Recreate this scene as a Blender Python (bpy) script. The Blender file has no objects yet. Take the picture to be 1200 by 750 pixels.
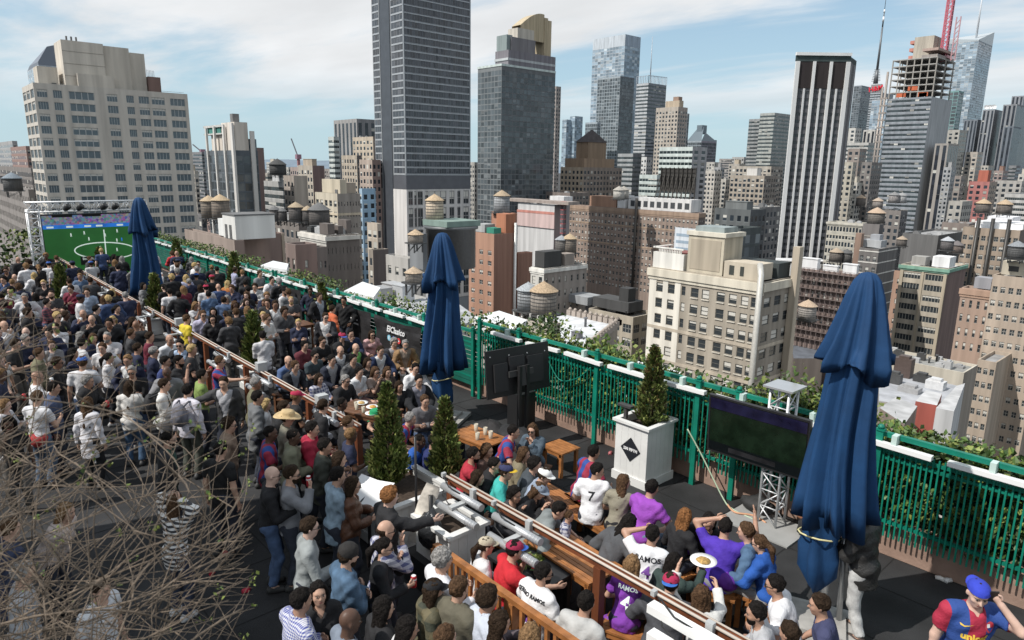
import bpy, bmesh, math, random
import numpy as np
from mathutils import Vector, Matrix
from mathutils.bvhtree import BVHTree
from mathutils.noise import noise as pnoise
R = math.radians
rng = random.Random(7)
scene = bpy.context.scene
col = scene.collection
CF, PITCH, ROLL, YAW, CH = 804.03, .219008, -.0145705, -.8365968, 5.6
_cp, _sp = math.cos(PITCH), math.sin(PITCH)
FW = np.array([math.sin(YAW)*_cp, math.cos(YAW)*_cp, -_sp])
_rt = np.array([math.cos(YAW), -math.sin(YAW), 0.])
_dn = np.cross(FW, _rt)
RT = math.cos(ROLL)*_rt + math.sin(ROLL)*_dn
DN = -math.sin(ROLL)*_rt + math.cos(ROLL)*_dn
CAM = np.array([0, 0, CH])
FH = np.array([math.sin(YAW), math.cos(YAW), 0.])     # horizontal view direction
RH = _rt                                              # horizontal right
def proj(p):
 d = np.asarray(p, float) - CAM
 z = d @ FW
 return 600 + CF*(d @ RT)/z, 375 + CF*(d @ DN)/z, z
def ray(x, y): return FW + RT*((x-600)/CF) + DN*((y-375)/CF)
def onz(x, y, z=0.):
 d = ray(x, y); return CAM + d*((z-CH)/d[2])
def ony(x, y, Y):
 d = ray(x, y); return CAM + d*(Y/d[1])
def onx(x, y, X):
 d = ray(x, y); return CAM + d*(X/d[0])
def atd(x, y, D): return CAM + ray(x, y)*D
def nt(m):
 m.use_nodes = True
 return m.node_tree, m.node_tree.nodes, m.node_tree.links
def node(n, t, **kw):
 o = n.new(t)
 for k, v in kw.items():
  if k == 'inp':
   for i, val in v.items(): o.inputs[i].default_value = val
  else: setattr(o, k, v)
 return o
def rgb(c): return (c[0], c[1], c[2], 1)
MATS = {}
def mat(name, c=(.5, .5, .5), rough=.7, metal=0, noise=0, nscale=3., bump=0, bscale=30., objcol=False, spec=.4, coords='Object', streak=0, emit=0, sheen=0):
 """plain surface: base colour (or the object's colour) varied by noise, with a fine bump"""
 if name in MATS: return MATS[name]
 m = bpy.data.materials.new(name); MATS[name] = m
 t, n, l = nt(m)
 b = n['Principled BSDF']
 b.inputs['Roughness'].default_value = rough; b.inputs['Metallic'].default_value = metal
 b.inputs['Specular IOR Level'].default_value = spec
 if sheen: b.inputs['Sheen Weight'].default_value = sheen
 tc = node(n, 'ShaderNodeTexCoord')
 src = None
 if objcol:
  src = node(n, 'ShaderNodeObjectInfo').outputs['Color']
 if noise or objcol or streak:
  nz = node(n, 'ShaderNodeTexNoise', inp={'Scale': nscale, 'Detail': 5.})
  l.new(tc.outputs[coords], nz.inputs['Vector'])
  if streak:
   mp = node(n, 'ShaderNodeMapping'); mp.inputs['Scale'].default_value = (1, 1, .08)
   l.new(tc.outputs[coords], mp.inputs[0]); l.new(mp.outputs[0], nz.inputs['Vector'])
  mr = node(n, 'ShaderNodeMapRange', inp={1: .3, 2: .7, 3: 1-noise, 4: 1+noise})
  l.new(nz.outputs[0], mr.inputs[0])
  mx = node(n, 'ShaderNodeVectorMath', operation='SCALE')
  if src: l.new(src, mx.inputs[0])
  else: mx.inputs[0].default_value = c[:3]
  l.new(mr.outputs[0], mx.inputs['Scale'])
  l.new(mx.outputs[0], b.inputs['Base Color'])
  if emit:
   l.new(mx.outputs[0], b.inputs['Emission Color'])
 else:
  b.inputs['Base Color'].default_value = rgb(c)
  if emit: b.inputs['Emission Color'].default_value = rgb(c)
 if emit: b.inputs['Emission Strength'].default_value = emit
 if bump:
  nb = node(n, 'ShaderNodeTexNoise', inp={'Scale': bscale, 'Detail': 4.})
  l.new(tc.outputs[coords], nb.inputs['Vector'])
  bp = node(n, 'ShaderNodeBump', inp={'Strength': bump, 'Distance': .02})
  l.new(nb.outputs[0], bp.inputs['Height']); l.new(bp.outputs[0], b.inputs['Normal'])
 return m
def facade_mat(name, fw, fh, glass=(.03, .04, .05), blind=.25, blindc=(.45, .44, .4), rough=.12, mull=0, band=None, wall_rough=.85, sash=True):
 """far facades: cells of a bay x storey grid (UV counts bays and storeys), wall colour = object colour"""
 if name in MATS: return MATS[name]
 m = bpy.data.materials.new(name); MATS[name] = m
 t, n, l = nt(m); b = n['Principled BSDF']
 def M(op, a, bb=None, c=None):
  o = node(n, 'ShaderNodeMath', operation=op)
  for i, v in enumerate((a, bb, c)):
   if v is None: continue
   if isinstance(v, (int, float)): o.inputs[i].default_value = v
   else: l.new(v, o.inputs[i])
  return o.outputs[0]
 uv = node(n, 'ShaderNodeUVMap'); sp = node(n, 'ShaderNodeSeparateXYZ'); l.new(uv.outputs[0], sp.inputs[0])
 u, v = sp.outputs[0], sp.outputs[1]
 fu, fv = M('FRACT', u), M('FRACT', v)
 du, dv = M('ABSOLUTE', M('SUBTRACT', fu, .5)), M('ABSOLUTE', M('SUBTRACT', fv, .5))
 mask = M('MULTIPLY', M('LESS_THAN', du, fw/2), M('LESS_THAN', dv, fh/2))
 mask = M('MULTIPLY', mask, M('GREATER_THAN', v, 0.001))
 cm = node(n, 'ShaderNodeCombineXYZ'); l.new(M('FLOOR', u), cm.inputs[0]); l.new(M('FLOOR', v), cm.inputs[1])
 oi = node(n, 'ShaderNodeObjectInfo'); l.new(M('MULTIPLY', oi.outputs['Random'], 91.), cm.inputs[2])
 wn = node(n, 'ShaderNodeTexWhiteNoise', noise_dimensions='3D'); l.new(cm.outputs[0], wn.inputs[0])
 sepc = node(n, 'ShaderNodeSeparateColor'); l.new(wn.outputs['Color'], sepc.inputs[0])
 bl = M('LESS_THAN', sepc.outputs[0], blind)
 drop = M('GREATER_THAN', fv, M('SUBTRACT', .5+fh/2, M('MULTIPLY', sepc.outputs[1], fh)))
 bl = M('MULTIPLY', bl, drop)
 g = node(n, 'ShaderNodeMix', data_type='RGBA'); g.inputs[6].default_value = rgb(glass); g.inputs[7].default_value = rgb(blindc); l.new(bl, g.inputs[0])
 gv = node(n, 'ShaderNodeVectorMath', operation='SCALE'); l.new(g.outputs[2], gv.inputs[0]); l.new(M('MULTIPLY_ADD', sepc.outputs[2], .9, .55), gv.inputs['Scale'])
 tc = node(n, 'ShaderNodeTexCoord'); mp = node(n, 'ShaderNodeMapping'); mp.inputs['Scale'].default_value = (.35, .35, .05); l.new(tc.outputs['Object'], mp.inputs[0])
 nz = node(n, 'ShaderNodeTexNoise', inp={'Scale': 1., 'Detail': 6.}); l.new(mp.outputs[0], nz.inputs[0])
 mr = node(n, 'ShaderNodeMapRange', inp={1: .3, 2: .7, 3: .75, 4: 1.18}); l.new(nz.outputs[0], mr.inputs[0])
 wv = node(n, 'ShaderNodeVectorMath', operation='SCALE'); l.new(oi.outputs['Color'], wv.inputs[0]); l.new(mr.outputs[0], wv.inputs['Scale'])
 wc = wv.outputs[0]
 sill = M('MULTIPLY', M('LESS_THAN', M('ABSOLUTE', M('SUBTRACT', fv, .5-fh/2-.04)), .035), M('LESS_THAN', du, fw/2+.06))
 if sash and fh < .9:
  ws = node(n, 'ShaderNodeVectorMath', operation='SCALE'); l.new(wc, ws.inputs[0]); l.new(M('MULTIPLY_ADD', sill, .45, 1.), ws.inputs['Scale']); wc = ws.outputs[0]
 fin = node(n, 'ShaderNodeMix', data_type='RGBA'); l.new(mask, fin.inputs[0]); l.new(wc, fin.inputs[6]); l.new(gv.outputs[0], fin.inputs[7])
 out = fin.outputs[2]
 if mull:      # fine mullions inside the glazed part
  mm = M('LESS_THAN', M('FRACT', M('MULTIPLY', u, mull)), .16)
  f2 = node(n, 'ShaderNodeMix', data_type='RGBA'); l.new(M('MULTIPLY', mm, mask), f2.inputs[0]); l.new(out, f2.inputs[6])
  sc2 = node(n, 'ShaderNodeVectorMath', operation='SCALE', inp={'Scale': .55}); l.new(wc, sc2.inputs[0]); l.new(sc2.outputs[0], f2.inputs[7]); out = f2.outputs[2]
 l.new(out, b.inputs['Base Color'])
 l.new(M('MULTIPLY_ADD', M('MULTIPLY', mask, M('SUBTRACT', 1., bl)), rough-wall_rough, wall_rough), b.inputs['Roughness'])
 bp = node(n, 'ShaderNodeBump', inp={'Strength': .6, 'Distance': .25}); l.new(M('SUBTRACT', 1., mask), bp.inputs['Height']); l.new(bp.outputs[0], b.inputs['Normal'])
 return m
class MB:
 def __init__(s): s.v = []; s.f = []; s.mi = []; s.uv = []; s.smooth = []
 def quad(s, a, b, c, d, m=0, uv=None, sm=False):
  i = len(s.v); s.v += [tuple(a), tuple(b), tuple(c), tuple(d)]; s.f.append((i, i+1, i+2, i+3)); s.mi.append(m); s.uv.append(uv); s.smooth.append(sm)
 def poly(s, pts, m=0):
  i = len(s.v); s.v += [tuple(p) for p in pts]; s.f.append(tuple(range(i, i+len(pts)))); s.mi.append(m); s.uv.append(None); s.smooth.append(False)
 def face(s, idx, m=0, sm=False): s.f.append(tuple(idx)); s.mi.append(m); s.uv.append(None); s.smooth.append(sm)
 def box(s, x0, x1, y0, y1, z0, z1, m=0, M=None):
  p = [(x0, y0, z0), (x1, y0, z0), (x1, y1, z0), (x0, y1, z0), (x0, y0, z1), (x1, y0, z1), (x1, y1, z1), (x0, y1, z1)]
  if M is not None: p = [tuple(M @ Vector(q)) for q in p]
  i = len(s.v); s.v += p
  for q in ((3, 2, 1, 0), (4, 5, 6, 7), (0, 1, 5, 4), (1, 2, 6, 5), (2, 3, 7, 6), (3, 0, 4, 7)): s.face([i+k for k in q], m)
 def beam(s, a, b, w, h=None, m=0, up=(0, 0, 1)):
  """rectangular bar from a to b"""
  a, b = Vector(a), Vector(b); h = h or w
  d = (b-a).normalized(); u = Vector(up)
  if abs(d.dot(u)) > .98: u = Vector((0, 1, 0))
  r = d.cross(u).normalized()*w/2; u = r.cross(d).normalized()*h/2
  i = len(s.v)
  for p in (a, b): s.v += [tuple(p-r-u), tuple(p+r-u), tuple(p+r+u), tuple(p-r+u)]
  for q in ((0, 1, 2, 3), (7, 6, 5, 4), (4, 5, 1, 0), (5, 6, 2, 1), (6, 7, 3, 2), (7, 4, 0, 3)): s.face([i+k for k in q], m)
 def tube(s, pts, rad, n=8, m=0, cap=True, sm=True):
  pts = [Vector(p) for p in pts]
  if not hasattr(rad, '__len__'): rad = [rad]*len(pts)
  i0 = len(s.v); prev = None
  for k, p in enumerate(pts):
   d = (pts[min(k+1, len(pts)-1)]-pts[max(k-1, 0)])
   d = d.normalized() if d.length > 1e-9 else Vector((0, 0, 1))
   if prev is None:
    prev = d.orthogonal().normalized()
   prev = (prev-d*prev.dot(d)); prev = prev.normalized() if prev.length > 1e-6 else d.orthogonal().normalized()
   q = d.cross(prev)
   for j in range(n):
    a = 2*math.pi*j/n; s.v.append(tuple(p+(prev*math.cos(a)+q*math.sin(a))*rad[k]))
  for k in range(len(pts)-1):
   for j in range(n):
    s.face((i0+k*n+j, i0+k*n+(j+1) % n, i0+(k+1)*n+(j+1) % n, i0+(k+1)*n+j), m, sm)
  if cap:
   s.face([i0+j for j in range(n)][::-1], m); s.face([i0+(len(pts)-1)*n+j for j in range(n)], m)
 def lathe(s, prof, n=16, c=(0, 0, 0), m=0, sm=True, cap=True):
  i0 = len(s.v)
  for r, z in prof:
   for j in range(n):
    a = 2*math.pi*j/n; s.v.append((c[0]+r*math.cos(a), c[1]+r*math.sin(a), c[2]+z))
  for k in range(len(prof)-1):
   for j in range(n): s.face((i0+k*n+j, i0+k*n+(j+1) % n, i0+(k+1)*n+(j+1) % n, i0+(k+1)*n+j), m, sm)
  if cap:
   s.face([i0+j for j in range(n)][::-1], m); s.face([i0+(len(prof)-1)*n+j for j in range(n)], m)
 def ball(s, c, r, n=8, k=6, m=0, M=None):
  r = (r, r, r) if not hasattr(r, '__len__') else r
  i0 = len(s.v)
  for a in range(k+1):
   t = math.pi*a/k
   for j in range(n):
    p = 2*math.pi*j/n
    q = Vector((r[0]*math.sin(t)*math.cos(p), r[1]*math.sin(t)*math.sin(p), r[2]*math.cos(t)))
    if M is not None: q = M @ q
    s.v.append((c[0]+q[0], c[1]+q[1], c[2]+q[2]))
  for a in range(k):
   for j in range(n): s.face((i0+a*n+j, i0+(a+1)*n+j, i0+(a+1)*n+(j+1) % n, i0+a*n+(j+1) % n), m, True)
 def mesh(s, name, mats):
  me = bpy.data.meshes.new(name); me.from_pydata(s.v, [], s.f);
  for m in mats: me.materials.append(m)
  me.polygons.foreach_set('material_index', s.mi)
  me.polygons.foreach_set('use_smooth', s.smooth)
  if any(u is not None for u in s.uv):
   ul = me.uv_layers.new(name='UVMap'); buf = []
   for f, u in zip(s.f, s.uv): buf += [c for q in (u if u is not None else [(0, -1)]*len(f)) for c in q]
   ul.data.foreach_set('uv', buf)
  me.update(); return me
 def build(s, name, mats, parent=None, color=None, loc=None):
  if not isinstance(mats, (list, tuple)): mats = [mats]
  return link(name, s.mesh(name, mats), parent, color, loc)
def link(name, me, parent=None, color=None, loc=None):
 o = bpy.data.objects.new(name, me); col.objects.link(o)
 if parent is not None: o.parent = parent
 if color is not None: o.color = (color[0], color[1], color[2], 1)
 if loc is not None: o.location = loc
 return o
def tag(o, label=None, cat=None, group=None, kind=None):
 if label: o['label'] = label
 if cat: o['category'] = cat
 if group: o['group'] = group
 if kind: o['kind'] = kind
 return o
def thing(name, label, cat, loc=(0, 0, 0), rz=0, group=None):
 o = bpy.data.objects.new(name, None); col.objects.link(o); o.empty_display_size = .1
 o.location = loc; o.rotation_euler = (0, 0, rz)
 return tag(o, label, cat, group)
def copy_tree(o, parent=None):
 c = o.copy(); col.objects.link(c)
 if parent is not None: c.parent = parent
 for ch in list(o.children): copy_tree(ch, c)
 return c
def text_mesh(txt, size, depth=0.004, bold=0.0):
 cu = bpy.data.curves.new('text', 'FONT'); cu.body = txt; cu.size = size; cu.extrude = depth; cu.offset = bold; cu.align_x = 'CENTER'; cu.align_y = 'CENTER'; cu.resolution_u = 2
 ob = bpy.data.objects.new('text', cu); col.objects.link(ob)
 dg = bpy.context.evaluated_depsgraph_get(); me = bpy.data.meshes.new_from_object(ob.evaluated_get(dg))
 bpy.data.objects.remove(ob); bpy.data.curves.remove(cu)
 return me
cd = bpy.data.cameras.new('camera'); cam = bpy.data.objects.new('camera', cd); col.objects.link(cam)
cd.sensor_width = 36; cd.lens = CF/1200*36; cd.clip_start = .05; cd.clip_end = 30000
cam.matrix_world = Matrix(((RT[0], -DN[0], -FW[0], 0), (RT[1], -DN[1], -FW[1], 0), (RT[2], -DN[2], -FW[2], CH), (0, 0, 0, 1)))
scene.camera = cam
cd.dof.use_dof = True; cd.dof.focus_distance = 16; cd.dof.aperture_fstop = 5.0
SUN_EL = R(50)
LD = FH*math.cos(R(66)) + RH*math.sin(R(66))          # horizontal heading of the light
sd = bpy.data.lights.new('sun', 'SUN'); sd.energy = 4.5; sd.angle = R(.55); sd.color = (1, .96, .9)
sun = bpy.data.objects.new('sun', sd); col.objects.link(sun)
ldir = Vector((LD[0]*math.cos(SUN_EL), LD[1]*math.cos(SUN_EL), -math.sin(SUN_EL)))
sun.rotation_euler = ldir.to_track_quat('-Z', 'Y').to_euler(); sun.location = (0, 0, 60)
w = bpy.data.worlds.new('World'); scene.world = w; w.use_nodes = True
t, n, l = w.node_tree, w.node_tree.nodes, w.node_tree.links
bg = n['Background']; bg.inputs['Strength'].default_value = .126
sky = node(n, 'ShaderNodeTexSky', sky_type='NISHITA', sun_disc=False)
sky.sun_elevation = SUN_EL; sky.sun_rotation = math.atan2(-LD[0], -LD[1]); sky.air_density = 1.0; sky.dust_density = .25; sky.ozone_density = 1.2
tc = node(n, 'ShaderNodeTexCoord'); sx = node(n, 'ShaderNodeSeparateXYZ'); l.new(tc.outputs['Generated'], sx.inputs[0])
zz = node(n, 'ShaderNodeMath', operation='MAXIMUM', inp={1: 0.0}); l.new(sx.outputs[2], zz.inputs[0])
za = node(n, 'ShaderNodeMath', operation='ADD', inp={1: .07}); l.new(zz.outputs[0], za.inputs[0])
dv = node(n, 'ShaderNodeVectorMath', operation='DIVIDE'); l.new(tc.outputs['Generated'], dv.inputs[0])
cb = node(n, 'ShaderNodeCombineXYZ'); l.new(za.outputs[0], cb.inputs[0]); l.new(za.outputs[0], cb.inputs[1]); cb.inputs[2].default_value = 1; l.new(cb.outputs[0], dv.inputs[1])
mp = node(n, 'ShaderNodeMapping'); mp.inputs['Rotation'].default_value = (0, 0, R(-35)); mp.inputs['Scale'].default_value = (.3, .62, 0); mp.inputs['Location'].default_value = (1.4, .75, 0); l.new(dv.outputs[0], mp.inputs[0])
n1 = node(n, 'ShaderNodeTexNoise', inp={'Scale': 1.15, 'Detail': 9., 'Roughness': .56, 'Distortion': .35}); l.new(mp.outputs[0], n1.inputs[0])
mr = node(n, 'ShaderNodeMapRange', interpolation_type='SMOOTHSTEP', inp={1: .36, 2: .56, 3: 0, 4: .97}); l.new(n1.outputs[0], mr.inputs[0])
hz = node(n, 'ShaderNodeMapRange', interpolation_type='SMOOTHSTEP', inp={1: .03, 2: .14, 3: 0, 4: 1}); l.new(sx.outputs[2], hz.inputs[0])
mm = node(n, 'ShaderNodeMath', operation='MULTIPLY'); l.new(mr.outputs[0], mm.inputs[0]); l.new(hz.outputs[0], mm.inputs[1])
n2 = node(n, 'ShaderNodeTexNoise', inp={'Scale': 2.6, 'Detail': 6.}); l.new(mp.outputs[0], n2.inputs[0])
cr = node(n, 'ShaderNodeMapRange', inp={1: .35, 2: .7, 3: 6.4, 4: 7.6}); l.new(n2.outputs[0], cr.inputs[0])
cc = node(n, 'ShaderNodeVectorMath', operation='SCALE'); cc.inputs[0].default_value = (.97, .985, 1.0); l.new(cr.outputs[0], cc.inputs['Scale'])
mxs = node(n, 'ShaderNodeMix', data_type='RGBA'); l.new(mm.outputs[0], mxs.inputs[0]); hm = node(n, 'ShaderNodeMapRange', interpolation_type='SMOOTHSTEP', inp={1: -.02, 2: .3, 3: .85, 4: 0.35}); l.new(sx.outputs[2], hm.inputs[0])
mh = node(n, 'ShaderNodeMix', data_type='RGBA'); l.new(hm.outputs[0], mh.inputs[0]); l.new(sky.outputs[0], mh.inputs[6]); mh.inputs[7].default_value = (3.7, 5.3, 6.2, 1); l.new(mh.outputs[2], mxs.inputs[6]); l.new(cc.outputs[0], mxs.inputs[7])
l.new(mxs.outputs[2], bg.inputs[0])
scene.view_settings.view_transform = 'Standard'; scene.view_settings.look = 'None'; scene.view_settings.exposure = 0
scene.render.film_transparent = False
scene.cycles.max_bounces = 5; scene.cycles.diffuse_bounces = 2; scene.cycles.glossy_bounces = 2; scene.cycles.transmission_bounces = 2; scene.cycles.transparent_max_bounces = 4
scene.cycles.caustics_reflective = False; scene.cycles.caustics_refractive = False
STREET = -75.
WALL = mat('masonry_wall', objcol=True, rough=.88, noise=.2, nscale=.5, streak=1, bump=.25, bscale=6)
ROOFM = mat('roof_membrane', objcol=True, rough=.9, noise=.25, nscale=.4)
METAL = mat('roof_metal', objcol=True, rough=.45, metal=.3, noise=.1, nscale=2)
GLASS = mat('window_glass', (.04, .048, .054), rough=.08, spec=.6)
GLASSB = mat('window_glass_blue', (.09, .12, .14), rough=.12, spec=.7)
BLIND = mat('window_blind', (.6, .58, .53), rough=.6)
FRAME = mat('window_frame', objcol=True, rough=.6)
P_PUNCH = facade_mat('facade_punched', .5, .56)
P_DENSE = facade_mat('facade_dense', .62, .6, blind=.35)
P_RIB = facade_mat('facade_ribbon', 1.01, .48, glass=(.04, .055, .06), blind=.15, mull=3)
P_GRID = facade_mat('facade_glass_grid', .86, .82, glass=(.085, .1, .11), blind=.2, blindc=(.17, .19, .2), sash=False, rough=.07)
P_SKY = facade_mat('facade_pale_glass', .93, .86, glass=(.25, .32, .38), blind=.25, blindc=(.42, .47, .5), sash=False, rough=.1)
P_VERT = facade_mat('facade_vertical', .5, 1.01, glass=(.03, .035, .045), blind=.05, sash=False)
P_TALLV = facade_mat('facade_tower_strip', .8, .72, glass=(.035, .04, .047), blind=.18, blindc=(.1, .11, .12), mull=4, sash=False)
def window_mesh(blind, mull=1, sash=True, glass=None, fr=.07):
 b = MB(); g = 0
 b.quad((-.5, 0, -.5), (.5, 0, -.5), (.5, 0, .5), (-.5, 0, .5), 0)
 if blind: b.quad((-.5, -.01, .5-blind), (.5, -.01, .5-blind), (.5, -.01, .5), (-.5, -.01, .5), 2)
 f = fr
 for x0, x1, z0, z1 in ((-.5, -.5+f, -.5, .5), (.5-f, .5, -.5, .5), (-.5+f, .5-f, -.5, -.5+f*.8), (-.5+f, .5-f, .5-f*.8, .5)): b.box(x0, x1, -.07, -.02, z0, z1, 1)
 if sash: b.box(-.5+f, .5-f, -.06, -.02, -.03, .03, 1)
 for k in range(1, mull):
  x = -.5+k/mull; b.box(x-.035/mull*2, x+.035/mull*2, -.06, -.02, -.5+f*.8, .5-f*.8, 1)
 return b.mesh('window', [glass or GLASS, FRAME, BLIND])
WV = {'sash': [window_mesh(x) for x in (0, 0, .28, .45, .6, .9)],
 'pair': [window_mesh(x, 2, True) for x in (0, 0, .3, .6)],
 'band': [window_mesh(x, 6, False, fr=.02) for x in (0, 0, .35)],
 'band3': [window_mesh(x, 3, False, fr=.03) for x in (0, 0, .3, .5)],
 'wide': [window_mesh(x, 3, True, fr=.03) for x in (0, 0, .35, .6)],
 'blue': [window_mesh(x, 4, False, GLASSB, fr=.03) for x in (0, 0, .3)],
 'plain': [window_mesh(x, 1, False) for x in (0, 0, .4)]}
def along(P, d, px):
 """distance along horizontal direction d from P until the image column px is reached"""
 lo, hi = 0., 400.
 s = 1 if d[0] > .5 or d[1] > .5 else -1
 for _ in range(60):
  m = (lo+hi)/2; q = proj(P+np.array(d)*m)
  if (q[0] < px) == (s > 0): lo = m
  else: hi = m
 return lo
def facade(b, o, ud, L, z0, z1, us, vs, dep=.22, m=0):
 """wall rectangle with recessed openings; o = lower left corner, ud = direction along the wall, seen with ud to the right"""
 o = np.array(o, float); ud = np.array(ud, float); nrm = np.array([ud[1], -ud[0], 0])
 P = lambda u, z, d=0: tuple(o+ud*u-nrm*d+np.array([0, 0, z]))
 zc = z0
 for (a, c) in vs:
  if a > zc: b.quad(P(0, zc), P(L, zc), P(L, a), P(0, a), m)
  uc = 0
  for (p, q) in us:
   b.quad(P(uc, a), P(p, a), P(p, c), P(uc, c), m); uc = q
   b.quad(P(p, a), P(q, a), P(q, a, dep), P(p, a, dep), m); b.quad(P(q, c), P(p, c), P(p, c, dep), P(q, c, dep), m)
   b.quad(P(p, c), P(p, a), P(p, a, dep), P(p, c, dep), m); b.quad(P(q, a), P(q, c), P(q, c, dep), P(q, a, dep), m)
  b.quad(P(uc, a), P(L, a), P(L, c), P(uc, c), m); zc = c
 if z1 > zc: b.quad(P(0, zc), P(L, zc), P(L, z1), P(0, z1), m)
FOOT = []
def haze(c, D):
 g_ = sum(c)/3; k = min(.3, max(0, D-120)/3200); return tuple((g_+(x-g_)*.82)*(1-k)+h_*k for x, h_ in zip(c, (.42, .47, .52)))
def bld(name, label, D, c, xl, xr, wall=(.4, .36, .3), right=None, fh=3.6, nL=None, nR=None, bay=3., win=(.45, .55), winR=None, style='sash', frame=(.3, .3, .28), proc=None, procR=None,
  zb=STREET, mt=1.6, ylim=760, roofc=(.3, .3, .3), par=.9, ph=(), cornice=0, corc=None, bands=(), group=None, cat='building', w=None, dp=None, skipL=(), maxrows=60, base=0, patL=None, patR=None, foot=True):
 P = atd(c[0], c[1], D)
 if w is None: w = along(P, (-1, 0, 0), xl)
 if dp is None: dp = along(P, (0, 1, 0), xr)
 z1 = P[2]; h = z1-zb
 t = thing(name, label, cat, (P[0], P[1], zb), group=group)
 if foot: FOOT.append((name, P[0]-w, P[0], P[1], P[1]+dp, label))
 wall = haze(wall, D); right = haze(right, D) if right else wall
 wins = []
 rows = []
 z = h-mt
 k = 0
 while z-fh > 3 and k < maxrows:
  if proj((P[0], P[1], zb+z-fh*.2))[1] > ylim: break
  rows.append(z-fh); z -= fh; k += 1
 zlow = rows[-1] if rows else h-mt
 for side in (0, 1):
  L = (w, dp)[side]
  o = ((-w, 0, 0), (0, 0, 0))[side]; ud = ((1, 0, 0), (0, 1, 0))[side]
  n_ = (nL, nR)[side]
  if n_ is None: n_ = max(1, round(L/bay))
  pm = (proc, procR if procR is not None else proc)[side]
  b = MB()
  if pm == 'blank' or n_ == 0 or L < .6:
   facade(b, o, ud, L, 0, h, [], [])
   wm = WALL
  elif pm:
   wm = pm; nr = max(1, round((h-mt)/fh))
   P_ = lambda u, zz: (o[0]+ud[0]*u, o[1]+ud[1]*u, zz)
   zt = h-mt
   b.quad(P_(0, 0), P_(L, 0), P_(L, zt), P_(0, zt), 0, [(0, .002), (n_, .002), (n_, nr), (0, nr)])
   b.quad(P_(0, zt), P_(L, zt), P_(L, h), P_(0, h), 0, [(0, -1)]*4)
  else:
   wm = WALL
   ww, wh = (winR if side and winR else win)
   pat = (patL, patR)[side]
   if pat == 'APT':
    Pm = atd(40, 120, D); pat = [(along(Pm, (0, 1, 0), a)/L, along(Pm, (0, 1, 0), c_)/L) for a, c_ in ((43.2, 55.6), (62.4, 73), (80.8, 111), (125.6, 138), (148.5, 157.3), (163, 175.2), (178.3, 193.7), (200, 217.5))]
   bw = L/n_
   if pat: us = [(L*a, L*c_) for a, c_ in pat]
   else: us = [((i+.5-ww/2)*bw, (i+.5+ww/2)*bw) for i in range(n_) if not (side == 0 and i in skipL)]
   vs = [(r+fh*(.5-wh/2), r+fh*(.5+wh/2)) for r in reversed(rows)]
   facade(b, o, ud, L, 0, h, us, vs)
   for (a, c_) in vs:
    for (p, q) in us:
     u = (p+q)/2; zc = (a+c_)/2
     nx, ny = ud[1]*.2, ud[0]*.2
     lp = (o[0]+ud[0]*u-ud[1]*.2, o[1]+ud[1]*u+ud[0]*.2, zc)
     wp = (P[0]+lp[0], P[1]+lp[1], zb+zc); q_ = proj(wp)
     if -15 < q_[0] < 1215 and -15 < q_[1] < 765: wins.append((q_[2], lp, (q-p), (c_-a), side))
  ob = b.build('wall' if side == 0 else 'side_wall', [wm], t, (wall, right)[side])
 b = MB()  # rear walls and parapet back
 b.quad((-w, dp, 0), (-w, 0, 0), (-w, 0, h), (-w, dp, h)); b.quad((0, dp, 0), (-w, dp, 0), (-w, dp, h), (0, dp, h))
 b.build('rear_wall', [WALL], t, right)
 pt = min(.35, w*.1, dp*.1); hr = h-par
 b = MB(); b.quad((-w+pt, pt, hr), (-pt, pt, hr), (-pt, dp-pt, hr), (-w+pt, dp-pt, hr)); b.build('roof', [ROOFM], t, roofc)
 b = MB()
 A = [(-w, 0), (0, 0), (0, dp), (-w, dp)]; I = [(-w+pt, pt), (-pt, pt), (-pt, dp-pt), (-w+pt, dp-pt)]
 for i in range(4):
  j = (i+1) % 4
  b.quad((*A[i], h), (*A[j], h), (*I[j], h), (*I[i], h)); b.quad((*I[i], h), (*I[j], h), (*I[j], hr), (*I[i], hr))
 b.build('parapet', [WALL], t, wall)
 if cornice:
  cc = corc or tuple(min(1, x*1.25) for x in wall); b = MB()
  b.box(-w-cornice, cornice, -cornice, -.003, h-mt*.75, h-.25); b.box(.003, cornice, -.003, dp, h-mt*.75, h-.25)
  b.box(-w-cornice*.5, cornice*.5, -cornice*.5, -.004, h-mt*1.05, h-mt*.75-.003)
  b.build('cornice', [WALL], t, cc)
 if bands:
  b = MB()
  for zz, th, cc in bands:
   b.box(-w, .12, -.12, -.004, h-zz-th, h-zz); b.box(.004, .12, -.004, dp, h-zz-th, h-zz)
  b.build('stone_band', [WALL], t, bands[0][2])
 for q in ph:
  x0, x1, y0, y1, hh = q[:5]; cc = q[5] if len(q) > 5 else wall
  b = MB(); b.box(-w*x1, -w*x0, dp*y0, dp*y1, hr, h+hh); b.box(-w*x1-.15, -w*x0+.15, dp*y0-.15, dp*y1+.15, h+hh+.003, h+hh+.25)
  b.build('bulkhead', [WALL], t, cc)
 if D < 450 and w > 7 and dp > 7 and not ph and par < .95:
  for _ in range(rng.randint(3, 7)):
   s_, q_, e_ = rng.uniform(.5, 1.6), rng.uniform(.4, 1.3), rng.uniform(.5, 2.2); cx_, cy_ = rng.uniform(2, w-2), rng.uniform(2, dp-2); g_ = rng.choice((.08, .2, .35, .5)); b = MB()
   if rng.random() < .3: b.lathe([(.22, 0), (.22, e_), (.4, e_+.1), (.4, e_+.35)], 8, (-cx_, cy_, hr))
   else: b.box(-cx_-s_, -cx_+s_, cy_-q_, cy_+q_, hr+.002, hr+e_); b.box(-cx_-s_*.7, -cx_+s_*.5, cy_-q_*.7, cy_+q_*.6, hr+e_+.003, hr+e_+.3)
   b.build('roof_unit', [METAL], t, (g_, g_, g_))
 wins.sort(key=lambda q: q[0])
 vs = WV[style]
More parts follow.
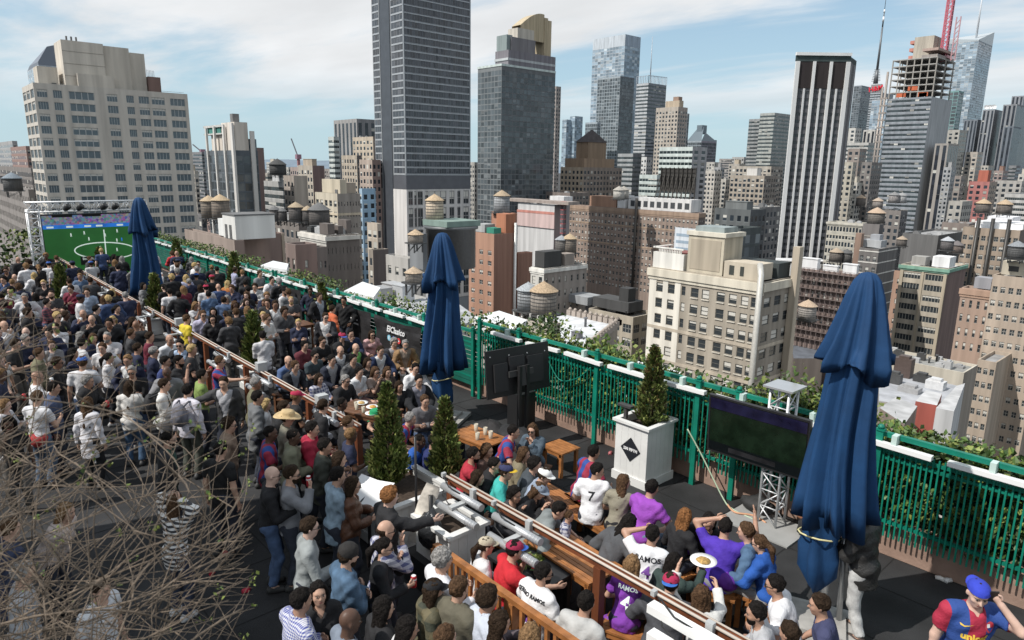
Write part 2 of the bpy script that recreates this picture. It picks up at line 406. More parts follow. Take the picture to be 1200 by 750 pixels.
 for q in wins[:100]:
  o = link('window', rng.choice(vs), t, frame, q[1]); o.scale = (q[2], 1, q[3])
  if q[4]: o.rotation_euler = (0, 0, math.pi/2)
 if wins[100:]:
  b = MB()
  for q in wins[100:]:
   me = rng.choice(vs); i0 = len(b.v)
   for v in me.vertices:
    x, y, zz = v.co.x*q[2], v.co.y, v.co.z*q[3]
    if q[4]: x, y = -y, x
    b.v.append((x+q[1][0], y+q[1][1], zz+q[1][2]))
   for p in me.polygons: b.face([i0+k for k in p.vertices], p.material_index)
  o = b.build('window', [vs[0].materials[0], FRAME, BLIND], t, frame); o['kind'] = 'stuff'
 return dict(t=t, P=P, w=w, dp=dp, h=h, z1=z1, hr=hr)
def addbox(B, name, x0, x1, y0, y1, z0, z1, c, m=None):
 """box in metres on a building: x back from the corner (west), y in from the front, z from the roof edge"""
 b = MB(); b.box(-x1, -x0, y0, y1, B['h']+z0, B['h']+z1); return b.build(name, [m or WALL], B['t'], c)
WOOD = mat('tank_wood', objcol=True, rough=.9, noise=.35, nscale=6, streak=1)
def tank(label, D, px, py, r, h, leg=2., wood=(.16, .14, .125), cap=(.52, .4, .27), steel=(.1, .1, .1)):
 """rooftop water tank: (px, py) is the bottom centre of the barrel"""
 P = atd(px, py, D); cap = tuple(x*.72 for x in cap)
 t = thing('water_tank', label, 'water tank', (P[0], P[1], P[2]-leg), group='rooftop water tanks')
 b = MB(); b.lathe([(r, leg), (r*.99, leg+h*.5), (r*.97, leg+h)], 20)
 b.build('barrel', [WOOD], t, wood)
 b = MB()
 for k in range(6):
  zz = leg+h*(.06+.16*k); b.lathe([(r*1.012, zz), (r*1.012, zz+.09)], 20, cap=False)
 b.build('hoop', [METAL], t, steel)
 b = MB(); b.lathe([(r*1.1, leg+h), (r*1.1, leg+h+.06), (r*.55, leg+h+r*.42), (.06, leg+h+r*.72), (.05, leg+h+r*.78)], 20, sm=False)
 b.build('conical_roof', [WOOD], t, cap)
 b = MB()
 for sx in (-1, 1):
  for sy in (-1, 1): b.beam((sx*r*.65, sy*r*.65, 0), (sx*r*.65, sy*r*.65, leg-.25), .22)
  b.beam((sx*r*.65, -r*.65, .1), (sx*r*.65, r*.65, leg-.3), .1); b.beam((-r*.65, sx*r*.65, .1), (r*.65, sx*r*.65, leg-.3), .1)
 b.box(-r*1.05, r*1.05, -r*1.05, r*1.05, leg-.25, leg-.02)
 b.build('stand', [METAL], t, steel)
 return t
def slab(name, label, cat, pts, z, h, c, side=None, group=None, m=None):
 """flat-roofed volume whose roof outline is given at height z"""
 Q = [onz(x, y, z) for x, y in pts]; cx = sum(Q)/len(Q)
 ar = sum(Q[i][0]*Q[(i+1) % len(Q)][1]-Q[(i+1) % len(Q)][0]*Q[i][1] for i in range(len(Q)))
 if ar < 0: Q = Q[::-1]
 t = thing(name, label, cat, (cx[0], cx[1], z-h), group=group)
 b = MB(); loc = [(q[0]-cx[0], q[1]-cx[1]) for q in Q]
 b.poly([(x, y, h) for x, y in loc]); b.build('roof', [m or ROOFM], t, c)
 b = MB(); n_ = len(loc)
 for i in range(n_):
  a, d = loc[i], loc[(i+1) % n_]
  b.quad((*a, 0), (*d, 0), (*d, h-.004), (*a, h-.004))
 b.build('wall', [WALL], t, side or c)
 return t, loc, h
asphalt = mat('street_asphalt', (.05, .05, .05), rough=.9, noise=.3, nscale=.05)
b = MB(); b.quad((-25000, -25000, 0), (25000, -25000, 0), (25000, 25000, 0), (-25000, 25000, 0)); tag(b.build('ground', [asphalt], loc=(0, 0, STREET)), kind='structure')
hillm = mat('distant_hill', (.17, .22, .27), rough=1, noise=.15, nscale=.002)
b = MB(); N = 160; R0 = 11000
for i in range(N):
 a0 = R(-75+i*150/N); a1 = R(-75+(i+1)*150/N)
 pt = lambda a, r: FH*math.cos(a)*r+RH*math.sin(a)*r
 hh = lambda a: 95+75*pnoise((a*4, 0, 3))+40*pnoise((a*13, 2, 1))+15*pnoise((a*50, 2, 1))
 p0, p1 = pt(a0, R0), pt(a1, R0); q0, q1 = pt(a0, R0+2500), pt(a1, R0+2500)
 b.quad((p0[0], p0[1], -80), (p1[0], p1[1], -80), (q1[0], q1[1], hh(a1)), (q0[0], q0[1], hh(a0)))
tag(b.build('hills', [hillm]), kind='structure')
tan, brown, cream, grey, dkgrey, brick, dkbrick = (.42, .35, .26), (.22, .165, .12), (.5, .45, .36), (.32, .31, .3), (.12, .12, .125), (.36, .19, .125), (.17, .115, .095)
B = bld('apartment_tower', 'tall beige apartment tower with glazed corner behind the big football screen', 176, (38.3, 96.5), 25.5, 219.5, wall=(.55, .5, .43), fh=3.05, nL=3, win=(.84, .7), style='blue',
  patR='APT', winR=(.5, .64), mt=1.0, frame=(.4, .42, .42), ylim=330, foot=True, roofc=(.3, .3, .3))
w_, d_ = B['w'], B['dp']
addbox(B, 'penthouse', 1.5, 11, d_*.2, d_*.46, .003, 11.5, (.57, .52, .45)); addbox(B, 'penthouse', 2.2, 11, d_*.465, d_*.63, .003, 11.2, (.55, .5, .43)); addbox(B, 'penthouse', 3.2, 11, d_*.635, d_*.74, .003, 10.3, (.55, .5, .43))
addbox(B, 'penthouse', .004, 11, d_*.27, d_*.5, .003, 3.2, (.57, .52, .45)); addbox(B, 'penthouse', 4, 10, d_*.05, d_*.17, .003, 4.6, (.55, .5, .43)); addbox(B, 'plant_room', 2, 9, d_*.745, d_*.83, .003, 4.2, (.2, .13, .11))
for k in range(3): addbox(B, 'penthouse_band', 1.44, 1.5, d_*.2, d_*.46, 2.5+k*3.1, 2.6+k*3.1, (.3, .27, .23))
for k in range(3): addbox(B, 'flue', 5, 5.5, d_*(.25+.03*k), d_*(.26+.03*k), 11.5, 13, dkgrey)
b = MB()
for k in range(7): b.tube([(-5-.3*k, d_*(.75+.012*k), B['h']+4.2), (-5-.3*k, d_*(.75+.012*k), B['h']+6.4)], .06, 5)
b.tube([(-2, d_*.83, B['h']+.5), (-2, d_*.99, B['h']+.5)], .05, 5); b.build('antenna', [METAL], B['t'], (.4, .4, .4))
B = bld('glass_tower', 'blue glass tower with slanted crown peeking over the beige apartment tower', 900, (45, 76), 32, 70, wall=(.5, .55, .6), proc=P_SKY, fh=5, bay=8, mt=.5)
h_, w_, d_ = B['h'], B['w'], B['dp']
b = MB(); b.poly([(-w_, 0, h_), (0, 0, h_), (0, 0, h_+4), (-w_*.75, 0, h_+5)]); b.poly([(0, 0, h_), (0, d_, h_), (0, d_, h_+28), (0, d_*.5, h_+24), (0, 0, h_+4)]); b.poly([(0, 0, h_+4), (0, d_*.5, h_+24), (0, d_, h_+28), (-w_*.75, d_, h_+24), (-w_*.75, 0, h_+5)]); b.build('crown', [METAL], B['t'], (.2, .22, .26))
bld('brick_building', 'rust red brick block at the far left edge of the skyline', 420, (30, 171), 12, 36, wall=(.3, .16, .12), proc=P_PUNCH, bay=4)
bld('stone_building', 'grey stone block with dome-topped roof behind the red block at far left', 470, (14, 165), -20, 20, wall=(.35, .34, .33), proc=P_PUNCH, bay=4)
bld('loft_building', 'grey-brown loft building left of the apartment tower with a dark water tank', 210, (33, 222), -60, 40, wall=(.25, .22, .2), fh=3.8, bay=3.4, ylim=300, ph=((.2, .5, .2, .6, 2.5, (.12, .12, .12)),))
tank('dark blue-capped water tank at the far left, left of the apartment tower', 200, 16, 223, 2.4, 3.4, 2, cap=(.28, .33, .38), wood=(.1, .1, .1))
bld('loft_building', 'dim brown loft building under the red block at the far left edge', 330, (36, 197), -40, 42, wall=(.2, .17, .15), proc=P_DENSE, bay=3.4)
B = bld('glass_building', 'dark glass building with tall white concrete fins right of the beige tower', 250, (275, 176), 239, 302, wall=(.09, .11, .13), proc=P_GRID, fh=3.3, bay=3, ylim=290)
w_, d_ = B['w'], B['dp']
for x in (.25, .55, .82): addbox(B, 'fin', w_*x, w_*x+1.1, -.7, -.003, -75, (9 if x < .8 else 8.5), (.62, .6, .57))
addbox(B, 'fin', -.8, 1.2, -.8, -.004, -75, 9.5, (.6, .58, .55)); addbox(B, 'fin', -.75, -.003, d_*.68, d_*.68+1.6, -75, 7, (.6, .58, .55))
addbox(B, 'concrete_core', .005, w_*.4, .5, d_*.62, .003, 10, (.6, .55, .49)); addbox(B, 'concrete_core', w_*.45, w_*.8, 1, d_*.5, .003, 6.5, (.6, .54, .47)); addbox(B, 'roof_frame', w_*.3, w_*.95, -.1, d_*.5, 8.6, 9.4, (.5, .5, .48)); addbox(B, 'roof_frame', w_*.3, w_*.95, -.1, d_*.5, 5.9, 6.4, (.5, .5, .48))
addbox(B, 'glass_screen', w_*.42, w_*.85, .4, d_*.4, 6.42, 8.55, (.06, .2, .17)); addbox(B, 'glass_penthouse', .3, w_*.4, d_*.63, d_*.98, .003, 4.2, (.08, .11, .14), GLASSB); addbox(B, 'cooling_unit', 2.5, 5, 1, d_*.4, 10, 13, (.2, .2, .2))
bld('brick_building', 'dark brown windowless brick tower just right of the white-finned glass building', 330, (300, 173), 290, 309, wall=(.2, .12, .1), proc='blank')
bld('loft_building', 'grey ribbed loft building with white roof in the gap left of the blank beige wall', 300, (331, 213), 309, 340, wall=(.36, .35, .33), proc=P_RIB, fh=3.4, bay=4, roofc=(.6, .6, .6), ph=((.2, .6, .2, .6, 3, (.45, .45, .45)),))
tank('black boxy rooftop tank above the grey ribbed loft building', 300, 326, 205, 3.6, 4.4, 1.2, wood=(.07, .07, .07), cap=(.1, .1, .1))
bld('blank_building', 'beige building with a windowless side wall left of the tan stepped block', 270, (344, 206), 332, 360, wall=(.36, .3, .25), right=(.42, .35, .28), proc=P_PUNCH, procR='blank', bay=3)
bld('brick_building', 'tan and dark red brick building behind the windowless beige wall', 340, (366, 194), 349, 380, wall=(.42, .36, .28), right=(.2, .12, .11), proc=P_PUNCH, procR='blank', ph=((.1, .7, .1, .5, 3, (.4, .34, .27)),))
bld('loft_building', 'low brown-grey block in the dip left of the pale green slab', 420, (352, 196), 340, 366, wall=(.33, .24, .2), proc=P_PUNCH)
bld('office_slab', 'narrow pale green office slab left of the black striped tower', 480, (391, 160), 384.5, 397, wall=(.5, .54, .5), proc=P_RIB, fh=3.6)
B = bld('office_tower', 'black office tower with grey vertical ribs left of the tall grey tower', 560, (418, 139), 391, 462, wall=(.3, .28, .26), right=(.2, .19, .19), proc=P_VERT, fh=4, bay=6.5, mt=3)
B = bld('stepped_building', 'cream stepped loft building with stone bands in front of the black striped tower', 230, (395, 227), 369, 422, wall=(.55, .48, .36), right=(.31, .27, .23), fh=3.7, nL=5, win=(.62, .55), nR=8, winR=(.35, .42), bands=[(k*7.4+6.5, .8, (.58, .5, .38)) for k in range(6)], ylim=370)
addbox(B, 'upper_block', .02, B['w']*.8, 1.2, B['dp']*.42, .003, 4.6, (.52, .46, .36)); addbox(B, 'upper_block', 2, B['w']*.9, B['dp']*.44, B['dp']*.95, .003, 3.6, (.4, .34, .28))
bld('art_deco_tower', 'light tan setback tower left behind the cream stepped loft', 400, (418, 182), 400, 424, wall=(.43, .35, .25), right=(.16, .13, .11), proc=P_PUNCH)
B = bld('art_deco_tower', 'ornate tan tower top tucked against the left edge of the tall grey tower', 420, (437, 160), 413, 452, wall=(.5, .4, .28), right=(.3, .22, .17), proc=P_PUNCH, bay=4)
bld('loft_building', 'pinkish brick block below the ornate tan tower', 330, (436, 187), 421, 446, wall=(.42, .32, .25), right=(.33, .21, .17), proc=P_PUNCH)
bld('painted_building', 'building with a sky blue painted wall beside the tall grey tower', 280, (424, 221), 421, 440, wall=(.3, .45, .58), right=(.26, .44, .6), proc=P_PUNCH, fh=3.6, bay=3.6)
bld('loft_building', 'narrow cream window strip building at the foot of the tall grey tower', 215, (442, 262), 430, 447, wall=(.5, .42, .33), fh=3.6, bay=2.8, proc=P_DENSE)
bld('brick_building', 'narrow dark brick slab in front of the white base of the tall grey tower', 190, (437, 293), 432, 455, wall=(.3, .25, .2), right=(.15, .12, .11), proc=P_PUNCH, procR='blank')
D0 = 306
B = bld('skyscraper', 'tallest grey glass tower with pale floor lines, running out of the top of the picture', D0, (472.8, 20), 435.8, 551.2, wall=(.2, .215, .23), right=(.26, .28, .3), proc='blank', zb=STREET, mt=1)
h_, w_, d_ = B['h'], B['w'], B['dp']
addbox(B, 'upper_shaft', .0, w_, .0, d_, .003, 62, (.2, .21, .23))
P0 = B['P']; t_ = B['t']
zof = lambda y: ony(473, y, P0[1])[2]-STREET
zbase = zof(206); ztop = h_+60; NF = int((ztop-zbase)/3.22)
spm = mat('tower_spandrel', objcol=True, rough=.4, metal=.2, noise=.1, nscale=.3)
tg = facade_mat('tower_ribbon_glass', .86, 1.01, glass=(.06, .068, .08), blind=.35, blindc=(.11, .12, .135), sash=False, rough=.12, mull=3)
for side in (0, 1):
 for (u0, u1, nb, sc) in (((.02, .25, 3, 0), (.62, .97, 4, 0)) if side == 0 else ((.005, .985, 26, 0),)):
  b = MB(); L = (w_, d_)[side]
  for k in range(NF):
   z0 = zbase+1.2+k*3.22; z1_ = z0+2.35
   if side == 0: q = ((-w_+u0*L, -.06, z0), (-w_+u1*L, -.06, z0), (-w_+u1*L, -.06, z1_), (-w_+u0*L, -.06, z1_))
   else: q = ((.06, u0*L, z0), (.06, u1*L, z0), (.06, u1*L, z1_), (.06, u0*L, z1_))
   b.quad(*q, 0, [(0, k+.1), (nb, k+.1), (nb, k+.9), (0, k+.9)])
  o = b.build('ribbon_glazing', [tg], t_, (.17, .18, .2))
  b = MB()
  for k in range(NF+1):
   z0 = zbase+.35+k*3.22
   if side == 0: b.box(-w_+u0*L, -w_+u1*L, -.2, -.003, z0, z0+.75)
   else: b.box(.003, .2, u0*L, u1*L, z0, z0+.42)
  b.build('floor_line', [spm], t_, (.4, .42, .44))
b = MB(); b.box(-w_*.73, -w_*.42, -.35, -.003, 0, ztop); b.build('dark_recess', [spm], t_, (.085, .095, .11))
b = MB(); b.box(-w_*.75, -w_*.73-.003, -.5, -.003, 0, ztop); b.build('edge_rib', [spm], t_, (.3, .31, .32)); b = MB(); b.box(-.5, .25, -.3, -.004, zbase, ztop); b.box(.003, .26, d_*.985, d_, zbase, ztop); b.build('edge_rib', [spm], t_, (.3, .32, .34))
b = MB(); b.box(.003, .3, 0, d_, zbase-6.2, zbase+.2); b.build('transfer_band', [spm], t_, (.12, .125, .14)); b = MB(); b.box(-w_, -w_*.76, -.3, -.003, zbase-6.2, zbase+.2); b.box(-w_*.4, .3, -.3, -.005, zbase-6.2, zbase+.2); b.build('transfer_band', [spm], t_, (.12, .125, .14))
b = MB(); b.box(-w_, -w_*.76, -.32, -.003, 0, zbase-6.3); b.box(-w_*.41, .32, -.32, -.005, 0, zbase-6.3); b.build('stone_base', [WALL], t_, (.62, .6, .58))
colsR = [(.02, .085), (.105, .14), (.155, .235), (.27, .32), (.335, .6), (.65, .73), (.78, .83), (.88, .97)]
b = MB(); vs = []
zz = zbase-6.3
rws = [(8.2, 6.6), (10.2, 9.2), (8.3, 7), (10, 9), (8, 7), (9, 8)]
for hh, wh in rws: vs.append((zz-hh*.5-wh*.5, zz-hh*.5+wh*.5)); zz -= hh
facade(b, (.32, 0, 0), (0, 1, 0), d_, max(0, zz-1), zbase-6.3, [(a*d_, c*d_) for a, c in colsR], vs[::-1], dep=.3); b.build('stone_grid', [WALL], t_, (.6, .58, .56))
for a, c in colsR:
 for v0, v1 in vs:
  o = link('window', rng.choice(WV['wide' if c-a > .1 else 'pair']), t_, (.25, .25, .25), (.03, (a+c)/2*d_, (v0+v1)/2)); o.scale = ((c-a)*d_, 1, v1-v0); o.rotation_euler = (0, 0, math.pi/2)
B = bld('terraced_house', 'small grey stone house with white balconies below the tall grey tower', 150, (478, 303), 452, 489, wall=(.42, .4, .37), fh=3.4, bay=2.6, ylim=345, roofc=(.35, .35, .35))
for k in range(4): addbox(B, 'balcony', 1, B['w']-1, -1.3, -.004, -7.5-k*3.6, -6.5-k*3.6, (.66, .65, .63))
B = bld('loft_building', 'white rendered roof building under a big dark steel tank frame', 125, (508, 322), 480, 520, wall=(.47, .46, .44), right=(.3, .29, .28), fh=3.4, bay=2.4, ylim=345, roofc=(.4, .4, .4))
b = MB(); b.lathe([(4.7, .2), (4.7, 7.6), (5.2, 7.7), (5.2, 8.2)], 24, (-5.2, 8, B['h'])); b.build('tank_shroud', [METAL], B['t'], (.13, .135, .14))
addbox(B, 'stair_frame', 5, 9.4, 1.2, 2.2, .2, 7, (.2, .21, .22)); addbox(B, 'green_deck', 1.2, 9, 4, 12, 8.25, 9.3, (.2, .27, .24))
tank('tall pale wooden water tank on the dark shrouded roof', 133, 509.5, 257, 1.72, 3.6, 3.2, wood=(.48, .4, .31), cap=(.62, .47, .31))
tank('low tank with a broad straw cone left of the tall pale tank', 124, 487, 284, 1.35, 1.4, 1.8, wood=(.42, .36, .3), cap=(.6, .45, .3))
slab('low_roof', 'low grey roofed building just beyond the green fence with round concrete tank', 'building', [(433, 372), (480, 352), (522, 345), (560, 372), (520, 392)], -13, 40, (.36, .37, .38), (.4, .4, .4))
tank('squat pale round tank on the low grey roof left of the middle umbrella', 88, 485, 330, 1.1, 1.15, 1.8, wood=(.42, .36, .3), cap=(.58, .45, .32))
for (x, y, ww, hh, c) in ((462, 345, 3.5, 1.6, (.5, .5, .5)), (473, 352, 2.6, 2.2, (.55, .56, .57)), (500, 346, 3, 1.4, (.3, .3, .3)), (512, 352, 2.5, 1.2, (.5, .5, .52)), (447, 352, 2.5, 1.8, (.4, .4, .4))):
 q = onz(x, y, -13); b = MB(); b.box(-ww/2, ww/2, -1, 1, .003, hh); b.box(-ww/2-.1, ww/2+.1, -1.1, 1.1, hh+.003, hh+.12); tag(b.build('roof_unit', [METAL], None, c, tuple(q)), {462: 'grey ventilation box on the low grey roof, left of the pale round tank', 473: 'white ventilation box nearest the fence on the low grey roof', 500: 'dark ventilation box right of the pale round tank', 512: 'pale ventilation box at the right end of the low grey roof beside the umbrella', 447: 'grey box at the left end of the low grey roof'}[x], 'roof unit', 'ventilation boxes on the low grey roof')
B = bld('brick_building', 'wide low brown brick building with white penthouse beyond the left fence', 92, (274.5, 282), 216, 286, wall=(.3, .23, .19), right=(.27, .19, .155), proc=None, nL=0, nR=0, roofc=(.55, .55, .55))
addbox(B, 'penthouse', .6, 5.2, .5, 6, .003, 3.2, (.68, .67, .64)); addbox(B, 'penthouse', 5.25, 8.6, 1, 6, .003, 2.4, (.6, .6, .58)); addbox(B, 'penthouse_door', 2, 2.8, .44, .497, -.5, 1.9, (.12, .12, .12)); addbox(B, 'penthouse_door', 3.6, 4.4, .44, .497, -.5, 1.9, (.12, .12, .12)); addbox(B, 'penthouse_edge', .5, 5.3, .4, 6.1, 3.21, 3.4, (.15, .15, .15))
B = bld('brick_building', 'reddish brown brick block with two side windows beyond the left fence', 95.5, (275, 264), 270, 315, wall=(.27, .19, .155), right=(.275, .19, .155), nL=0, patR=[(.12, .22), (.86, .97)], nR=1, winR=(.1, .45), fh=6.4, mt=7, maxrows=2, foot=False)
B = bld('brick_building', 'lower reddish brick wing with white roof right of the reddish brown block', 104, (313.5, 274), 306, 333, wall=(.26, .18, .15), right=(.27, .185, .155), nL=0, patR=[(.1, .32)], nR=1, winR=(.1, .42), fh=3.6, mt=4.4, maxrows=3, roofc=(.72, .72, .72), foot=False)
addbox(B, 'light_pilaster', -.12, -.003, B['dp']*.82, B['dp']*.98, -40, 0, (.4, .33, .26))
tank('front brown barrel tank with straw cone of the pair right of the beige tower', 150, 259.5, 256, 1.85, 3.9, 1.4, wood=(.2, .165, .135), cap=(.6, .46, .3))
tank('rear brown barrel tank with straw cone of the pair right of the beige tower', 155, 246, 255, 1.75, 3.7, 1.4, wood=(.19, .16, .13), cap=(.58, .45, .3))
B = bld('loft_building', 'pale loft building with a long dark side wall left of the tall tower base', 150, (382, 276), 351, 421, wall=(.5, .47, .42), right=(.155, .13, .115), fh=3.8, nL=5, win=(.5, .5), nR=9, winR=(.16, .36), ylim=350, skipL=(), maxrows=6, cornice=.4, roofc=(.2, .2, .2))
for q in ((.05, .35, .1, .3, 4), (.1, .5, .45, .6, 3), (.1, .4, .7, .85, 5)): addbox(B, 'bulkhead', B['w']*q[0], B['w']*q[1], B['dp']*q[2], B['dp']*q[3], .003, q[4]*.6, (.14, .12, .11))
B = bld('brick_building', 'small reddish brick block in front of the pale loft with long dark side', 112, (346, 287), 334, 371, wall=(.22, .16, .14), right=(.275, .18, .15), fh=3.4, nL=2, patR=[(.42, .56)], nR=1, winR=(.2, .38), ylim=350)
bld('brick_building', 'narrow dim building with paired windows right of the small reddish block', 124, (368, 290), 360, 383, wall=(.2, .17, .15), right=(.22, .18, .16), fh=3.3, nL=2, nR=3, winR=(.4, .4), ylim=350, foot=False)
bld('loft_building', 'dim courtyard building behind the reddish brick blocks with a cluttered roof', 200, (350, 262), 300, 365, wall=(.2, .17, .15), proc=P_PUNCH, roofc=(.4, .4, .4), ph=((.1, .3, .2, .6, 2.4, (.3, .3, .3)), (.5, .8, .3, .6, 2, (.5, .5, .5))))
for i, (x, y, s, lab) in enumerate(((322.5, 258, 1.5, 'small grey tank nearest the beige tower in the row of roof tanks'), (331, 258, 1.3, 'small dark metal tank second from left in the row of roof tanks'), (347.5, 259, 2.0, 'brown tank with tan cone in the middle of the row of roof tanks'), (361, 260, 1.7, 'brown tank with tan cone right of the middle of the row of roof tanks'), (374.5, 263, 2.9, 'wide black tank at the right end of the row of roof tanks'))):
 tank(lab, 190, x, y, s, s*1.9 if i != 4 else 4, 1.5, wood=(.11, .1, .095), cap=(.5, .4, .28) if i in (2, 3) else (.2, .2, .2))
B = bld('brick_building', 'orange brick building with rows of paired windows right of the middle umbrella', 200, (579, 274.5), 549.5, 605, wall=(.42, .215, .13), right=(.37, .18, .115), fh=3.05, nL=3, win=(.44, .46), nR=0, style='pair', mt=4.2, ylim=378, skipL=(), frame=(.45, .43, .4))
addbox(B, 'bulkhead', .3, 4.6, B['dp']*.55, B['dp']*.98, .003, 5.6, (.4, .17, .1)); addbox(B, 'green_shed', 1, 4.4, .8, 3.6, .003, 1.6, (.05, .25, .18)); addbox(B, 'roof_plant', 5.5, 10, 1, 5, .003, 2.4, (.35, .36, .36))
b = MB(); b.tube([(.5, B['dp']-.8, 4), (.5, B['dp']-.8, B['h']+3)], .45, 10); b.build('flue', [METAL], B['t'], (.62, .62, .6))
bld('brick_building', 'plain reddish brick wall volume behind the orange brick building', 214, (607, 297), 600, 624, wall=(.35, .17, .11), right=(.34, .165, .105), proc='blank')
bld('brick_building', 'tall orange brick bulkhead carrying a grey water tank', 213, (598, 250), 576, 606, wall=(.42, .19, .11), right=(.38, .17, .1), proc='blank', foot=False)
tank('grey steel banded water tank with tan cone on the orange brick bulkhead', 218, 588, 249, 2.55, 5.2, 1., wood=(.3, .31, .32), cap=(.5, .39, .27))
B = bld('construction_site', 'blank pale grey walled building wrapped in pink safety netting', 300, (650, 240), 607, 668, wall=(.55, .54, .53), right=(.3, .27, .26), proc='blank', procR='blank')
addbox(B, 'netting', -.4, B['w'], -.5, -.003, -10.5, -3.5, (.55, .42, .4)); addbox(B, 'netting', -.4, B['w'], -.6, -.504, -4.3, -3.2, (.5, .22, .18)); addbox(B, 'deck_edge', -9, B['w']+8, -.8, 6, .3, 1.6, (.33, .28, .25))
B = bld('hoist_tower', 'red lattice hoist beside the netted construction building', 297, (660.5, 236), 657, 664, wall=(.5, .08, .08), proc=P_GRID, fh=2, bay=1, zb=-75)
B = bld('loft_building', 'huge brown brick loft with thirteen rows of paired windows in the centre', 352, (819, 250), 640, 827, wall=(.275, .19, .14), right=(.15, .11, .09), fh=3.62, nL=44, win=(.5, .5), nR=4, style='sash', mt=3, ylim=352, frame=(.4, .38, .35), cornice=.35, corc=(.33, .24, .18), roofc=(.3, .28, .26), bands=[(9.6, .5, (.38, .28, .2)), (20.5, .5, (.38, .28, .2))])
w_ = B['w']
b = MB(); b.tube([(-w_*.355, -.9, 0), (-w_*.355, -.9, B['h']+6)], .75, 8); b.build('flue', [METAL], B['t'], (.06, .055, .05))
addbox(B, 'penthouse', w_*.5, w_*.68, 1, 12, .003, 6, (.33, .2, .14)); addbox(B, 'penthouse', w_*.05, w_*.42, 1, 10, .003, 6.5, (.62, .61, .6)); addbox(B, 'penthouse', w_*.88, w_*.99, 2, 10, .003, 4.5, (.7, .7, .7)); addbox(B, 'penthouse', w_*.44, w_*.49, 1, 9, .003, 7, (.6, .6, .6))
for k in range(9): addbox(B, 'penthouse_window', w_*(.06+.04*k), w_*(.085+.04*k), .94, .997, 1.4, 4.6, (.06, .065, .07))
addbox(B, 'painted_sign_wall', w_*.01, w_*.12, -.8, -.36, -26, -8, (.62, .66, .7))
for k in range(4): addbox(B, 'sign_lettering', w_*.02, w_*.11, -.86, -.803, -12.5-k*3.6, -11-k*3.6, (.3, .38, .46))
tank('pale grey twin rooftop tank on the huge brown brick loft', 358, 725, 233, 3.0, 4.4, 1, wood=(.5, .48, .44), cap=(.5, .47, .42))
tank('pale grey round rooftop tank right behind its twin on the huge brown loft', 364, 730.5, 232, 2.8, 4.2, 1, wood=(.46, .44, .4), cap=(.48, .45, .4))
t = thing('billboard', 'big dark billboard frame seen from behind on the brown loft roof', 'billboard', tuple(atd(793, 238, 372)))
b = MB(); hb = 0; W = 22
b.box(-W/2, W/2, 0, .4, 6, 18.5); b.build('panel', [METAL], t, (.08, .075, .07))
b = MB()
for k in range(9): b.beam((-W/2+W*k/8, -.4, 0), (-W/2+W*k/8, -.4, 18.8), .5); b.beam((-W/2+W*k/8, -6, 0), (-W/2+W*k/8, -.5, 15), .35)
for k in range(7): b.beam((-W/2, -.3, 6+k*2.05), (W/2, -.3, 6+k*2.05), .2)
b.build('steel_frame', [METAL], t, (.06, .055, .05))
B = bld('loft_building', 'grey brick building with a narrow white arched front below the netted site', 180, (637.5, 315), 622, 688, wall=(.6, .58, .53), right=(.31, .265, .23), fh=3.7, nL=2, win=(.52, .6), nR=7, winR=(.3, .46), ylim=385, roofc=(.2, .19, .18), cornice=.3)
addbox(B, 'dark_shed', B['w']*.2, B['w']*.9, 1, B['dp']*.45, .003, 4.2, (.06, .06, .06)); addbox(B, 'bulkhead', .5, B['w']*.7, B['dp']*.5, B['dp']*.72, .003, 3.2, (.3, .26, .23))
tank('dark tank with pale metal cone above the grey brick building', 192, 657.5, 296, 1.75, 3.6, 1.5, wood=(.15, .14, .13), cap=(.4, .42, .44))
tank('brown barrel tank with tan cone above the grey brick building', 192, 667, 296, 2.0, 3.9, 1.5, wood=(.18, .155, .13), cap=(.6, .46, .3))
t, loc, h = slab('flat_roof_building', 'wide pale grey roof beyond the fence ringed by a crenellated stone edge', 'building', [(596, 372), (668, 369), (724, 381), (690, 409), (640, 420), (590, 400)], -25, 50, (.58, .59, .6), (.3, .26, .22))
b = MB()
A, Bp, Cc = [np.array([*loc[i], h]) for i in range(3)] if False else (None, None, None)
for (p, q, n_) in (((668, 369), (724, 381), 9), ((724, 381), (690, 409), 11)):
 a = onz(*p, -25); c = onz(*q, -25); O = np.array(t.location)
 for k in range(n_+1):
  g = a+(c-a)*k/n_-O; b = MB(); b.box(g[0]-.55, g[0]+.55, g[1]-.55, g[1]+.55, h+.003, h+1.1); b.lathe([(.5, h+1.1), (.3, h+1.5), (.05, h+1.7)], 8, (g[0], g[1], 0)); b.build('merlon', [WALL], t, (.36, .31, .27))
pass
for (x, y, lab) in ((676, 396, 'small dark vent box on the pale grey crenellated roof'), (686, 383, 'thin vent pipe on the pale grey crenellated roof')):
 q = onz(x, y, -25); b = MB(); b.box(-.9, .9, -.6, .6, .003, 1.1) if x == 676 else b.lathe([(.25, .003), (.25, 1.6), (.45, 1.7), (.45, 1.9)], 10); b.box(-1, 1, -.7, .7, 1.103, 1.2) if x == 676 else None
 tag(b.build('roof_vent', [METAL], None, (.16, .16, .17), tuple(q)), lab, 'roof vent')
B = bld('stair_bulkhead', 'small beige bulkhead house with two windows carrying two water tanks', 90, (641.5, 381), 604, 657, wall=(.5, .44, .36), right=(.4, .34, .27), zb=-32, nL=4, win=(.35, .42), nR=2, winR=(.3, .4), fh=2.6, mt=1, par=.4, roofc=(.22, .21, .2), foot=False, maxrows=2)
for k in range(5): addbox(B, 'pipe_vent', .6+k*1.6, .9+k*1.6, .5, .8, .003, .8, (.6, .58, .55))
tank('grey metal barrel tank with pale cone roof, beyond the fence right of the umbrella', 95, 618.5, 363, 1.5, 2.8, 1.3, wood=(.25, .26, .27), cap=(.45, .48, .5))
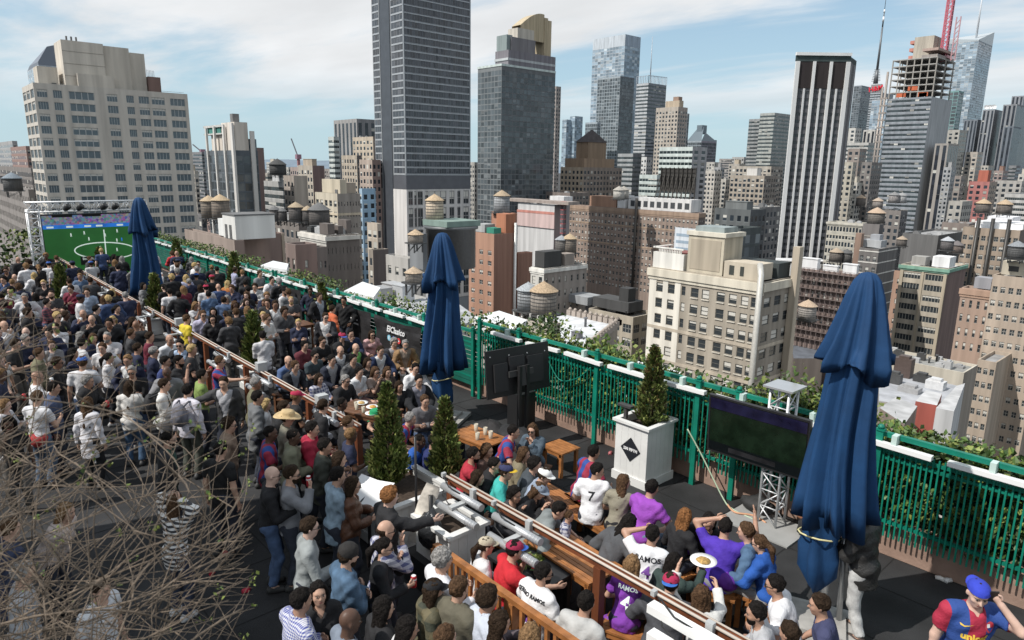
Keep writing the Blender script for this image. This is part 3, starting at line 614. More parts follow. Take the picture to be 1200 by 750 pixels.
tank('weathered wood barrel tank with tan cone roof, beyond the fence right of the umbrella', 94, 636.5, 367, 1.85, 3.1, 1.5, wood=(.27, .24, .21), cap=(.55, .41, .27))
B = bld('shop_building', 'low tan corner building with gridded windows and a red shop sign', 170, (742, 372), 690, 770, wall=(.42, .36, .27), right=(.44, .38, .28), fh=3.5, nL=4, win=(.72, .62), nR=3, winR=(.7, .6), style='wide', mt=1.4, ylim=420, roofc=(.16, .15, .14), maxrows=4)
P0 = B['P']
addbox(B, 'roof_shed', 4, 16, 3, 9, .003, 2.6, (.07, .07, .07)); addbox(B, 'roof_shed', 17, 25, 2, 8, .003, 2.2, (.3, .31, .32)); addbox(B, 'roof_tank', 5, 8, 4, 7, 2.6, 6, (.05, .05, .05))
addbox(B, 'shop_sign', 0, B['w']*.8, -.6, -.35, -19.6, -15.4, (.3, .02, .04)); addbox(B, 'shop_sign', -.6, -.35, .5, B['dp'], -19.6, -15.4, (.3, .02, .04))
for k in range(6): addbox(B, 'sign_lettering', 1+k*2.5, 2.6+k*2.5, -.68, -.603, -18.6+.5*(k % 2), -16.6+.4*(k % 3), (.6, .35, .08) if k % 2 else (.6, .55, .5))
B = bld('apartment_house', 'pale stone apartment house with white end bays, right of the shop corner', 140, (895, 331), 762.5, 931, wall=(.37, .32, .25), right=(.29, .25, .2), fh=3.72, nL=1, patL=[(.07, .135), (.185, .25), (.315, .35), (.4, .47), (.5, .565), (.63, .7), (.735, .8), (.815+.02, .9-.005), (.915, .98)], win=(.5, .56), nR=3, winR=(.62, .56), style='sash', mt=2.6, cornice=.55, corc=(.62, .57, .47), ylim=455, frame=(.12, .12, .11), roofc=(.2, .2, .19), bands=[(13.6, .7, (.47, .41, .33)), (21.4, .7, (.47, .41, .33))])
w_ = B['w']
addbox(B, 'white_end_bay', w_*.8, w_+.18, -.14, -.005, -45, -2.9, (.72, .69, .62)) if False else None
addbox(B, 'attic', w_*.69, w_*.985, .2, 7, .003, 3.6, (.72, .7, .65))
for k in range(14): addbox(B, 'baluster', w_*(.72+.016*k), w_*(.727+.016*k), .3, .6, 3.6, 4.5, (.74, .72, .67))
addbox(B, 'balustrade_rail', w_*.7, w_*.97, .2, .7, 4.5, 4.8, (.74, .72, .67)); addbox(B, 'balustrade_rail', w_*.965, w_*.99, .2, 7, 4.5, 4.8, (.74, .72, .67)); addbox(B, 'attic_terrace', w_*.7, w_*.96, 1, 6.4, 3.603, 3.9, (.25, .1, .09))
addbox(B, 'roof_house', w_*.35, w_*.665, .5, 8, .003, 8.2, (.47, .42, .33)); addbox(B, 'roof_house_cap', w_*.335, w_*.68, .2, 8.3, 8.2, 9.1, (.6, .56, .47)); addbox(B, 'roof_house_roof', w_*.38, w_*.63, 1.5, 7, 9.1, 10.2, (.26, .3, .3)); addbox(B, 'roof_house_panel', w_*.375, w_*.64, .4, .497, .8, 7.4, (.37, .32, .25))
addbox(B, 'attic', w_*.05, w_*.335, .4, 6, .003, 3.4, (.5, .44, .35)); addbox(B, 'attic_window', w_*.25, w_*.29, .33, .397, .6, 2.6, (.05, .055, .05)); addbox(B, 'attic_window', w_*.17, w_*.2, .33, .397, .6, 2.6, (.05, .055, .05))
addbox(B, 'chimney', -1.6, -.1, B['dp']*.84, B['dp']*.97, -30, 6.6, (.44, .38, .3)); addbox(B, 'dark_shed', .6, w_*.5, 7, 12, .003, 3.2, (.05, .06, .06))
b = MB(); hh = B['h']; b.tube([(-.2, -1., 0), (-.2, -1., hh+1.6), (-1.6, .8, hh+3.4)], .62, 10); b.build('flue', [METAL], B['t'], (.6, .58, .53))
L_ = B['w']; fh = 3.72; b = MB(); hh = B['h']
for a, c in ((.0, .07), (.135, .185), (.25, .305)): b.box(-L_+a*L_, -L_+c*L_, -.09, -.004, hh-24, hh-2.7)
for a, c in ((.07, .135), (.185, .25)):
 for k in range(6): b.box(-L_+a*L_+.003, -L_+c*L_-.003, -.085, -.005, hh-2.62-fh*(k+1)-fh*.22+.2, hh-2.6-fh*(k+1)+fh*.2)
b.build('stone_bay', [WALL], B['t'], (.72, .68, .6))
for k in range(6):
 for a in (.07, .185, .4, .5, .63, .735, .825, .915):
  addbox(B, 'sill', L_*(1-a)-L_*.068, L_*(1-a)+.003, -.22, -.095, -2.6-fh*(k+1)+fh*.2-.22, -2.6-fh*(k+1)+fh*.2, (.6, .56, .48)) if k < 5 and a > .3 else None
bld('dark_building', 'dark green glass building with low roof behind the apartment house', 190, (868, 268), 846, 892, wall=(.06, .075, .075), proc=P_GRID, roofc=(.12, .13, .13))
bld('loft_building', 'dark roofed loft with netting behind the stone roof house', 250, (880, 246), 838, 898, wall=(.1, .11, .11), right=(.07, .075, .08), proc=P_PUNCH, roofc=(.15, .16, .17), ph=((.2, .8, .2, .6, 2.5, (.16, .17, .17)),))
B = bld('loft_building', 'grey stone loft with a red vertical sign left of the white striped tower', 290, (890, 243), 868, 915, wall=(.5, .48, .44), right=(.16, .15, .145), proc=P_PUNCH, roofc=(.2, .2, .2))
addbox(B, 'vertical_sign', -.9, -.003, .2, 4.2, -26, -12, (.4, .03, .06)); addbox(B, 'vertical_sign', -.9, -.003, .2, 4.2, -11.9, -7, (.7, .7, .7))
PL, PRr = atd(933, 65, 372), atd(997, 66, 372)
u_ = (PRr-PL); u_[2] = 0; Lw = float(np.linalg.norm(u_)); u_ /= Lw; ang = math.atan2(u_[1], u_[0])
hT = PL[2]-STREET
t = thing('office_tower', 'white and charcoal striped office tower leaning over the right umbrella', 'building', (PL[0], PL[1], STREET), ang)
STR = mat('pale_stone', objcol=True, rough=.7, noise=.08, nscale=.2, streak=1)
b = MB(); n_ = 16; nr = 25
rowh = 3.78; us = []
for bay in range(3):
 for hf in range(2):
  for k in range(3):
   c_ = (bay+hf*.5+(.5*(k+.72)/3.4)+.02)/3*(Lw-3.2)+1.6; us.append((c_-.75, c_+.75))
vs = [(hT-17-rowh*(k+1)+.8, hT-17-rowh*(k+1)+2.5) for k in range(int((hT-24)/rowh))][::-1]
facade(b, (0, 0, 0), (1, 0, 0), Lw, 0, hT-3, us, vs, .3); b.build('wall', [WALL], t, (.105, .108, .118))
cnt = 0; b2 = MB()
cells = [(u, v) for v in vs[::-1] for u in us]
for i, (u, v) in enumerate(cells):
 if i < 100:
  o = link('window', WV['plain'][0], t, (.05, .05, .05), ((u[0]+u[1])/2, .28, (v[0]+v[1])/2)); o.scale = (u[1]-u[0], 1, v[1]-v[0])
 else: b2.quad((u[0], .28, v[0]), (u[1], .28, v[0]), (u[1], .28, v[1]), (u[0], .28, v[1]))
b2.build('window', [GLASS], t)['kind'] = 'stuff'
for k in range(4):
 x = 1.6*0+(Lw-2.2)*k/3; wd = 2.2 if k in (0, 3) else 1.5
 b = MB(); b.box(x+(0 if k in (0, 3) else .3), x+wd+(0 if k in (0, 3) else .3), -1.1, -.003, 0, hT-3.003); b.build('white_rib', [STR], t, (.72, .72, .71))
for k in range(3):
 x = 1.6+(Lw-3.2)*(k+.5)/3; b = MB(); b.box(x-.45, x+.45, -.7, -.004, 0, hT-17); b.build('white_rib', [STR], t, (.66, .66, .66))
b = MB(); b.box(-.2, Lw+.2, -1.2, .6, hT+.003, hT+1.6); b.poly([(0, .6, hT+.01), (Lw, .6, hT+.01), (Lw+11, 17, hT+.01), (8, 17, hT+.01)]); b.build('roof_cap', [STR], t, (.75, .76, .76))
b = MB(); b.box(0, Lw, -.5, .5, hT-3, hT); b.quad((Lw, .5, hT-3), (Lw+11, 16, hT-3), (Lw+11, 16, hT), (Lw, .5, hT)); b.build('top_band', [WALL], t, (.05, .07, .07))
b = MB(); b.box(.2, Lw-.2, -.35, -.006, hT-16.8, hT-3.003); b.build('plant_louvre', [WALL], t, (.035, .028, .028))
b = MB(); b.quad((Lw, 0, 0), (Lw+11, 16, 0), (Lw+11, 16, hT-3), (Lw, 0, hT-3)); b.quad((8, 16, 0), (0, 0, 0), (0, 0, hT-3), (8, 16, hT-3)); b.build('side_wall', [WALL], t, (.13, .125, .13))
for k in range(2):
 b = MB(); b.box(Lw+2.2+k*5.5, Lw+2.6+k*5.5, 3+k*8, 4.4+k*8, 0, hT-3.01); b.build('white_rib', [STR], t, (.4, .4, .42))
t = thing('office_tower_podium', 'low white ribbed podium at the foot of the white striped tower', 'building', tuple(atd(899, 308, 352))[:2]+(STREET,), ang)
hP = atd(899, 306, 352)[2]-STREET
b = MB(); b.box(0, 31, 0, 10, 0, hP); b.build('wall', [WALL], t, (.05, .052, .06))
for k in range(11):
 b = MB(); b.box(k*3, k*3+.8, -.5, -.003, 0, hP-1); b.build('white_rib', [STR], t, (.7, .7, .69))
b = MB(); b.box(-.3, 31.3, -.7, 10.3, hP+.003, hP+.5); b.build('roof', [ROOFM], t, (.6, .6, .6))
B = bld('loft_building', 'beige office loft with a bright upper row, at the foot of the white striped tower', 330, (1011, 262), 970, 1020, wall=(.42, .39, .32), right=(.2, .18, .16), fh=3.7, nL=11, win=(.62, .58), proc=P_DENSE, ylim=300, cornice=.5, bands=[(6, .6, (.5, .47, .4))])
tank('weathered tank with tan cone on the beige office loft beside the white striped tower', 300, 979, 306, 2.7, 4, 1.5, cap=(.5, .4, .3)); tank('dark tank right of the weathered tank below the beige office loft', 300, 991, 307, 2.4, 4, 1.5, wood=(.12, .115, .11), cap=(.15, .15, .15))
tank('brown water tank with tan cone standing high in front of the construction tower, left one', 400, 1008, 241, 2.6, 4.4, 3, cap=(.6, .45, .32)); tank('tan-roofed water tank partly behind the stack of the grey striped block', 395, 1028, 243, 2.8, 3.6, 3, cap=(.55, .45, .36), wood=(.3, .27, .25))
B = bld('stepped_building', 'dark grey stepped penthouse block carrying a round tank with tan cone', 290, (1031, 263), 1011.5, 1036, wall=(.17, .15, .14), right=(.12, .11, .11), proc='blank', bands=[(5, .4, (.35, .33, .3)), (12, .4, (.35, .33, .3))])
tank('big dark barrel tank with tan cone on the dark stepped penthouse', 297, 1026, 262, 3.4, 4.6, .6, cap=(.6, .45, .33), wood=(.16, .145, .13))
B = bld('brick_building', 'dark brown brick block behind the dark stepped penthouse', 350, (1056, 247), 1034, 1064, wall=(.2, .17, .15), right=(.13, .12, .12), proc=P_PUNCH)
tank('grey square-topped tank on the dark brown block under the construction tower', 356, 1047, 237, 2.5, 3.6, .6, wood=(.33, .31, .3), cap=(.3, .3, .3)); tank('pale tank at the right on the dark brown block under the construction tower', 356, 1056, 237, 2.3, 3.4, .6, wood=(.42, .42, .42), cap=(.4, .4, .4))
B = bld('striped_building', 'grey brick block with thin white bands above the right umbrella', 225, (1030, 292), 1007.5, 1052, wall=(.15, .135, .125), right=(.13, .12, .115), fh=3.7, nL=3, win=(.5, .5), nR=0, style='wide', frame=(.5, .5, .48), roofc=(.3, .29, .28), bands=[(.8+3.7*k, .35, (.62, .6, .56)) for k in range(8)], ylim=350)
addbox(B, 'chimney', B['w']+.2, B['w']+2.2, 1, 3, -8, 4.6, (.26, .18, .14)); addbox(B, 'cooling_tower', 1, 7, 4, 9, .003, 2.4, (.36, .37, .38)); addbox(B, 'cooling_tower', 2, 5, 5, 8, 2.4, 4.2, (.3, .31, .33))
B = bld('scaffolded_building', 'low brown brick building wrapped in scaffolding left of the right umbrella', 185, (1004, 322), 937, 1012, wall=(.24, .17, .145), right=(.2, .15, .13), fh=3.6, nL=9, win=(.45, .5), nR=2, ylim=380, roofc=(.7, .7, .7), ph=((.02, .25, .1, .4, 2.4, (.7, .7, .7)), (.35, .6, .15, .4, 1.4, (.72, .72, .72)), (.7, .98, .1, .5, 2.8, (.66, .66, .66))))
b = MB(); w_ = B['w']; hh = B['h']
for k in range(12): b.beam((-w_+w_*k/11, -1.1, 0), (-w_+w_*k/11, -1.1, hh+.3), .14); b.beam((-w_+w_*k/11, -.3, 0), (-w_+w_*k/11, -.3, hh+.3), .14)
for k in range(9): b.box(-w_-.4, .2, -1.25, -.2, hh-.6-k*2.4, hh-.45-k*2.4); b.beam((-w_, -1.2, hh+.5-k*2.4), (0, -1.2, hh+.5-k*2.4), .1)
b.build('scaffolding', [METAL], B['t'], (.2, .16, .15))
tank('small tank with bright tan cone left of the right umbrella', 160, 945, 374, 2.0, 3.2, 1.5, cap=(.62, .47, .34), wood=(.3, .28, .26))
slab('low_roof', 'low dark roof with tanks and pipes left of the right umbrella', 'building', [(925, 392), (960, 376), (975, 384), (965, 420), (930, 420)], -44, 30, (.12, .13, .15), (.2, .17, .15))
B = bld('loft_building', 'beige loft with two wide columns of windows, green cornice and dark red side wall', 236, (1111.5, 315), 1056, 1133, wall=(.43, .37, .28), right=(.2, .125, .105), fh=3.75, nL=2, win=(.8, .56), nR=0, style='band', mt=1.8, ylim=416, cornice=.6, corc=(.2, .36, .28), roofc=(.55, .55, .55), frame=(.35, .34, .3))
addbox(B, 'bulkhead', 8, 12.5, 2, 7, .003, 3, (.33, .32, .3)); addbox(B, 'bulkhead', .6, 6, 2.5, 9, .003, 3.6, (.72, .72, .72))
for k in range(3): addbox(B, 'pier', (.1, B['w']*.48, B['w']-1.2)[k], (1.1, B['w']*.52, B['w']-.1)[k], -.35, -.003, -60, -2, (.44, .38, .29))
tank('dark tank with pale metal cone behind the beige loft with green cornice', 262, 1109, 293, 2.2, 3.6, 1.2, cap=(.55, .57, .6), wood=(.13, .12, .12)); tank('round dark squat tank right of the pale-coned tank', 270, 1120, 296, 2.4, 3, 1, wood=(.2, .16, .14), cap=(.22, .2, .2))
tank('small pale brown tank with tan cone left of the beige loft roof', 275, 1056, 288, 1.9, 2.6, 1, cap=(.5, .4, .3))
bld('brick_building', 'narrow orange brick building left of the beige loft with green cornice', 248, (1058, 319), 1043, 1062, wall=(.4, .23, .15), right=(.3, .17, .12), fh=3.7, nL=2, win=(.4, .5), nR=0, ylim=400, foot=False)
B = bld('white_building', 'small white row building between the beige loft and the tall tan block', 262, (1124, 386), 1100, 1140, wall=(.6, .58, .54), fh=3.6, bay=3, ylim=425)
B = bld('low_building', 'low building with a broad grey gravel roof and cream front right of the right umbrella', 150, (1130, 437), 1030, 1146, wall=(.5, .45, .36), right=(.3, .25, .2), proc='blank', nR=0, roofc=(.27, .27, .255), par=.6)
for k, (x, y) in enumerate(((10, 5), (15, 9), (20, 4), (5, 8), (24, 10), (7, 14), (17, 15))): addbox(B, 'roof_unit', x, x+1.2, y*.6, y*.6+1, -.59, .5, (.42, .42, .42))
t, loc, h = slab('low_building', 'low cluttered silver roof in front of the cream walled gravel roof', 'building', [(1030, 445), (1040, 433), (1122, 452), (1098, 478), (1030, 470)], -36, 28, (.36, .37, .39), (.4, .38, .36))
slab('shop_house', 'little red fronted house with a silver roof below the gravel roofed building', 'building', [(1073, 470), (1085, 457), (1104, 461), (1098, 475)], -34, 18, (.5, .5, .5), (.33, .09, .07))
slab('wall_building', 'pale grey blank wall building in the low gap right of the right umbrella', 'building', [(1097, 478), (1121, 452), (1131, 449), (1118, 482)], -33, 26, (.45, .45, .45), (.48, .48, .48))
slab('brick_house', 'small brown brick house just beyond the hedge right of the right umbrella', 'building', [(1031, 478), (1050, 465), (1075, 476), (1060, 497)], -33, 22, (.4, .4, .4), (.24, .19, .16))
for i, (x, y, z, lab) in enumerate(((1048, 449, -36, 'dark ventilation stack on the silver roof, leftmost'), (1058, 441, -36, 'tall dark duct cluster on the silver roof'), (1080, 447, -36, 'black duct in the middle of the silver roof'), (1096, 455, -36, 'white box at the right end of the silver roof'), (1066, 459, -36, 'low grey box at the front of the silver roof'))):
 q = onz(x, y, z); b = MB(); s = (1.2, 1.6, 1.4, 1.6, 1.8)[i]; b.box(-s, s, -s*.7, s*.7, .003, (2, 4, 1.4, 1.6, 1)[i]); b.box(-s*.6, s*.6, -s*.5, s*.5, (2, 4, 1.4, 1.6, 1)[i]+.003, (2, 4, 1.4, 1.6, 1)[i]+.5)
 tag(b.build('roof_unit', [METAL], None, ((.1, .1, .1), (.12, .09, .08), (.07, .07, .07), (.7, .7, .7), (.4, .4, .4))[i], tuple(q)), lab, 'roof unit', 'ducts and boxes on the silver roof')
B = bld('office_block', 'big tan block with rows of paired windows cut by the right edge', 172, (1232, 329), 1164, 1262, wall=(.43, .335, .25), right=(.3, .23, .17), fh=3.62, nL=7, win=(.62, .46), nR=0, style='pair', mt=2, ylim=525, frame=(.42, .4, .36), roofc=(.4, .37, .33))
Pq = B['P']; w1 = B['w']
addbox(B, 'bulkhead', w1*.35, w1*.92, 3, 9, .003, 3.6, (.5, .45, .36)); addbox(B, 'bulkhead_window', w1*.62, w1*.8, 2.94, 2.997, 1, 2.4, (.06, .06, .06))
zl = ony(1150, 420, Pq[1])[2]
Pl = ony(1164, 420, Pq[1]); w2 = along(Pl, (-1, 0, 0), 1145)
B2 = bld('office_block', 'lower stepped wing of the big tan block at the right edge', 171.2, (1168, 425), 1146, 1170, wall=(.42, .33, .245), fh=3.62, nL=3, win=(.66, .46), nR=0, style='pair', mt=1, ylim=525, dp=14, foot=False)
B3 = bld('brick_building', 'pinkish brick building with arched window heads left of the tan block', 186, (1163, 341), 1127, 1170, wall=(.41, .275, .2), right=(.3, .2, .15), fh=4, nL=4, win=(.36, .55), nR=0, mt=2.4, ylim=420, cornice=.4, corc=(.4, .27, .2), roofc=(.3, .3, .3), bands=[(22, 1.2, (.3, .22, .17))])
addbox(B3, 'bulkhead', 1, 5, 2, 6, .003, 3, (.3, .3, .32))
tank('dark tank with grey cone on the tan bulkhead at the right edge', 178, 1190, 303, 2.0, 3.2, 1.2, cap=(.32, .34, .36), wood=(.1, .1, .1))
B = bld('loft_building', 'tan brick loft with black vertical pipes and a white roof at the right edge', 262, (1196, 270), 1129, 1230, wall=(.34, .255, .18), right=(.2, .15, .12), fh=3.7, nL=9, win=(.72, .52), nR=0, style='pair', ylim=345, roofc=(.7, .7, .7), mt=2.2, ph=((.1, .95, .25, .6, 1.6, (.74, .74, .74)), (.5, .97, .62, .9, 3, (.7, .7, .72))))
for u in (.2, .48, .73):
 b = MB(); b.tube([(-B['w']*u, -.8, 0), (-B['w']*u, -.8, B['h']+4)], .7, 8); b.build('flue', [METAL], B['t'], (.05, .048, .045))
tank('left brown tank with tan cone on the white roof of the piped tan loft', 275, 1151, 249, 2.6, 3.6, 1.5, cap=(.6, .45, .3)); tank('right brown tank with tan cone on the white roof of the piped tan loft', 275, 1176, 250, 2.7, 3.6, 1.5, cap=(.58, .44, .3))
B = bld('red_building', 'red painted building with cream corners in the right middle distance', 430, (1160, 213), 1136, 1169, wall=(.42, .11, .085), right=(.4, .3, .22), proc=P_PUNCH, bay=4)
addbox(B, 'upper_block', 2, B['w']*.65, 2, 8, .003, 7, (.4, .13, .09))
for (d, cx, cy, xl, xr, c, p, lab) in (
 (330, 1136, 262, 1104, 1146, (.22, .17, .14), P_PUNCH, 'brown block behind the beige loft roofs left of the piped loft'),
 (300, 1100, 276, 1058, 1134, (.13, .125, .12), 'blank', 'long low black roofed shed building under the construction tower'),
 (380, 1128, 236, 1112, 1140, (.4, .37, .32), P_PUNCH, 'pale narrow block left of the red building'),
 (520, 1198, 212, 1166, 1230, (.35, .32, .28), P_PUNCH, 'grey beige block right of the red building'),
 (470, 1215, 228, 1178, 1240, (.48, .46, .43), P_RIB, 'white banded block at the right edge beyond the tan loft'),
 (560, 1112, 168, 1096, 1124, (.3, .26, .22), P_VERT, 'brown stone tower close right of the construction tower'),
 (640, 1125, 152, 1105, 1134, (.4, .37, .31), P_PUNCH, 'cream stone shaft behind the brown stone tower'),
 (650, 1146, 178, 1132, 1152, (.45, .38, .3), P_PUNCH, 'small tan ornate tower below the dark midtown slabs'),
 (900, 1146, 140, 1130, 1154, (.09, .1, .12), P_VERT, 'dark slab with vertical lines just left of the wide midtown block'),
 (880, 1166, 128, 1152, 1178, (.22, .22, .23), P_VERT, 'wide grey midtown block with satellite dishes on the roof'),
 (860, 1192, 122, 1176, 1206, (.17, .165, .17), P_VERT, 'dark brown midtown slab at the right edge'),
 (840, 1188, 148, 1177, 1197, (.07, .085, .11), P_VERT, 'black glass midtown slab at the right edge, lower front'),
 (1000, 1200, 112, 1186, 1215, (.2, .2, .22), P_VERT, 'hindmost grey slab at the right edge of the skyline'),
 (700, 1026, 152, 1012, 1032, (.48, .45, .4), P_VERT, 'cream building with tall windows under the red lettered tower'),
 (690, 1003, 150, 990, 1010, (.55, .52, .46), P_PUNCH, 'cream stone cupola block beside the white striped tower'),
 (660, 1018, 167, 992, 1032, (.5, .48, .44), P_RIB, 'white banded block left of the construction tower'),
 (520, 1008, 174, 994, 1016, (.25, .19, .15), P_PUNCH, 'brown gabled tower right of the white striped tower'),
 (500, 1022, 190, 1010, 1034, (.17, .14, .12), P_PUNCH, 'dark brown tower left of the construction tower'),
 (480, 1000, 190, 980, 1004, (.42, .37, .28), P_PUNCH, 'pale narrow building peeking right of the white striped tower'),
 (1150, 1032, 108, 1020, 1047, (.3, .32, .34), P_RIB, 'grey banded tower carrying the red rooftop lettering'),
 (1200, 1010, 100, 1001, 1026, (.14, .16, .19), P_GRID, 'dark blue tower left of the red rooftop lettering'),
 (1100, 1040, 116, 1022, 1052, (.42, .46, .5), P_SKY, 'pale glass block in front of the red lettered tower'),
 (800, 1124, 106, 1112, 1130, (.1, .3, .28), P_GRID, 'teal glass building between the construction tower and the slanted tower')):
 B = bld('midtown_building' if d > 600 else 'building', lab, d, (cx, cy), xl, xr, wall=c, proc=p, fh=4 if d > 500 else 3.7, bay=4.4 if d > 500 else 3.6)
 if 'lettering' in lab and cx == 1032: HB = B
 if 'satellite' in lab: SB = B
for k in range(3):
 b = MB(); b.lathe([(.3, 0), (1.6, .5), (2.6, 1.4), (3.2, 2.4)], 12, cap=False); b.tube([(0, 0, -2), (0, 0, .2)], .4, 6)
 o = b.build('satellite_dish', [METAL], SB['t'], (.8, .8, .8), (-SB['w']*(.2+.3*k), 3, SB['h']+2)); o.rotation_euler = (R(60), 0, R(20))
me = text_mesh('H&M', 11, .6, .12); me.materials.append(mat('red_sign', (.55, .02, .04), emit=.25))
b = MB(); w_ = HB['w']; b.box(-w_*1.0, -.2, -.4, 6, HB['h'], HB['h']+13); b.build('sign_box', [METAL], HB['t'], (.28, .27, .27))
o = link('sign_lettering', me, HB['t'], None, (-w_*.48, -1.2, HB['h']+6)); o.rotation_euler = (R(90), R(-8), 0)
mb = atd(1026, 98, 1165)
t = thing('antenna_mast', 'tall lattice mast rising above the red rooftop lettering', 'antenna', tuple(mb))
b = MB()
for (z0, z1, r) in ((0, 22, 4.2), (22, 90, 2.2), (90, 118, 1.3), (118, 158, .5)): b.tube([(0, 0, z0), (0, 0, z1)], [r, r*.6], 6)
for k in range(8): b.box(-7+k*.4, 7-k*.4, -1, 1, 4+k*2.6, 4.7+k*2.6)
b.build('mast', [METAL], t, (.15, .16, .17)); b = MB(); b.tube([(0, 0, 98), (0, 0, 106)], 1.5, 6); b.tube([(0, 0, 112), (0, 0, 117)], 1.4, 6); b.build('white_section', [METAL], t, (.8, .8, .8))
B = bld('slanted_tower', 'faceted pale glass skyscraper with slanted crown and spire at the right', 1300, (1147, 47), 1110, 1163, wall=(.42, .46, .48), right=(.3, .34, .38), proc=P_SKY, fh=4.4, bay=7, zb=STREET)
w_, d_, h_ = B['w'], B['dp'], B['h']
b = MB(); b.poly([(-w_, 0, h_), (0, 0, h_), (0, 0, h_+1), (-w_, 0, h_-.01+8)][:4]); b.poly([(0, 0, h_), (0, d_, h_), (0, d_, h_+26), (0, 0, h_+1)]); b.poly([(-w_, 0, h_+8), (0, 0, h_+1), (0, d_, h_+26)]); b.build('crown', [mat('crown_glass', objcol=True, rough=.25, noise=.1)], B['t'], (.42, .47, .5))
b = MB(); b.tube([(-w_*.2, 20, h_-5), (-w_*.2, 20, h_+60), (-w_*.2, 20, h_+130)], [2.4, 1.5, .5], 6); b.build('spire', [METAL], B['t'], (.7, .72, .75))
B = bld('construction_tower', 'office tower under construction with open upper floors and concrete core', 560, (1092, 113), 1041, 1116, wall=(.22, .24, .27), right=(.36, .37, .38), proc=P_RIB, procR='blank', fh=3.9, bay=3, mt=.5)
w_, d_, h_ = B['w'], B['dp'], B['h']
for k in range(6): addbox(B, 'floor_slab', -d_*0, w_, 0, d_*.9, 5+k*5.2-.8, 5+k*5.2, (.36, .35, .33))
for k in range(7):
 for j in range(3): b = MB(); b.beam((-w_*k/6, .6+j*d_*.4, h_), (-w_*k/6, .6+j*d_*.4, h_+31), .8); b.build('column', [WALL], B['t'], (.34, .32, .29))
for k in range(3): addbox(B, 'safety_screen', w_*(.1+.25*k), w_*(.32+.25*k), .2, .6, .4+k*5.2 % 10, 3.8+k*5.2 % 10, (.5, .13, .06))
addbox(B, 'safety_screen', w_*.12, w_*.3, .2, .6, .4, 3.4, (.6, .2, .06)); addbox(B, 'concrete_core', w_*.28, w_*.72, d_*.3, d_*.7, 30.6, 50, (.42, .38, .32)); addbox(B, 'upper_deck', .2, w_*.36, .5, d_*.8, 36, 38, (.4, .3, .26))
addbox(B, 'upper_deck', .2, w_*.36, .5, d_*.8, 31, 33, (.3, .27, .25))
for k in range(3): addbox(B, 'form_platform', w_*.72, w_*.82, d_*.3, d_*.5, 33+k*6, 35.6+k*6, (.45, .2, .16))
b = MB();
for k in range(30): b.box(-w_-4.5, -w_-.4, -.5, 3.5, 4+k*5.2-70+20, 4.6+k*5.2-70+20) if 4+k*5.2-50 < h_*0+40 else None
b = MB(); b.tube([(-w_-2.6, -1, 20), (-w_-2.6, -1, h_+22)], 1.0, 4); b.tube([(-w_-5.2, -1, 20), (-w_-5.2, -1, h_+10)], .9, 4)
for k in range(30): b.box(-w_-6.2, -w_+.6*0-.3, -1.8, -.4, h_-6*k, h_-6*k+1.2)
b.build('hoist', [METAL], B['t'], (.34, .3, .27))
cbp = B['P']
t = thing('tower_crane', 'red lattice tower crane mast rising from the construction tower', 'crane', (cbp[0]-w_*.12, cbp[1]+d_*.5, cbp[2]+30))
b = MB()
for sx in (-2, 2):
 for sy in (-2, 2): b.beam((sx, sy, 0), (sx, sy, 110), .9)
for k in range(28):
 z = k*3.9
 for a, c in (((-2, -2), (2, -2)), ((2, -2), (2, 2))): b.beam((*a, z), (*c, z+3.9), .5); b.beam((*c, z), (*a, z), .5)
b.build('mast', [METAL], t, (.5, .13, .17))
b = MB(); b.box(-5, 5, -5, 5, 2, 4); b.box(3, 8, -3, 3, 4, 28, 0) if False else None
for sx in (6, 9): b.beam((sx, 0, 0), (sx, 0, 34), .8)
for k in range(8): b.beam((6, 0, k*4), (9, 0, k*4+4), .5)
b.build('climbing_frame', [METAL], t, (.5, .3, .32))
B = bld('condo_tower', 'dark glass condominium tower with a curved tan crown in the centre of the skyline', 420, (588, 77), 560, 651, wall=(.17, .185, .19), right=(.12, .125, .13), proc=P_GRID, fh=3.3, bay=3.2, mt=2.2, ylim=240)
w_, d_ = B['w'], B['dp']
addbox(B, 'terrace_edge', -.3, w_+.3, -.3, d_, .003, 1.3, (.55, .62, .6)); addbox(B, 'setback_block', .3, w_*.55, d_*.12, d_, 1.4, 10, (.2, .19, .21)); addbox(B, 'setback_band', .2, w_*.56, d_*.11, d_, 4, 5.4, (.45, .47, .48)); addbox(B, 'mechanical_block', 1, w_*.5, d_*.18, d_*.62, 10.003, 18, (.2, .19, .2)); addbox(B, 'mechanical_block', 1.4, w_*.45, d_*.3, d_*.6, 18.003, 24, (.5, .46, .4)); addbox(B, 'glass_penthouse', 2, w_*.5, d_*.12, d_*.22, 10.003, 19, (.25, .3, .3))
b = MB(); y0, y1 = d_*.36, d_*.8; hh = B['h']+24; n_ = 14; pts = [(y0+(y1-y0)*k/n_, hh+2+9*math.sin(k/n_*1.75)) for k in range(n_+1)]
b.poly([(-2, y0, hh-6)]+[(-2, y1, hh-6)]+[(-2, y, z) for y, z in pts[::-1]]); b.poly([(-10, y1, hh-6), (-10, y0, hh-6)]+[(-10, y, z) for y, z in pts])
for k in range(n_): b.quad((-2, *pts[k]), (-2, *pts[k+1]), (-10, *pts[k+1]), (-10, *pts[k]))
b.box(-10, -1.6, y1+.003, y1+3, hh-22, hh+9); b.box(-9, -2.4, y1+3.5, y1+7, hh-24, hh+8)
b.build('curved_crown', [WALL], B['t'], (.46, .38, .26))
bld('glass_tower', 'pale blue glass tower with white top in the middle of the skyline', 900, (733, 40), 695, 751, wall=(.52, .57, .62), right=(.3, .38, .48), proc=P_SKY, fh=4, bay=5, mt=14)
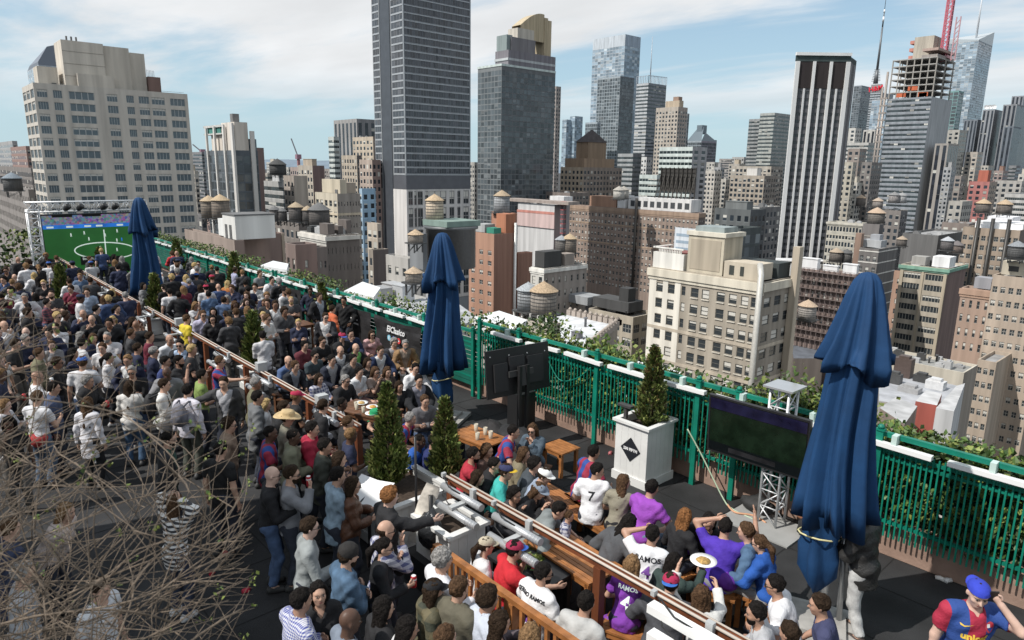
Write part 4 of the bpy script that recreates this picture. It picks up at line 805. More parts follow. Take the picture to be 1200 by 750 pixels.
B = bld('glass_tower', 'grey glass tower with a dark side in front of the pale blue tower', 740, (727, 89), 700.5, 743.5, wall=(.3, .35, .38), right=(.08, .085, .095), proc=P_GRID, fh=3.6, bay=3.6)
bld('glass_tower', 'short grey glass block stepping down left of the grey glass tower', 735, (700, 143), 686, 704, wall=(.3, .36, .4), proc=P_GRID, fh=3.6)
B = bld('glass_tower', 'dark grey tower with mesh crown and thin antenna right of the pale blue tower', 800, (760, 97), 746, 781, wall=(.45, .46, .47), right=(.17, .18, .2), proc=P_RIB, fh=4, bay=5)
b = MB(); w_, d_, h_ = B['w'], B['dp'], B['h']
for k in range(14): b.beam((0, d_*k/13, h_), (0, d_*k/13, h_+9), .5)
for k in range(8): b.beam((-w_*k/7, 0, h_), (-w_*k/7, 0, h_+8), .5)
b.beam((0, 0, h_+8), (0, d_, h_+9), .5); b.beam((-w_, 0, h_+8), (0, 0, h_+8), .5); b.tube([(-4, 8, h_), (-4, 8, h_+52)], [.7, .25], 5); b.build('mesh_crown', [METAL], B['t'], (.45, .47, .5))
B = bld('art_deco_tower', 'tan stone setback tower in the middle of the skyline', 640, (795, 125), 769, 806, wall=(.45, .37, .28), right=(.36, .28, .22), proc=P_PUNCH, fh=3.8, bay=3.6, mt=3)
addbox(B, 'crown_block', 2, B['w']*.7, 4, B['dp']*.7, .003, 6, (.44, .36, .27)); addbox(B, 'water_tank_house', 6, 12, 8, 14, 6, 10, (.28, .2, .16))
bld('glass_tower', 'dark narrow tower edge behind the tan stone setback tower', 700, (806, 133), 797, 808, wall=(.16, .17, .19), proc=P_GRID)
B = bld('glass_building', 'angular glass roofed building right of the tan setback tower', 800, (822, 165), 805, 840, wall=(.3, .36, .4), right=(.25, .2, .25), proc=P_GRID)
b = MB(); w_, d_, h_ = B['w'], B['dp'], B['h']; b.poly([(-w_, 0, h_), (0, 0, h_), (-2, 6, h_+16), (-w_*.6, 6, h_+13)]); b.poly([(0, 0, h_), (0, d_, h_), (-2, d_*.3, h_+10)]); b.box(-w_*.5, -3, 4, 14, h_+8, h_+18); b.build('angular_roof', [mat('crown_glass')], B['t'], (.16, .2, .23))
bld('glass_tower', 'dark slab edge right of the angular glass roof', 820, (836, 164), 830, 840, wall=(.08, .09, .11), proc=P_GRID)
for (cx, cy, xl, xr, c, lab) in ((664, 140, 659, 672, (.3, .36, .42), 'pale blue far tower, left of the pair right of the dark condominium'), (674, 136, 668, 683, (.22, .33, .4), 'teal blue far tower, right of the pair beyond the dark condominium')):
 bld('glass_tower', lab, 1400, (cx, cy), xl, xr, wall=c, proc=P_SKY, fh=4, bay=6)
bld('brick_tower', 'brown tower edge standing behind the right side of the dark condominium', 620, (652, 101), 640, 657.5, wall=(.3, .24, .2), proc=P_PUNCH)
bld('stone_building', 'grey stone building in the slot between the grey tower and the condominium', 520, (556, 190), 540, 562, wall=(.38, .35, .3), proc=P_PUNCH)
B = bld('art_deco_building', 'brown setback building with a pyramid roof in the centre', 470, (684, 196), 657, 729, wall=(.42, .31, .2), right=(.23, .165, .12), proc=P_PUNCH, bay=3.4, fh=3.8)
addbox(B, 'middle_block', .5, B['w']*.85, B['dp']*.02, B['dp']*.8, .003, 6, (.28, .2, .14)); addbox(B, 'lower_wing', B['w']*.2, B['w']*1.05, -3, -.003, -50, -22, (.4, .32, .22))
w_, d_, h_ = B['w'], B['dp'], B['h']
addbox(B, 'tower_block', w_*.05, w_*.55, d_*.12, d_*.58, 6.003, 17, (.25, .18, .125))
b = MB(); x0, x1, y0, y1 = -w_*.57, -w_*.03, d_*.1, d_*.6; ap = ((x0+x1)/2, (y0+y1)/2, h_+26)
for p, q in (((x0, y0), (x1, y0)), ((x1, y0), (x1, y1)), ((x1, y1), (x0, y1)), ((x0, y1), (x0, y0))): b.poly([(*p, h_+17.003), (*q, h_+17.003), ap])
b.build('pyramid_roof', [ROOFM], B['t'], (.07, .06, .06))
bld('office_building', 'dark grey office block right of the pyramid roofed building', 540, (742, 180), 724, 752, wall=(.3, .31, .31), right=(.1, .1, .105), proc=P_RIB)
B = bld('office_building', 'mint white office building with ribbon windows in the centre', 450, (812, 172), 773, 829, wall=(.56, .63, .6), right=(.42, .41, .42), proc=P_RIB, procR=P_PUNCH, bay=9, fh=3.8)
bld('office_building', 'lower mint banded office wing left of the billboard', 440, (770, 205), 749.5, 776, wall=(.5, .57, .54), proc=P_RIB, bay=8, fh=3.6)
bld('office_building', 'white narrow block beside the mint office building', 560, (758, 184), 748, 765, wall=(.6, .6, .58), right=(.3, .29, .28), proc=P_PUNCH)
bld('office_slab', 'grey ribbed slab left of the white striped tower', 720, (894, 139), 878, 900, wall=(.25, .25, .24), proc=P_RIB, fh=3.8)
bld('office_slab', 'greenish grey office slab in front of the grey ribbed slab', 700, (908, 132), 891, 930, wall=(.36, .37, .33), right=(.3, .31, .29), proc=P_RIB, fh=3.8)
bld('loft_building', 'broad tan loft with tiered roofs left of the white striped tower', 520, (904, 195), 858, 918, wall=(.42, .36, .28), right=(.3, .25, .2), proc=P_DENSE, bay=3.4)
bld('loft_building', 'tan loft with white roof houses below the greenish slab', 480, (896, 206), 856, 912, wall=(.38, .31, .23), right=(.25, .2, .16), proc=P_DENSE, bay=3.4, ph=((.3, .6, .2, .5, 5, (.6, .58, .55)),))
bld('loft_building', 'cream corner loft right of the mint office building', 540, (838, 200), 826, 846, wall=(.52, .47, .4), proc=P_PUNCH)
bld('stone_building', 'small domed stone building on the skyline left of the greenish slab', 800, (872, 184), 858, 878, wall=(.38, .36, .33), proc=P_PUNCH)
bld('brick_building', 'dark brown building below the pyramid roof at the edge of the condominium', 440, (668, 226), 640, 690, wall=(.2, .15, .12), proc=P_PUNCH)
FILL = [(12, 205, 300), (60, 190, 900), (232, 178, 700), (318, 190, 900), (335, 196, 700), (362, 200, 800), (388, 198, 650), (556, 200, 700), (640, 200, 700), (672, 192, 800), (750, 186, 900), (772, 194, 800), (834, 190, 800), (842, 196, 650), (852, 186, 1000), (862, 192, 700), (872, 198, 620), (884, 190, 900), (986, 200, 600), (1000, 214, 500), (1062, 200, 700), (1112, 196, 560), (1124, 206, 520), (1136, 196, 700), (1154, 194, 760), (1172, 200, 640), (1188, 194, 700), (1198, 204, 560), (846, 210, 560), (830, 214, 600), (744, 200, 700), (225, 200, 500), (308, 203, 520), (246, 240, 300), (232, 252, 240)]
FC = [('tan', (.42, .36, .28)), ('brown', (.25, .19, .15)), ('grey', (.32, .32, .32)), ('cream', (.5, .46, .39)), ('dark', (.15, .14, .14)), ('reddish', (.32, .2, .16))]
for i, (x, y, d) in enumerate(FILL):
 cn, c = FC[(i*5+i//4) % 6]; wd = 7+(i*7 % 9)
 near = 'left of the tall grey tower' if x < 436 else 'left of the white striped tower' if x < 930 else 'right of the white striped tower'
 bld('distant_building', '%s distant building %s, %s on the horizon %d' % (cn, near, ('low', 'narrow', 'blocky')[i % 3], 0) if False else '%s small distant building %s' % (cn, near), d, (x+wd*.35, y), x-wd*.6, x+wd*.9, wall=tuple(q*.9+.02 for q in c), proc=(P_PUNCH, P_DENSE, P_RIB)[i % 3], bay=3.6, group='small distant %s buildings %s' % (cn, near), ph=((.2, .6, .2, .6, 4, c),) if i % 2 else ())
for px, py, lab, c in ((350, 192, 'far red and white crane with a raised jib above the brown roofs at left', (.4, .2, .2)), (238, 186, 'faint far crane jib right of the big beige tower', (.3, .3, .32))):
 P_ = atd(px, py, 900); t = thing('tower_crane', lab, 'crane', tuple(P_))
 b = MB(); b.beam((0, 0, -30), (0, 0, 10), 3); b.build('mast', [METAL], t, c)
 b = MB(); d_ = -RH*(8 if px == 350 else 12); b.beam((0, 0, 8), (d_[0], d_[1], 32 if px == 350 else 18), 1.3); b.build('jib', [METAL], t, (.2, .2, .22)); b = MB(); b.box(-3, 3, -3, 3, 6, 12); b.build('cab', [METAL], t, (.35, .2, .25))
for pts, z, lab in (([(705, 440), (747, 423), (798, 436), (796, 452), (750, 458)], -3.5, 'flat white canopy roof beyond the fence, below the pale apartment house'),
     ([(553, 372), (585, 364), (618, 375), (600, 386)], -4.5, 'flat white canopy roof beyond the fence, right of the middle umbrella'),
     ([(403, 341), (425, 330), (446, 337), (438, 348)], -4.5, 'flat white canopy roof beyond the fence, under the dark side wall'),
     ([(305, 311), (320, 305.5), (338, 309), (336, 316)], -4.5, 'flat white canopy roof beyond the fence, at the left under the brown brick block')):
 slab('white_canopy', lab, 'canopy', pts, z, 1.0, (.72, .73, .73), (.6, .61, .61), group='white canopy roofs beyond the fence', m=mat('canopy_sheet', objcol=True, rough=.6, noise=.05, nscale=.6))
FY = 10.3                                         # fence line
rubber = mat('deck_rubber', (.027, .027, .028), rough=.85, noise=.55, nscale=.9, bump=.5, bscale=60)
b = MB(); b.quad((-46, -9, 0), (9, -9, 0), (9, 10.43, 0), (-46, 10.43, 0)); tag(b.build('terrace_floor', [rubber]), kind='structure')
seam = mat('deck_seam', (.014, .014, .014), rough=.9)
b = MB()
for k in range(46): b.box(-45+k*1.2, -44.985+k*1.2, -8.9, 10.4, .003, .0045)
for k in range(16): b.box(-45.5, 8.5, -8.5+k*1.2, -8.485+k*1.2, .0048, .0062)
tag(b.build('floor_seams', [seam]), kind='structure')
b = MB(); b.box(-12.6, -8.6, -6, -1.2, 0, 8.2); tag(b.build('shade_block', [WALL], None, (.3, .27, .24)), 'unseen plain block added on the terrace to shade the lower left crowd', 'building')  # added out-of-view block, sized and placed to throw shade over the standing crowd
b = MB(); b.box(-46, 9, -30, 10.9, STREET, -.02); b.box(-46, 9, 10.9, 32, STREET, -7.2); tag(b.build('terrace_building', [WALL], None, (.3, .27, .24)), 'brown building mass that carries the crowded roof terrace', 'building')
brownwall = mat('parapet_render', (.3, .2, .155), rough=.9, noise=.28, nscale=2.2, bump=.3, bscale=25, streak=0)
b = MB(); b.box(-46, 9, 10.44, 10.9, 0, .52); b.build('parapet_tmp', [brownwall])
o = bpy.data.objects['parapet_tmp']; o.name = 'parapet_wall'; tag(o, 'low pinkish brown parapet wall running under the green fence', 'wall')
lit = mat('litter', objcol=True, rough=.5)
for i, (x, y, c, lab) in enumerate(((1096, 677, (.6, .58, .55), 'white scrap of paper on the dark floor by the parapet, right of the leather jacket'), (1107, 682, (.55, .55, .55), 'tiny white scrap right of the larger paper scrap by the parapet'), (715, 533, (.4, .12, .13), 'pink crumpled cup lying left of the white planter'), (272, 632, (.5, .02, .04), 'red crumpled cup on the dark floor, topmost of those at left'), (268, 648, (.5, .02, .04), 'red scrap beside the bearded twigs on the dark floor at left'), (292, 690, (.5, .03, .06), 'red scrap on the floor near the white shoe soles'), (247, 670, (.5, .02, .04), 'red scrap lowest left among the twigs'), (1110, 735, (.5, .5, .5), 'white speck on the floor left of the blue capped man'))):
 q = onz(x, y, .004); b = MB()
 b.tube([(0, 0, 0), (.05, .02, .012), (.11, 0, .02)], [.035, .04, .03], 6); o = b.build('litter', [lit], None, c, tuple(q)); o.rotation_euler = (0, 0, i); tag(o, lab, 'litter', 'litter on the terrace floor')
green = mat('fence_paint', (.005, .17, .115), rough=.45, noise=.22, nscale=3, bump=.1, bscale=40)
dgreen = mat('fence_board', (.008, .105, .075), rough=.55, noise=.25, nscale=2)
def fz(x): return 1.95 if x > -12.5 else 1.68
def fence(x0, x1, posts, solid, label):
 t = thing('metal_fence', label, 'fence', (x0, FY, 0))
 zt = fz((x0+x1)/2); L = x1-x0
 b = MB(); b.box(0, L, -.035, .035, zt-.07, zt); b.build('top_rail', [green], t)
 for zz in ((zt-.27, zt-.36, .62) if not solid else (zt-.3, zt-.42, .5)):
  b = MB(); b.box(0, L, -.025, .025, zz-.045, zz); b.build('rail', [green], t)
 for p in posts:
  b = MB(); b.box(p-x0-.045, p-x0+.045, -.1, -.037, 0, zt+.02); b.box(p-x0-.06, p-x0+.06, -.115, -.02, zt+.0205, zt+.05); b.lathe([(.045, zt+.05), (.05, zt+.08), (.03, zt+.11)], 8, (p-x0, -.07, 0)); b.build('post', [green], t)
 if solid:
  b = MB()
  for k in range(11): b.box(0, L, -.02, .0, .25+k*.112, .25+k*.112+.095)
  b.build('board_panel', [dgreen], t)
 else:
  es = [x0]+[p for p in posts if x0+.2 < p < x1-.2]+[x1]
  for a, c in zip(es[:-1], es[1:]):
   b = MB(); n_ = int((c-a)/(.07 if x0 > -6 else .09))
   for k in range(1, n_): x = a-x0+(c-a)*k/n_; b.beam((x, -.042, .38), (x, -.042, zt-.2), .022, .02)
   b.build('picket_panel', [green], t)
 return t
fence(-5.95, 8.9, [-5.6, -3.35, -1.0, 1.4, 3.8, 6.2], False, 'green picket fence on the right, behind the right umbrella and the dark television')
fence(-12.6, -5.98, [-12.5, -11.1, -8.75, -6.38], False, 'green picket fence in the middle, behind the white planter and the television back')
fence(-24.4, -12.63, [-12.75, -14.85, -17.25, -19.6, -21.95, -24.3], True, 'green boarded fence section hung with the black social media banner')
fence(-42, -24.43, [-24.55, -26.9, -29.3, -31.7, -34.1, -36.5, -41.9], True, 'far green boarded fence section at the left, near the football screen')
white_l = mat('lamp_white', (.78, .78, .77), rough=.35); LIGHT0 = None
for k in range(33):
 x = -1.95-k*1.19
 if abs(x+12.6) < .5: continue
 zt = fz(x)
 if LIGHT0 is None:
  t = thing('strip_light', '', 'strip light', (x, FY-.1, zt), group='white strip lights clipped under the fence rail')
  b = MB(); b.box(-.5, .5, -.07, .03, -.19, -.125); b.build('lamp_body', [white_l], t); b = MB(); b.box(-.48, .48, -.06, .02, -.2, -.192); b.build('diffuser', [mat('lamp_strip', (.55, .5, .5), rough=.3)], t)
  b = MB(); b.box(-.035, .035, -.04, .1, -.122, .012); b.build('clip', [mat('lamp_clip', (.5, .62, .58), rough=.4)], t); LIGHT0 = t; o = t
 else: o = copy_tree(LIGHT0); o.location = (x, FY-.1, zt)
 o.rotation_euler = (0, R(rng.uniform(-1.5, 1.5)), 0)
 o['label'] = 'white strip light clipped under the green fence rail'
cab = mat('black_cable', (.02, .02, .02), rough=.6)
def cable(pts, r, m, label, name='cable'):
 P = [Vector(p) for p in pts]; out = []
 for k in range(len(P)-1):
  p0, p1, p2, p3 = P[max(k-1, 0)], P[k], P[k+1], P[min(k+2, len(P)-1)]
  for j in range(6):
   t = j/6; out.append(.5*((2*p1)+(p2-p0)*t+(2*p0-5*p1+4*p2-p3)*t*t+(3*p1-p0-3*p2+p3)*t**3))
 out.append(P[-1]); b = MB(); b.tube(out, r, 5); o = b.build(name, [m]); tag(o, label, 'cable'); return o
cable([(-10.1, FY-.15, 1.6), (-9.7, FY-.16, 1.2), (-9.2, FY-.16, 1.35), (-8.85, FY-.15, 1.66)], .012, green, 'green cable looping on the picket fence right of the television back')
cable([(-6.4, 10.0, 1.12), (-6.1, 10.05, .7), (-5.6, 10.0, .1), (-5.35, 9.9, .03), (-4.95, 9.85, .03)], .014, mat('pale_rope', (.4, .5, .36)), 'pale green rope running down from the white planter to the floor', 'rope')
cable([(-5.5, 9.98, .03), (-5.25, 9.8, .05), (-5.0, 9.95, .04), (-4.75, 9.9, .03)], .018, mat('orange_cord', (.6, .33, .2)), 'orange cord lying by the parapet left of the truss stand')
cable([(-4.2, 10.1, .9), (-3.95, 10.05, .6), (-3.9, 10, .25), (-3.8, 9.9, .04), (-3.7, 9.7, .3)], .012, mat('grey_cord', (.45, .42, .4)), 'grey cord looping beside the bags right of the truss stand')
def leaf_mat(name, c, v=.5):
 m = mat(name, c, rough=.5, noise=v, nscale=1.6)
 n_ = m.node_tree.nodes; b_ = n_['Principled BSDF']; b_.inputs['Specular IOR Level'].default_value = .35
 return m
IVY = [leaf_mat('ivy_dark', (.03, .055, .017)), leaf_mat('ivy_green', (.07, .12, .03)), leaf_mat('ivy_light', (.17, .205, .05))]
def leaves(b, pts, size, mats, spread=1., tri=False):
 for p, mi in pts:
  n_ = Vector((rng.gauss(0, 1), rng.gauss(-.5, 1)*spread, rng.gauss(.5, 1))).normalized(); a = n_.orthogonal().normalized()
  a = Matrix.Rotation(rng.uniform(0, 6.28), 3, n_) @ a; c = n_.cross(a); s = size*rng.uniform(.6, 1.35)
  p = Vector(p); b.quad(p-a*s*.5, p+c*s*.42-n_*s*.1, p+a*s*.62, p-c*s*.42-n_*s*.1, mi)
b = MB(); pts = []
ivtop = lambda x: .25*pnoise((x*.7, 1.5, 0))+.12*pnoise((x*2.1, 4.5, 0))
def ivy_pts(x0, x1, n_, zb, zt, over):
 for _ in range(n_):
  x = rng.uniform(x0, x1); dens = pnoise((x*.55, 0, 7))+.45*pnoise((x*1.7, 3, 7))
  z = zb+(zt+over(x)-zb)*rng.random()**.85; d2 = dens+.5*pnoise((x*1.6, z*1.8, 2))
  if d2 < -.34: continue
  y = rng.uniform(FY+.02, FY+.55) if z < zt else rng.uniform(FY+.12, FY+.75)
  r = rng.random(); lt = pnoise((x*2.2, z*2.2, 9))
  mi = 2 if (lt > .12 and r < .6) or r < .1 else (1 if r < .6 else 0)
  if y > FY+.3 and z < zt-.1: mi = 0 if r < .75 else 1
  pts.append(((x, y, z), mi))
ivy_pts(-5.8, 1.5, 9500, .45, 1.82, lambda x: .1+.5*max(0, ivtop(x)))
ivy_pts(-12.6, -5.8, 6500, .45, 1.75, lambda x: .15+.9*max(0, pnoise((x*.5+.4, 1.5, 0))))
leaves(b, pts, .085, 3); pts = []
for _ in range(5200):
 x = rng.uniform(-12.6, 1.5)
 if -6.45 < x < -5.75 and rng.random() < .85: continue
 pts.append(((x, rng.uniform(FY+.3, FY+.55), rng.uniform(.42, 1.75)), 0 if rng.random() < .8 else 1))
leaves(b, pts, .24, 3); pts = []
for _ in range(5200):
 x = rng.uniform(-42, -12.6); z = 1.35+rng.random()*(.45+.5*max(0, pnoise((x*.35, 8, 0)))); r = rng.random(); px_ = proj((x, FY+.5, 1.7))[0]
 if z > 1.5 and (300 < px_ < 340 or 398 < px_ < 448): continue
 pts.append(((x, rng.uniform(FY+.15, FY+.9), z), 2 if r < .35 else 1 if r < .75 else 0))
for cx, cw, hh, n_ in ((-4.7, .8, .55, 900), (-3.9, .5, .45, 500), (-2.6, 1.0, .2, 500), (-9.0, 1.1, .4, 700), (-10.6, .6, .3, 300), (-1.4, .9, .15, 400)):
 for _ in range(n_):
  r = rng.random(); pts.append(((cx+rng.gauss(0, cw*.55), FY+.35+rng.gauss(0, .16), 1.72+abs(rng.gauss(0, hh*.5))), 2 if r < .5 else 1))
leaves(b, pts, .085, 3)
tag(b.build('ivy', IVY), 'yellow green ivy growing behind and over the green fence', 'ivy', kind='stuff')
b = MB(); pts = []
for _ in range(2600): pts.append(((rng.uniform(-44.6, -43.6), rng.uniform(-4, 9.9), rng.uniform(.1, 1.9+.2*rng.random())), rng.choice((0, 1, 1, 2))))
leaves(b, pts, .2, 3); tag(b.build('far_hedge', IVY), 'dark hedge closing the far left end of the terrace', 'hedge', kind='stuff')
blackcloth = mat('banner_cloth', (.022, .021, .022), rough=.6, noise=.2, nscale=3)
white_p = mat('white_print', (.72, .72, .72), rough=.6)
def cloth_panel(b, x0, x1, z0, z1, y, sag=.0, wr=.02, nx=18, nz=12):
 def P(i, j):
  u, v = i/nx, j/nz; z = z0+(z1-z0)*v-sag*math.sin(math.pi*u)*v
  d = wr*(math.sin(9*(u+v))*v+math.sin(11*(1-u+v))*v)+wr*1.2*math.sin(u*6+v*2)
  return (x0+(x1-x0)*u, y-.02-abs(d), z)
 for i in range(nx):
  for j in range(nz): b.quad(P(i, j), P(i+1, j), P(i+1, j+1), P(i, j+1), 0, None, True)
B0 = ony(441, 365, FY-.16); B1 = ony(494, 383, FY-.16)
t = thing('banner', 'black banner with white lettering and four round coloured icons on the green fence', 'banner', (-17.2, FY-.13, 0))
b = MB(); cloth_panel(b, .02, 2.35, -.0+.25, 1.38, 0, .07, .025); b.build('cloth', [blackcloth], t)
def lettering(txt, size, loc, parent, m, rot=(R(90), 0, 0), name='lettering', bold=.0, shear=0):
 me = text_mesh(txt, size, .002, bold); me.materials.append(m)
 if shear:
  for v in me.vertices: v.co.x += v.co.y*shear
 o = link(name, me, parent, None, loc); o.rotation_euler = rot; return o
lettering('ElClasico', .25, (1.2, -.1, 1.08), t, white_p, (R(90), R(0), 0), bold=.008, shear=.25)
for k, c in enumerate(((.25, .55, .7), (.12, .2, .6), (.65, .06, .06), (.5, .45, .42))):
 b = MB(); b.lathe([(.085, 0), (.085, .006)], 16); o = b.build('round_icon', [mat('icon_%d' % k, c, rough=.6)], t, None, (.85+.25*k, -.1, .83)); o.rotation_euler = (R(90), 0, 0)
 b = MB(); b.box(-.02, .02, -.045, .045, .0075, .009) if k != 2 else b.poly([(-.025, -.04, .009), (.045, 0, .009), (-.025, .04, .009)]); b.build('icon_mark', [white_p], o)
lettering('230 FIFTH', .14, (1.25, -.11, .56), t, white_p, bold=.004)
for (x0, x1, n_, lab) in ((-21.8, -19.75, 3, 'black banner with small white marks behind the man in the grey tee'), (-24.2, -22.1, 0, 'plain black banner on the green fence at left of the white marked one'), (-29.1, -27.0, 0, 'dark plain panel on the far fence left of the fence conifer'), (-19.5, -17.45, 2, 'black banner with short white lines left of the icon banner')):
 t = thing('banner', lab, 'banner', (x0, FY-.13, 0)); b = MB(); cloth_panel(b, 0, x1-x0, .2, 1.36, 0, .03, .015); b.build('cloth', [blackcloth], t)
 for k in range(n_):
  b = MB(); b.box(.9+.04*k, 1.35+.04*k, -.085, -.08, 1.0-.13*k, 1.05-.13*k); b.build('print_line', [white_p], t)
wpaint = mat('planter_white', (.68, .68, .66), rough=.6, noise=.08, nscale=2.5, bump=.1, bscale=20)
soil = mat('potting_soil', (.05, .035, .025), rough=1, noise=.4, nscale=20)
def planter(label, x0, x1, y0, y1, h, lip=.05, group='white wooden planter boxes', plank=True):
 t = thing('planter', label, 'planter', ((x0+x1)/2, (y0+y1)/2, 0), group=group); a, c = (x1-x0)/2, (y1-y0)/2
 b = MB()
 n_ = max(3, int(a*2/.12))
 for k in range(n_): b.box(-a+2*a*k/n_+.0012, -a+2*a*(k+1)/n_-.0012, -c, -c+.03, .1, h)
 n2 = max(3, int(c*2/.12))
 for k in range(n2): b.box(a-.03, a, -c+2*c*k/n2+.0012, -c+2*c*(k+1)/n2-.0012, .1, h)
 b.box(-a, -a+.03, -c+.031, c, .1, h); b.box(-a+.031, a-.031, c-.03, c, .1, h); b.build('plank_side', [wpaint], t)
 b = MB()
 for q in ((-a-lip, a+lip, -c-lip, -c+.05), (-a-lip, a+lip, c-.05, c+lip), (-a-lip, -a+.05, -c+.051, c-.051), (a-.05, a+lip, -c+.051, c-.051)): b.box(*q, h+.003, h+.05)
 b.build('rim', [wpaint], t)
 b = MB()
 for q in ((-a-.03, a+.03, -c-.03, -c-.003), (a+.003, a+.03, -c, c+.03), (-a-.03, -a-.003, -c, c+.03)): b.box(*q, 0, .16)
 b.build('base_board', [wpaint], t)
 b = MB(); b.quad((-a+.04, -c+.04, h-.1), (a-.04, -c+.04, h-.1), (a-.04, c-.04, h-.1), (-a+.04, c-.04, h-.1)); b.build('soil', [soil], t)
 return t
CON = [leaf_mat('conifer_dark', (.05, .075, .02), .4), leaf_mat('conifer_green', (.125, .165, .045), .4), leaf_mat('conifer_tip', (.27, .29, .09), .4), leaf_mat('conifer_brown', (.1, .07, .03), .4)]
bark = mat('bark', (.09, .065, .045), rough=.95, noise=.3, nscale=8)
def conifer(label, x, y, z, h, r, n_=2400, brown=.12, size=.07):
 t = thing('conifer_shrub', label, 'shrub', (x, y, z), group='conical evergreen shrubs')
 b = MB(); b.tube([(0, 0, -.05), (.01, 0, h*.4), (0, .01, h*.92)], [.035, .025, .006], 6); b.build('trunk', [bark], t)
 b = MB(); ph = rng.random()*9
 for _ in range(n_):
  u = rng.random()**1.35; zz = h*(.03+.97*u)
  prof = min(1., (u+.05)*6)*(1-u)**.72; a = rng.uniform(0, 6.283)
  lob = 1+.3*pnoise((math.cos(a)*1.3+ph, math.sin(a)*1.3, zz*3.4))+.5*pnoise((math.cos(a)*3+ph, math.sin(a)*3, zz*7))
  rr = r*prof*lob*(1-.55*rng.random()**2.2)+.012
  p = Vector((math.cos(a)*rr, math.sin(a)*rr, zz)); out = Vector((math.cos(a), math.sin(a), .0))
  d = (out*rng.uniform(.3, .9)+Vector((0, 0, 1))*rng.uniform(.35, 1.1)+Vector((rng.gauss(0, .25), rng.gauss(0, .25), 0))).normalized()
  s = size*rng.uniform(.6, 1.4); sd = d.cross(out).normalized()*s*.3
  if rng.random() < .5: sd = sd.cross(d)
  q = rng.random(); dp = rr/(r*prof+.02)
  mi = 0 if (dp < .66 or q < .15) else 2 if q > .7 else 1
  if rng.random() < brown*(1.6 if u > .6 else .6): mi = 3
  b.quad(p-sd*.6, p+sd, p+d*s+sd*.2, p+d*s*.8-sd*.8, mi)
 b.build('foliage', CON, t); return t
BP = planter('tall white planter box with a black diamond logo, standing before the green fence', -7.5, -6.78, 9.37, 10.15, 1.12)
logo = mat('logo_black', (.018, .02, .025), rough=.5)
b = MB(); b.poly([(-.225, 0, 0), (.0, 0, -.235), (.225, 0, 0), (0, 0, .235)][::1]); lo = b.build('diamond_logo', [logo], BP, None, (.0, -.39-.006, .66)); lo.rotation_euler = (0, R(0), 0)
lettering('230 FIFTH', .072, (0, -.004, 0), lo, white_p, (R(90), R(0), 0), bold=.004)
conifer('browning conifer in the tall white planter with the diamond logo', -7.05, 9.8, 1.0, 1.5, .25, 3000, .22, .075)
b = MB(); b.box(-.03, .03, -.03, .03, 0, .22); b.box(-.16, .14, -.06, .06, .22, .26); tag(b.build('clamp_lamp', [mat('dark_metal', (.05, .05, .05), rough=.5)], None, None, (-7.35, 9.45, 1.18)), 'small dark clamp lamp on the left rim of the tall white planter', 'lamp')
planter('low white planter box in the gap of the barrier, holding the big conifer', -9.15, -7.7, 4.75, 5.75, .84)
conifer('big dark green conifer rising in the middle gap of the wooden barrier', *onz(456, 566, .8)[:2], .76, 1.62, .28, 4200, .03, .07)
conifer('slimmer yellow green conifer right of the big one, in the barrier gap', *onz(522, 556, .8)[:2], .76, 1.3, .24, 3000, .12, .07)
planter('white planter box by the brown post, between the striped umbrella gap and camo cap', -7.15, -6.4, 4.75, 5.35, .95)
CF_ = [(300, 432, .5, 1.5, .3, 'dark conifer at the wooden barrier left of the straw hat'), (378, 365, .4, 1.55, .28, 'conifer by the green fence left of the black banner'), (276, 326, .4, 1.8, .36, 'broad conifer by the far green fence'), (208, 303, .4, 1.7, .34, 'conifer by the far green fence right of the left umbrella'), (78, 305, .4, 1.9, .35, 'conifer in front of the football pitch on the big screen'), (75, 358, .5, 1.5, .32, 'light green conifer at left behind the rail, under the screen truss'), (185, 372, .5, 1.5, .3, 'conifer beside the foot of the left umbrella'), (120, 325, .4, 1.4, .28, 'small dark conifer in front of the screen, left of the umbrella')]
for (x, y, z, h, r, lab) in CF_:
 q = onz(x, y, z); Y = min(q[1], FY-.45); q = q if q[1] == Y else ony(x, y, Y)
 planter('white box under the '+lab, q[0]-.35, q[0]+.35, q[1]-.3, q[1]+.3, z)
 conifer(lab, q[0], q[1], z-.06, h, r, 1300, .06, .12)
blue = mat('umbrella_cloth', (.006, .043, .125), rough=.8, noise=.16, nscale=2.5, bump=.25, bscale=9)
alu = mat('aluminium', (.55, .56, .57), rough=.35, metal=.6, noise=.06)
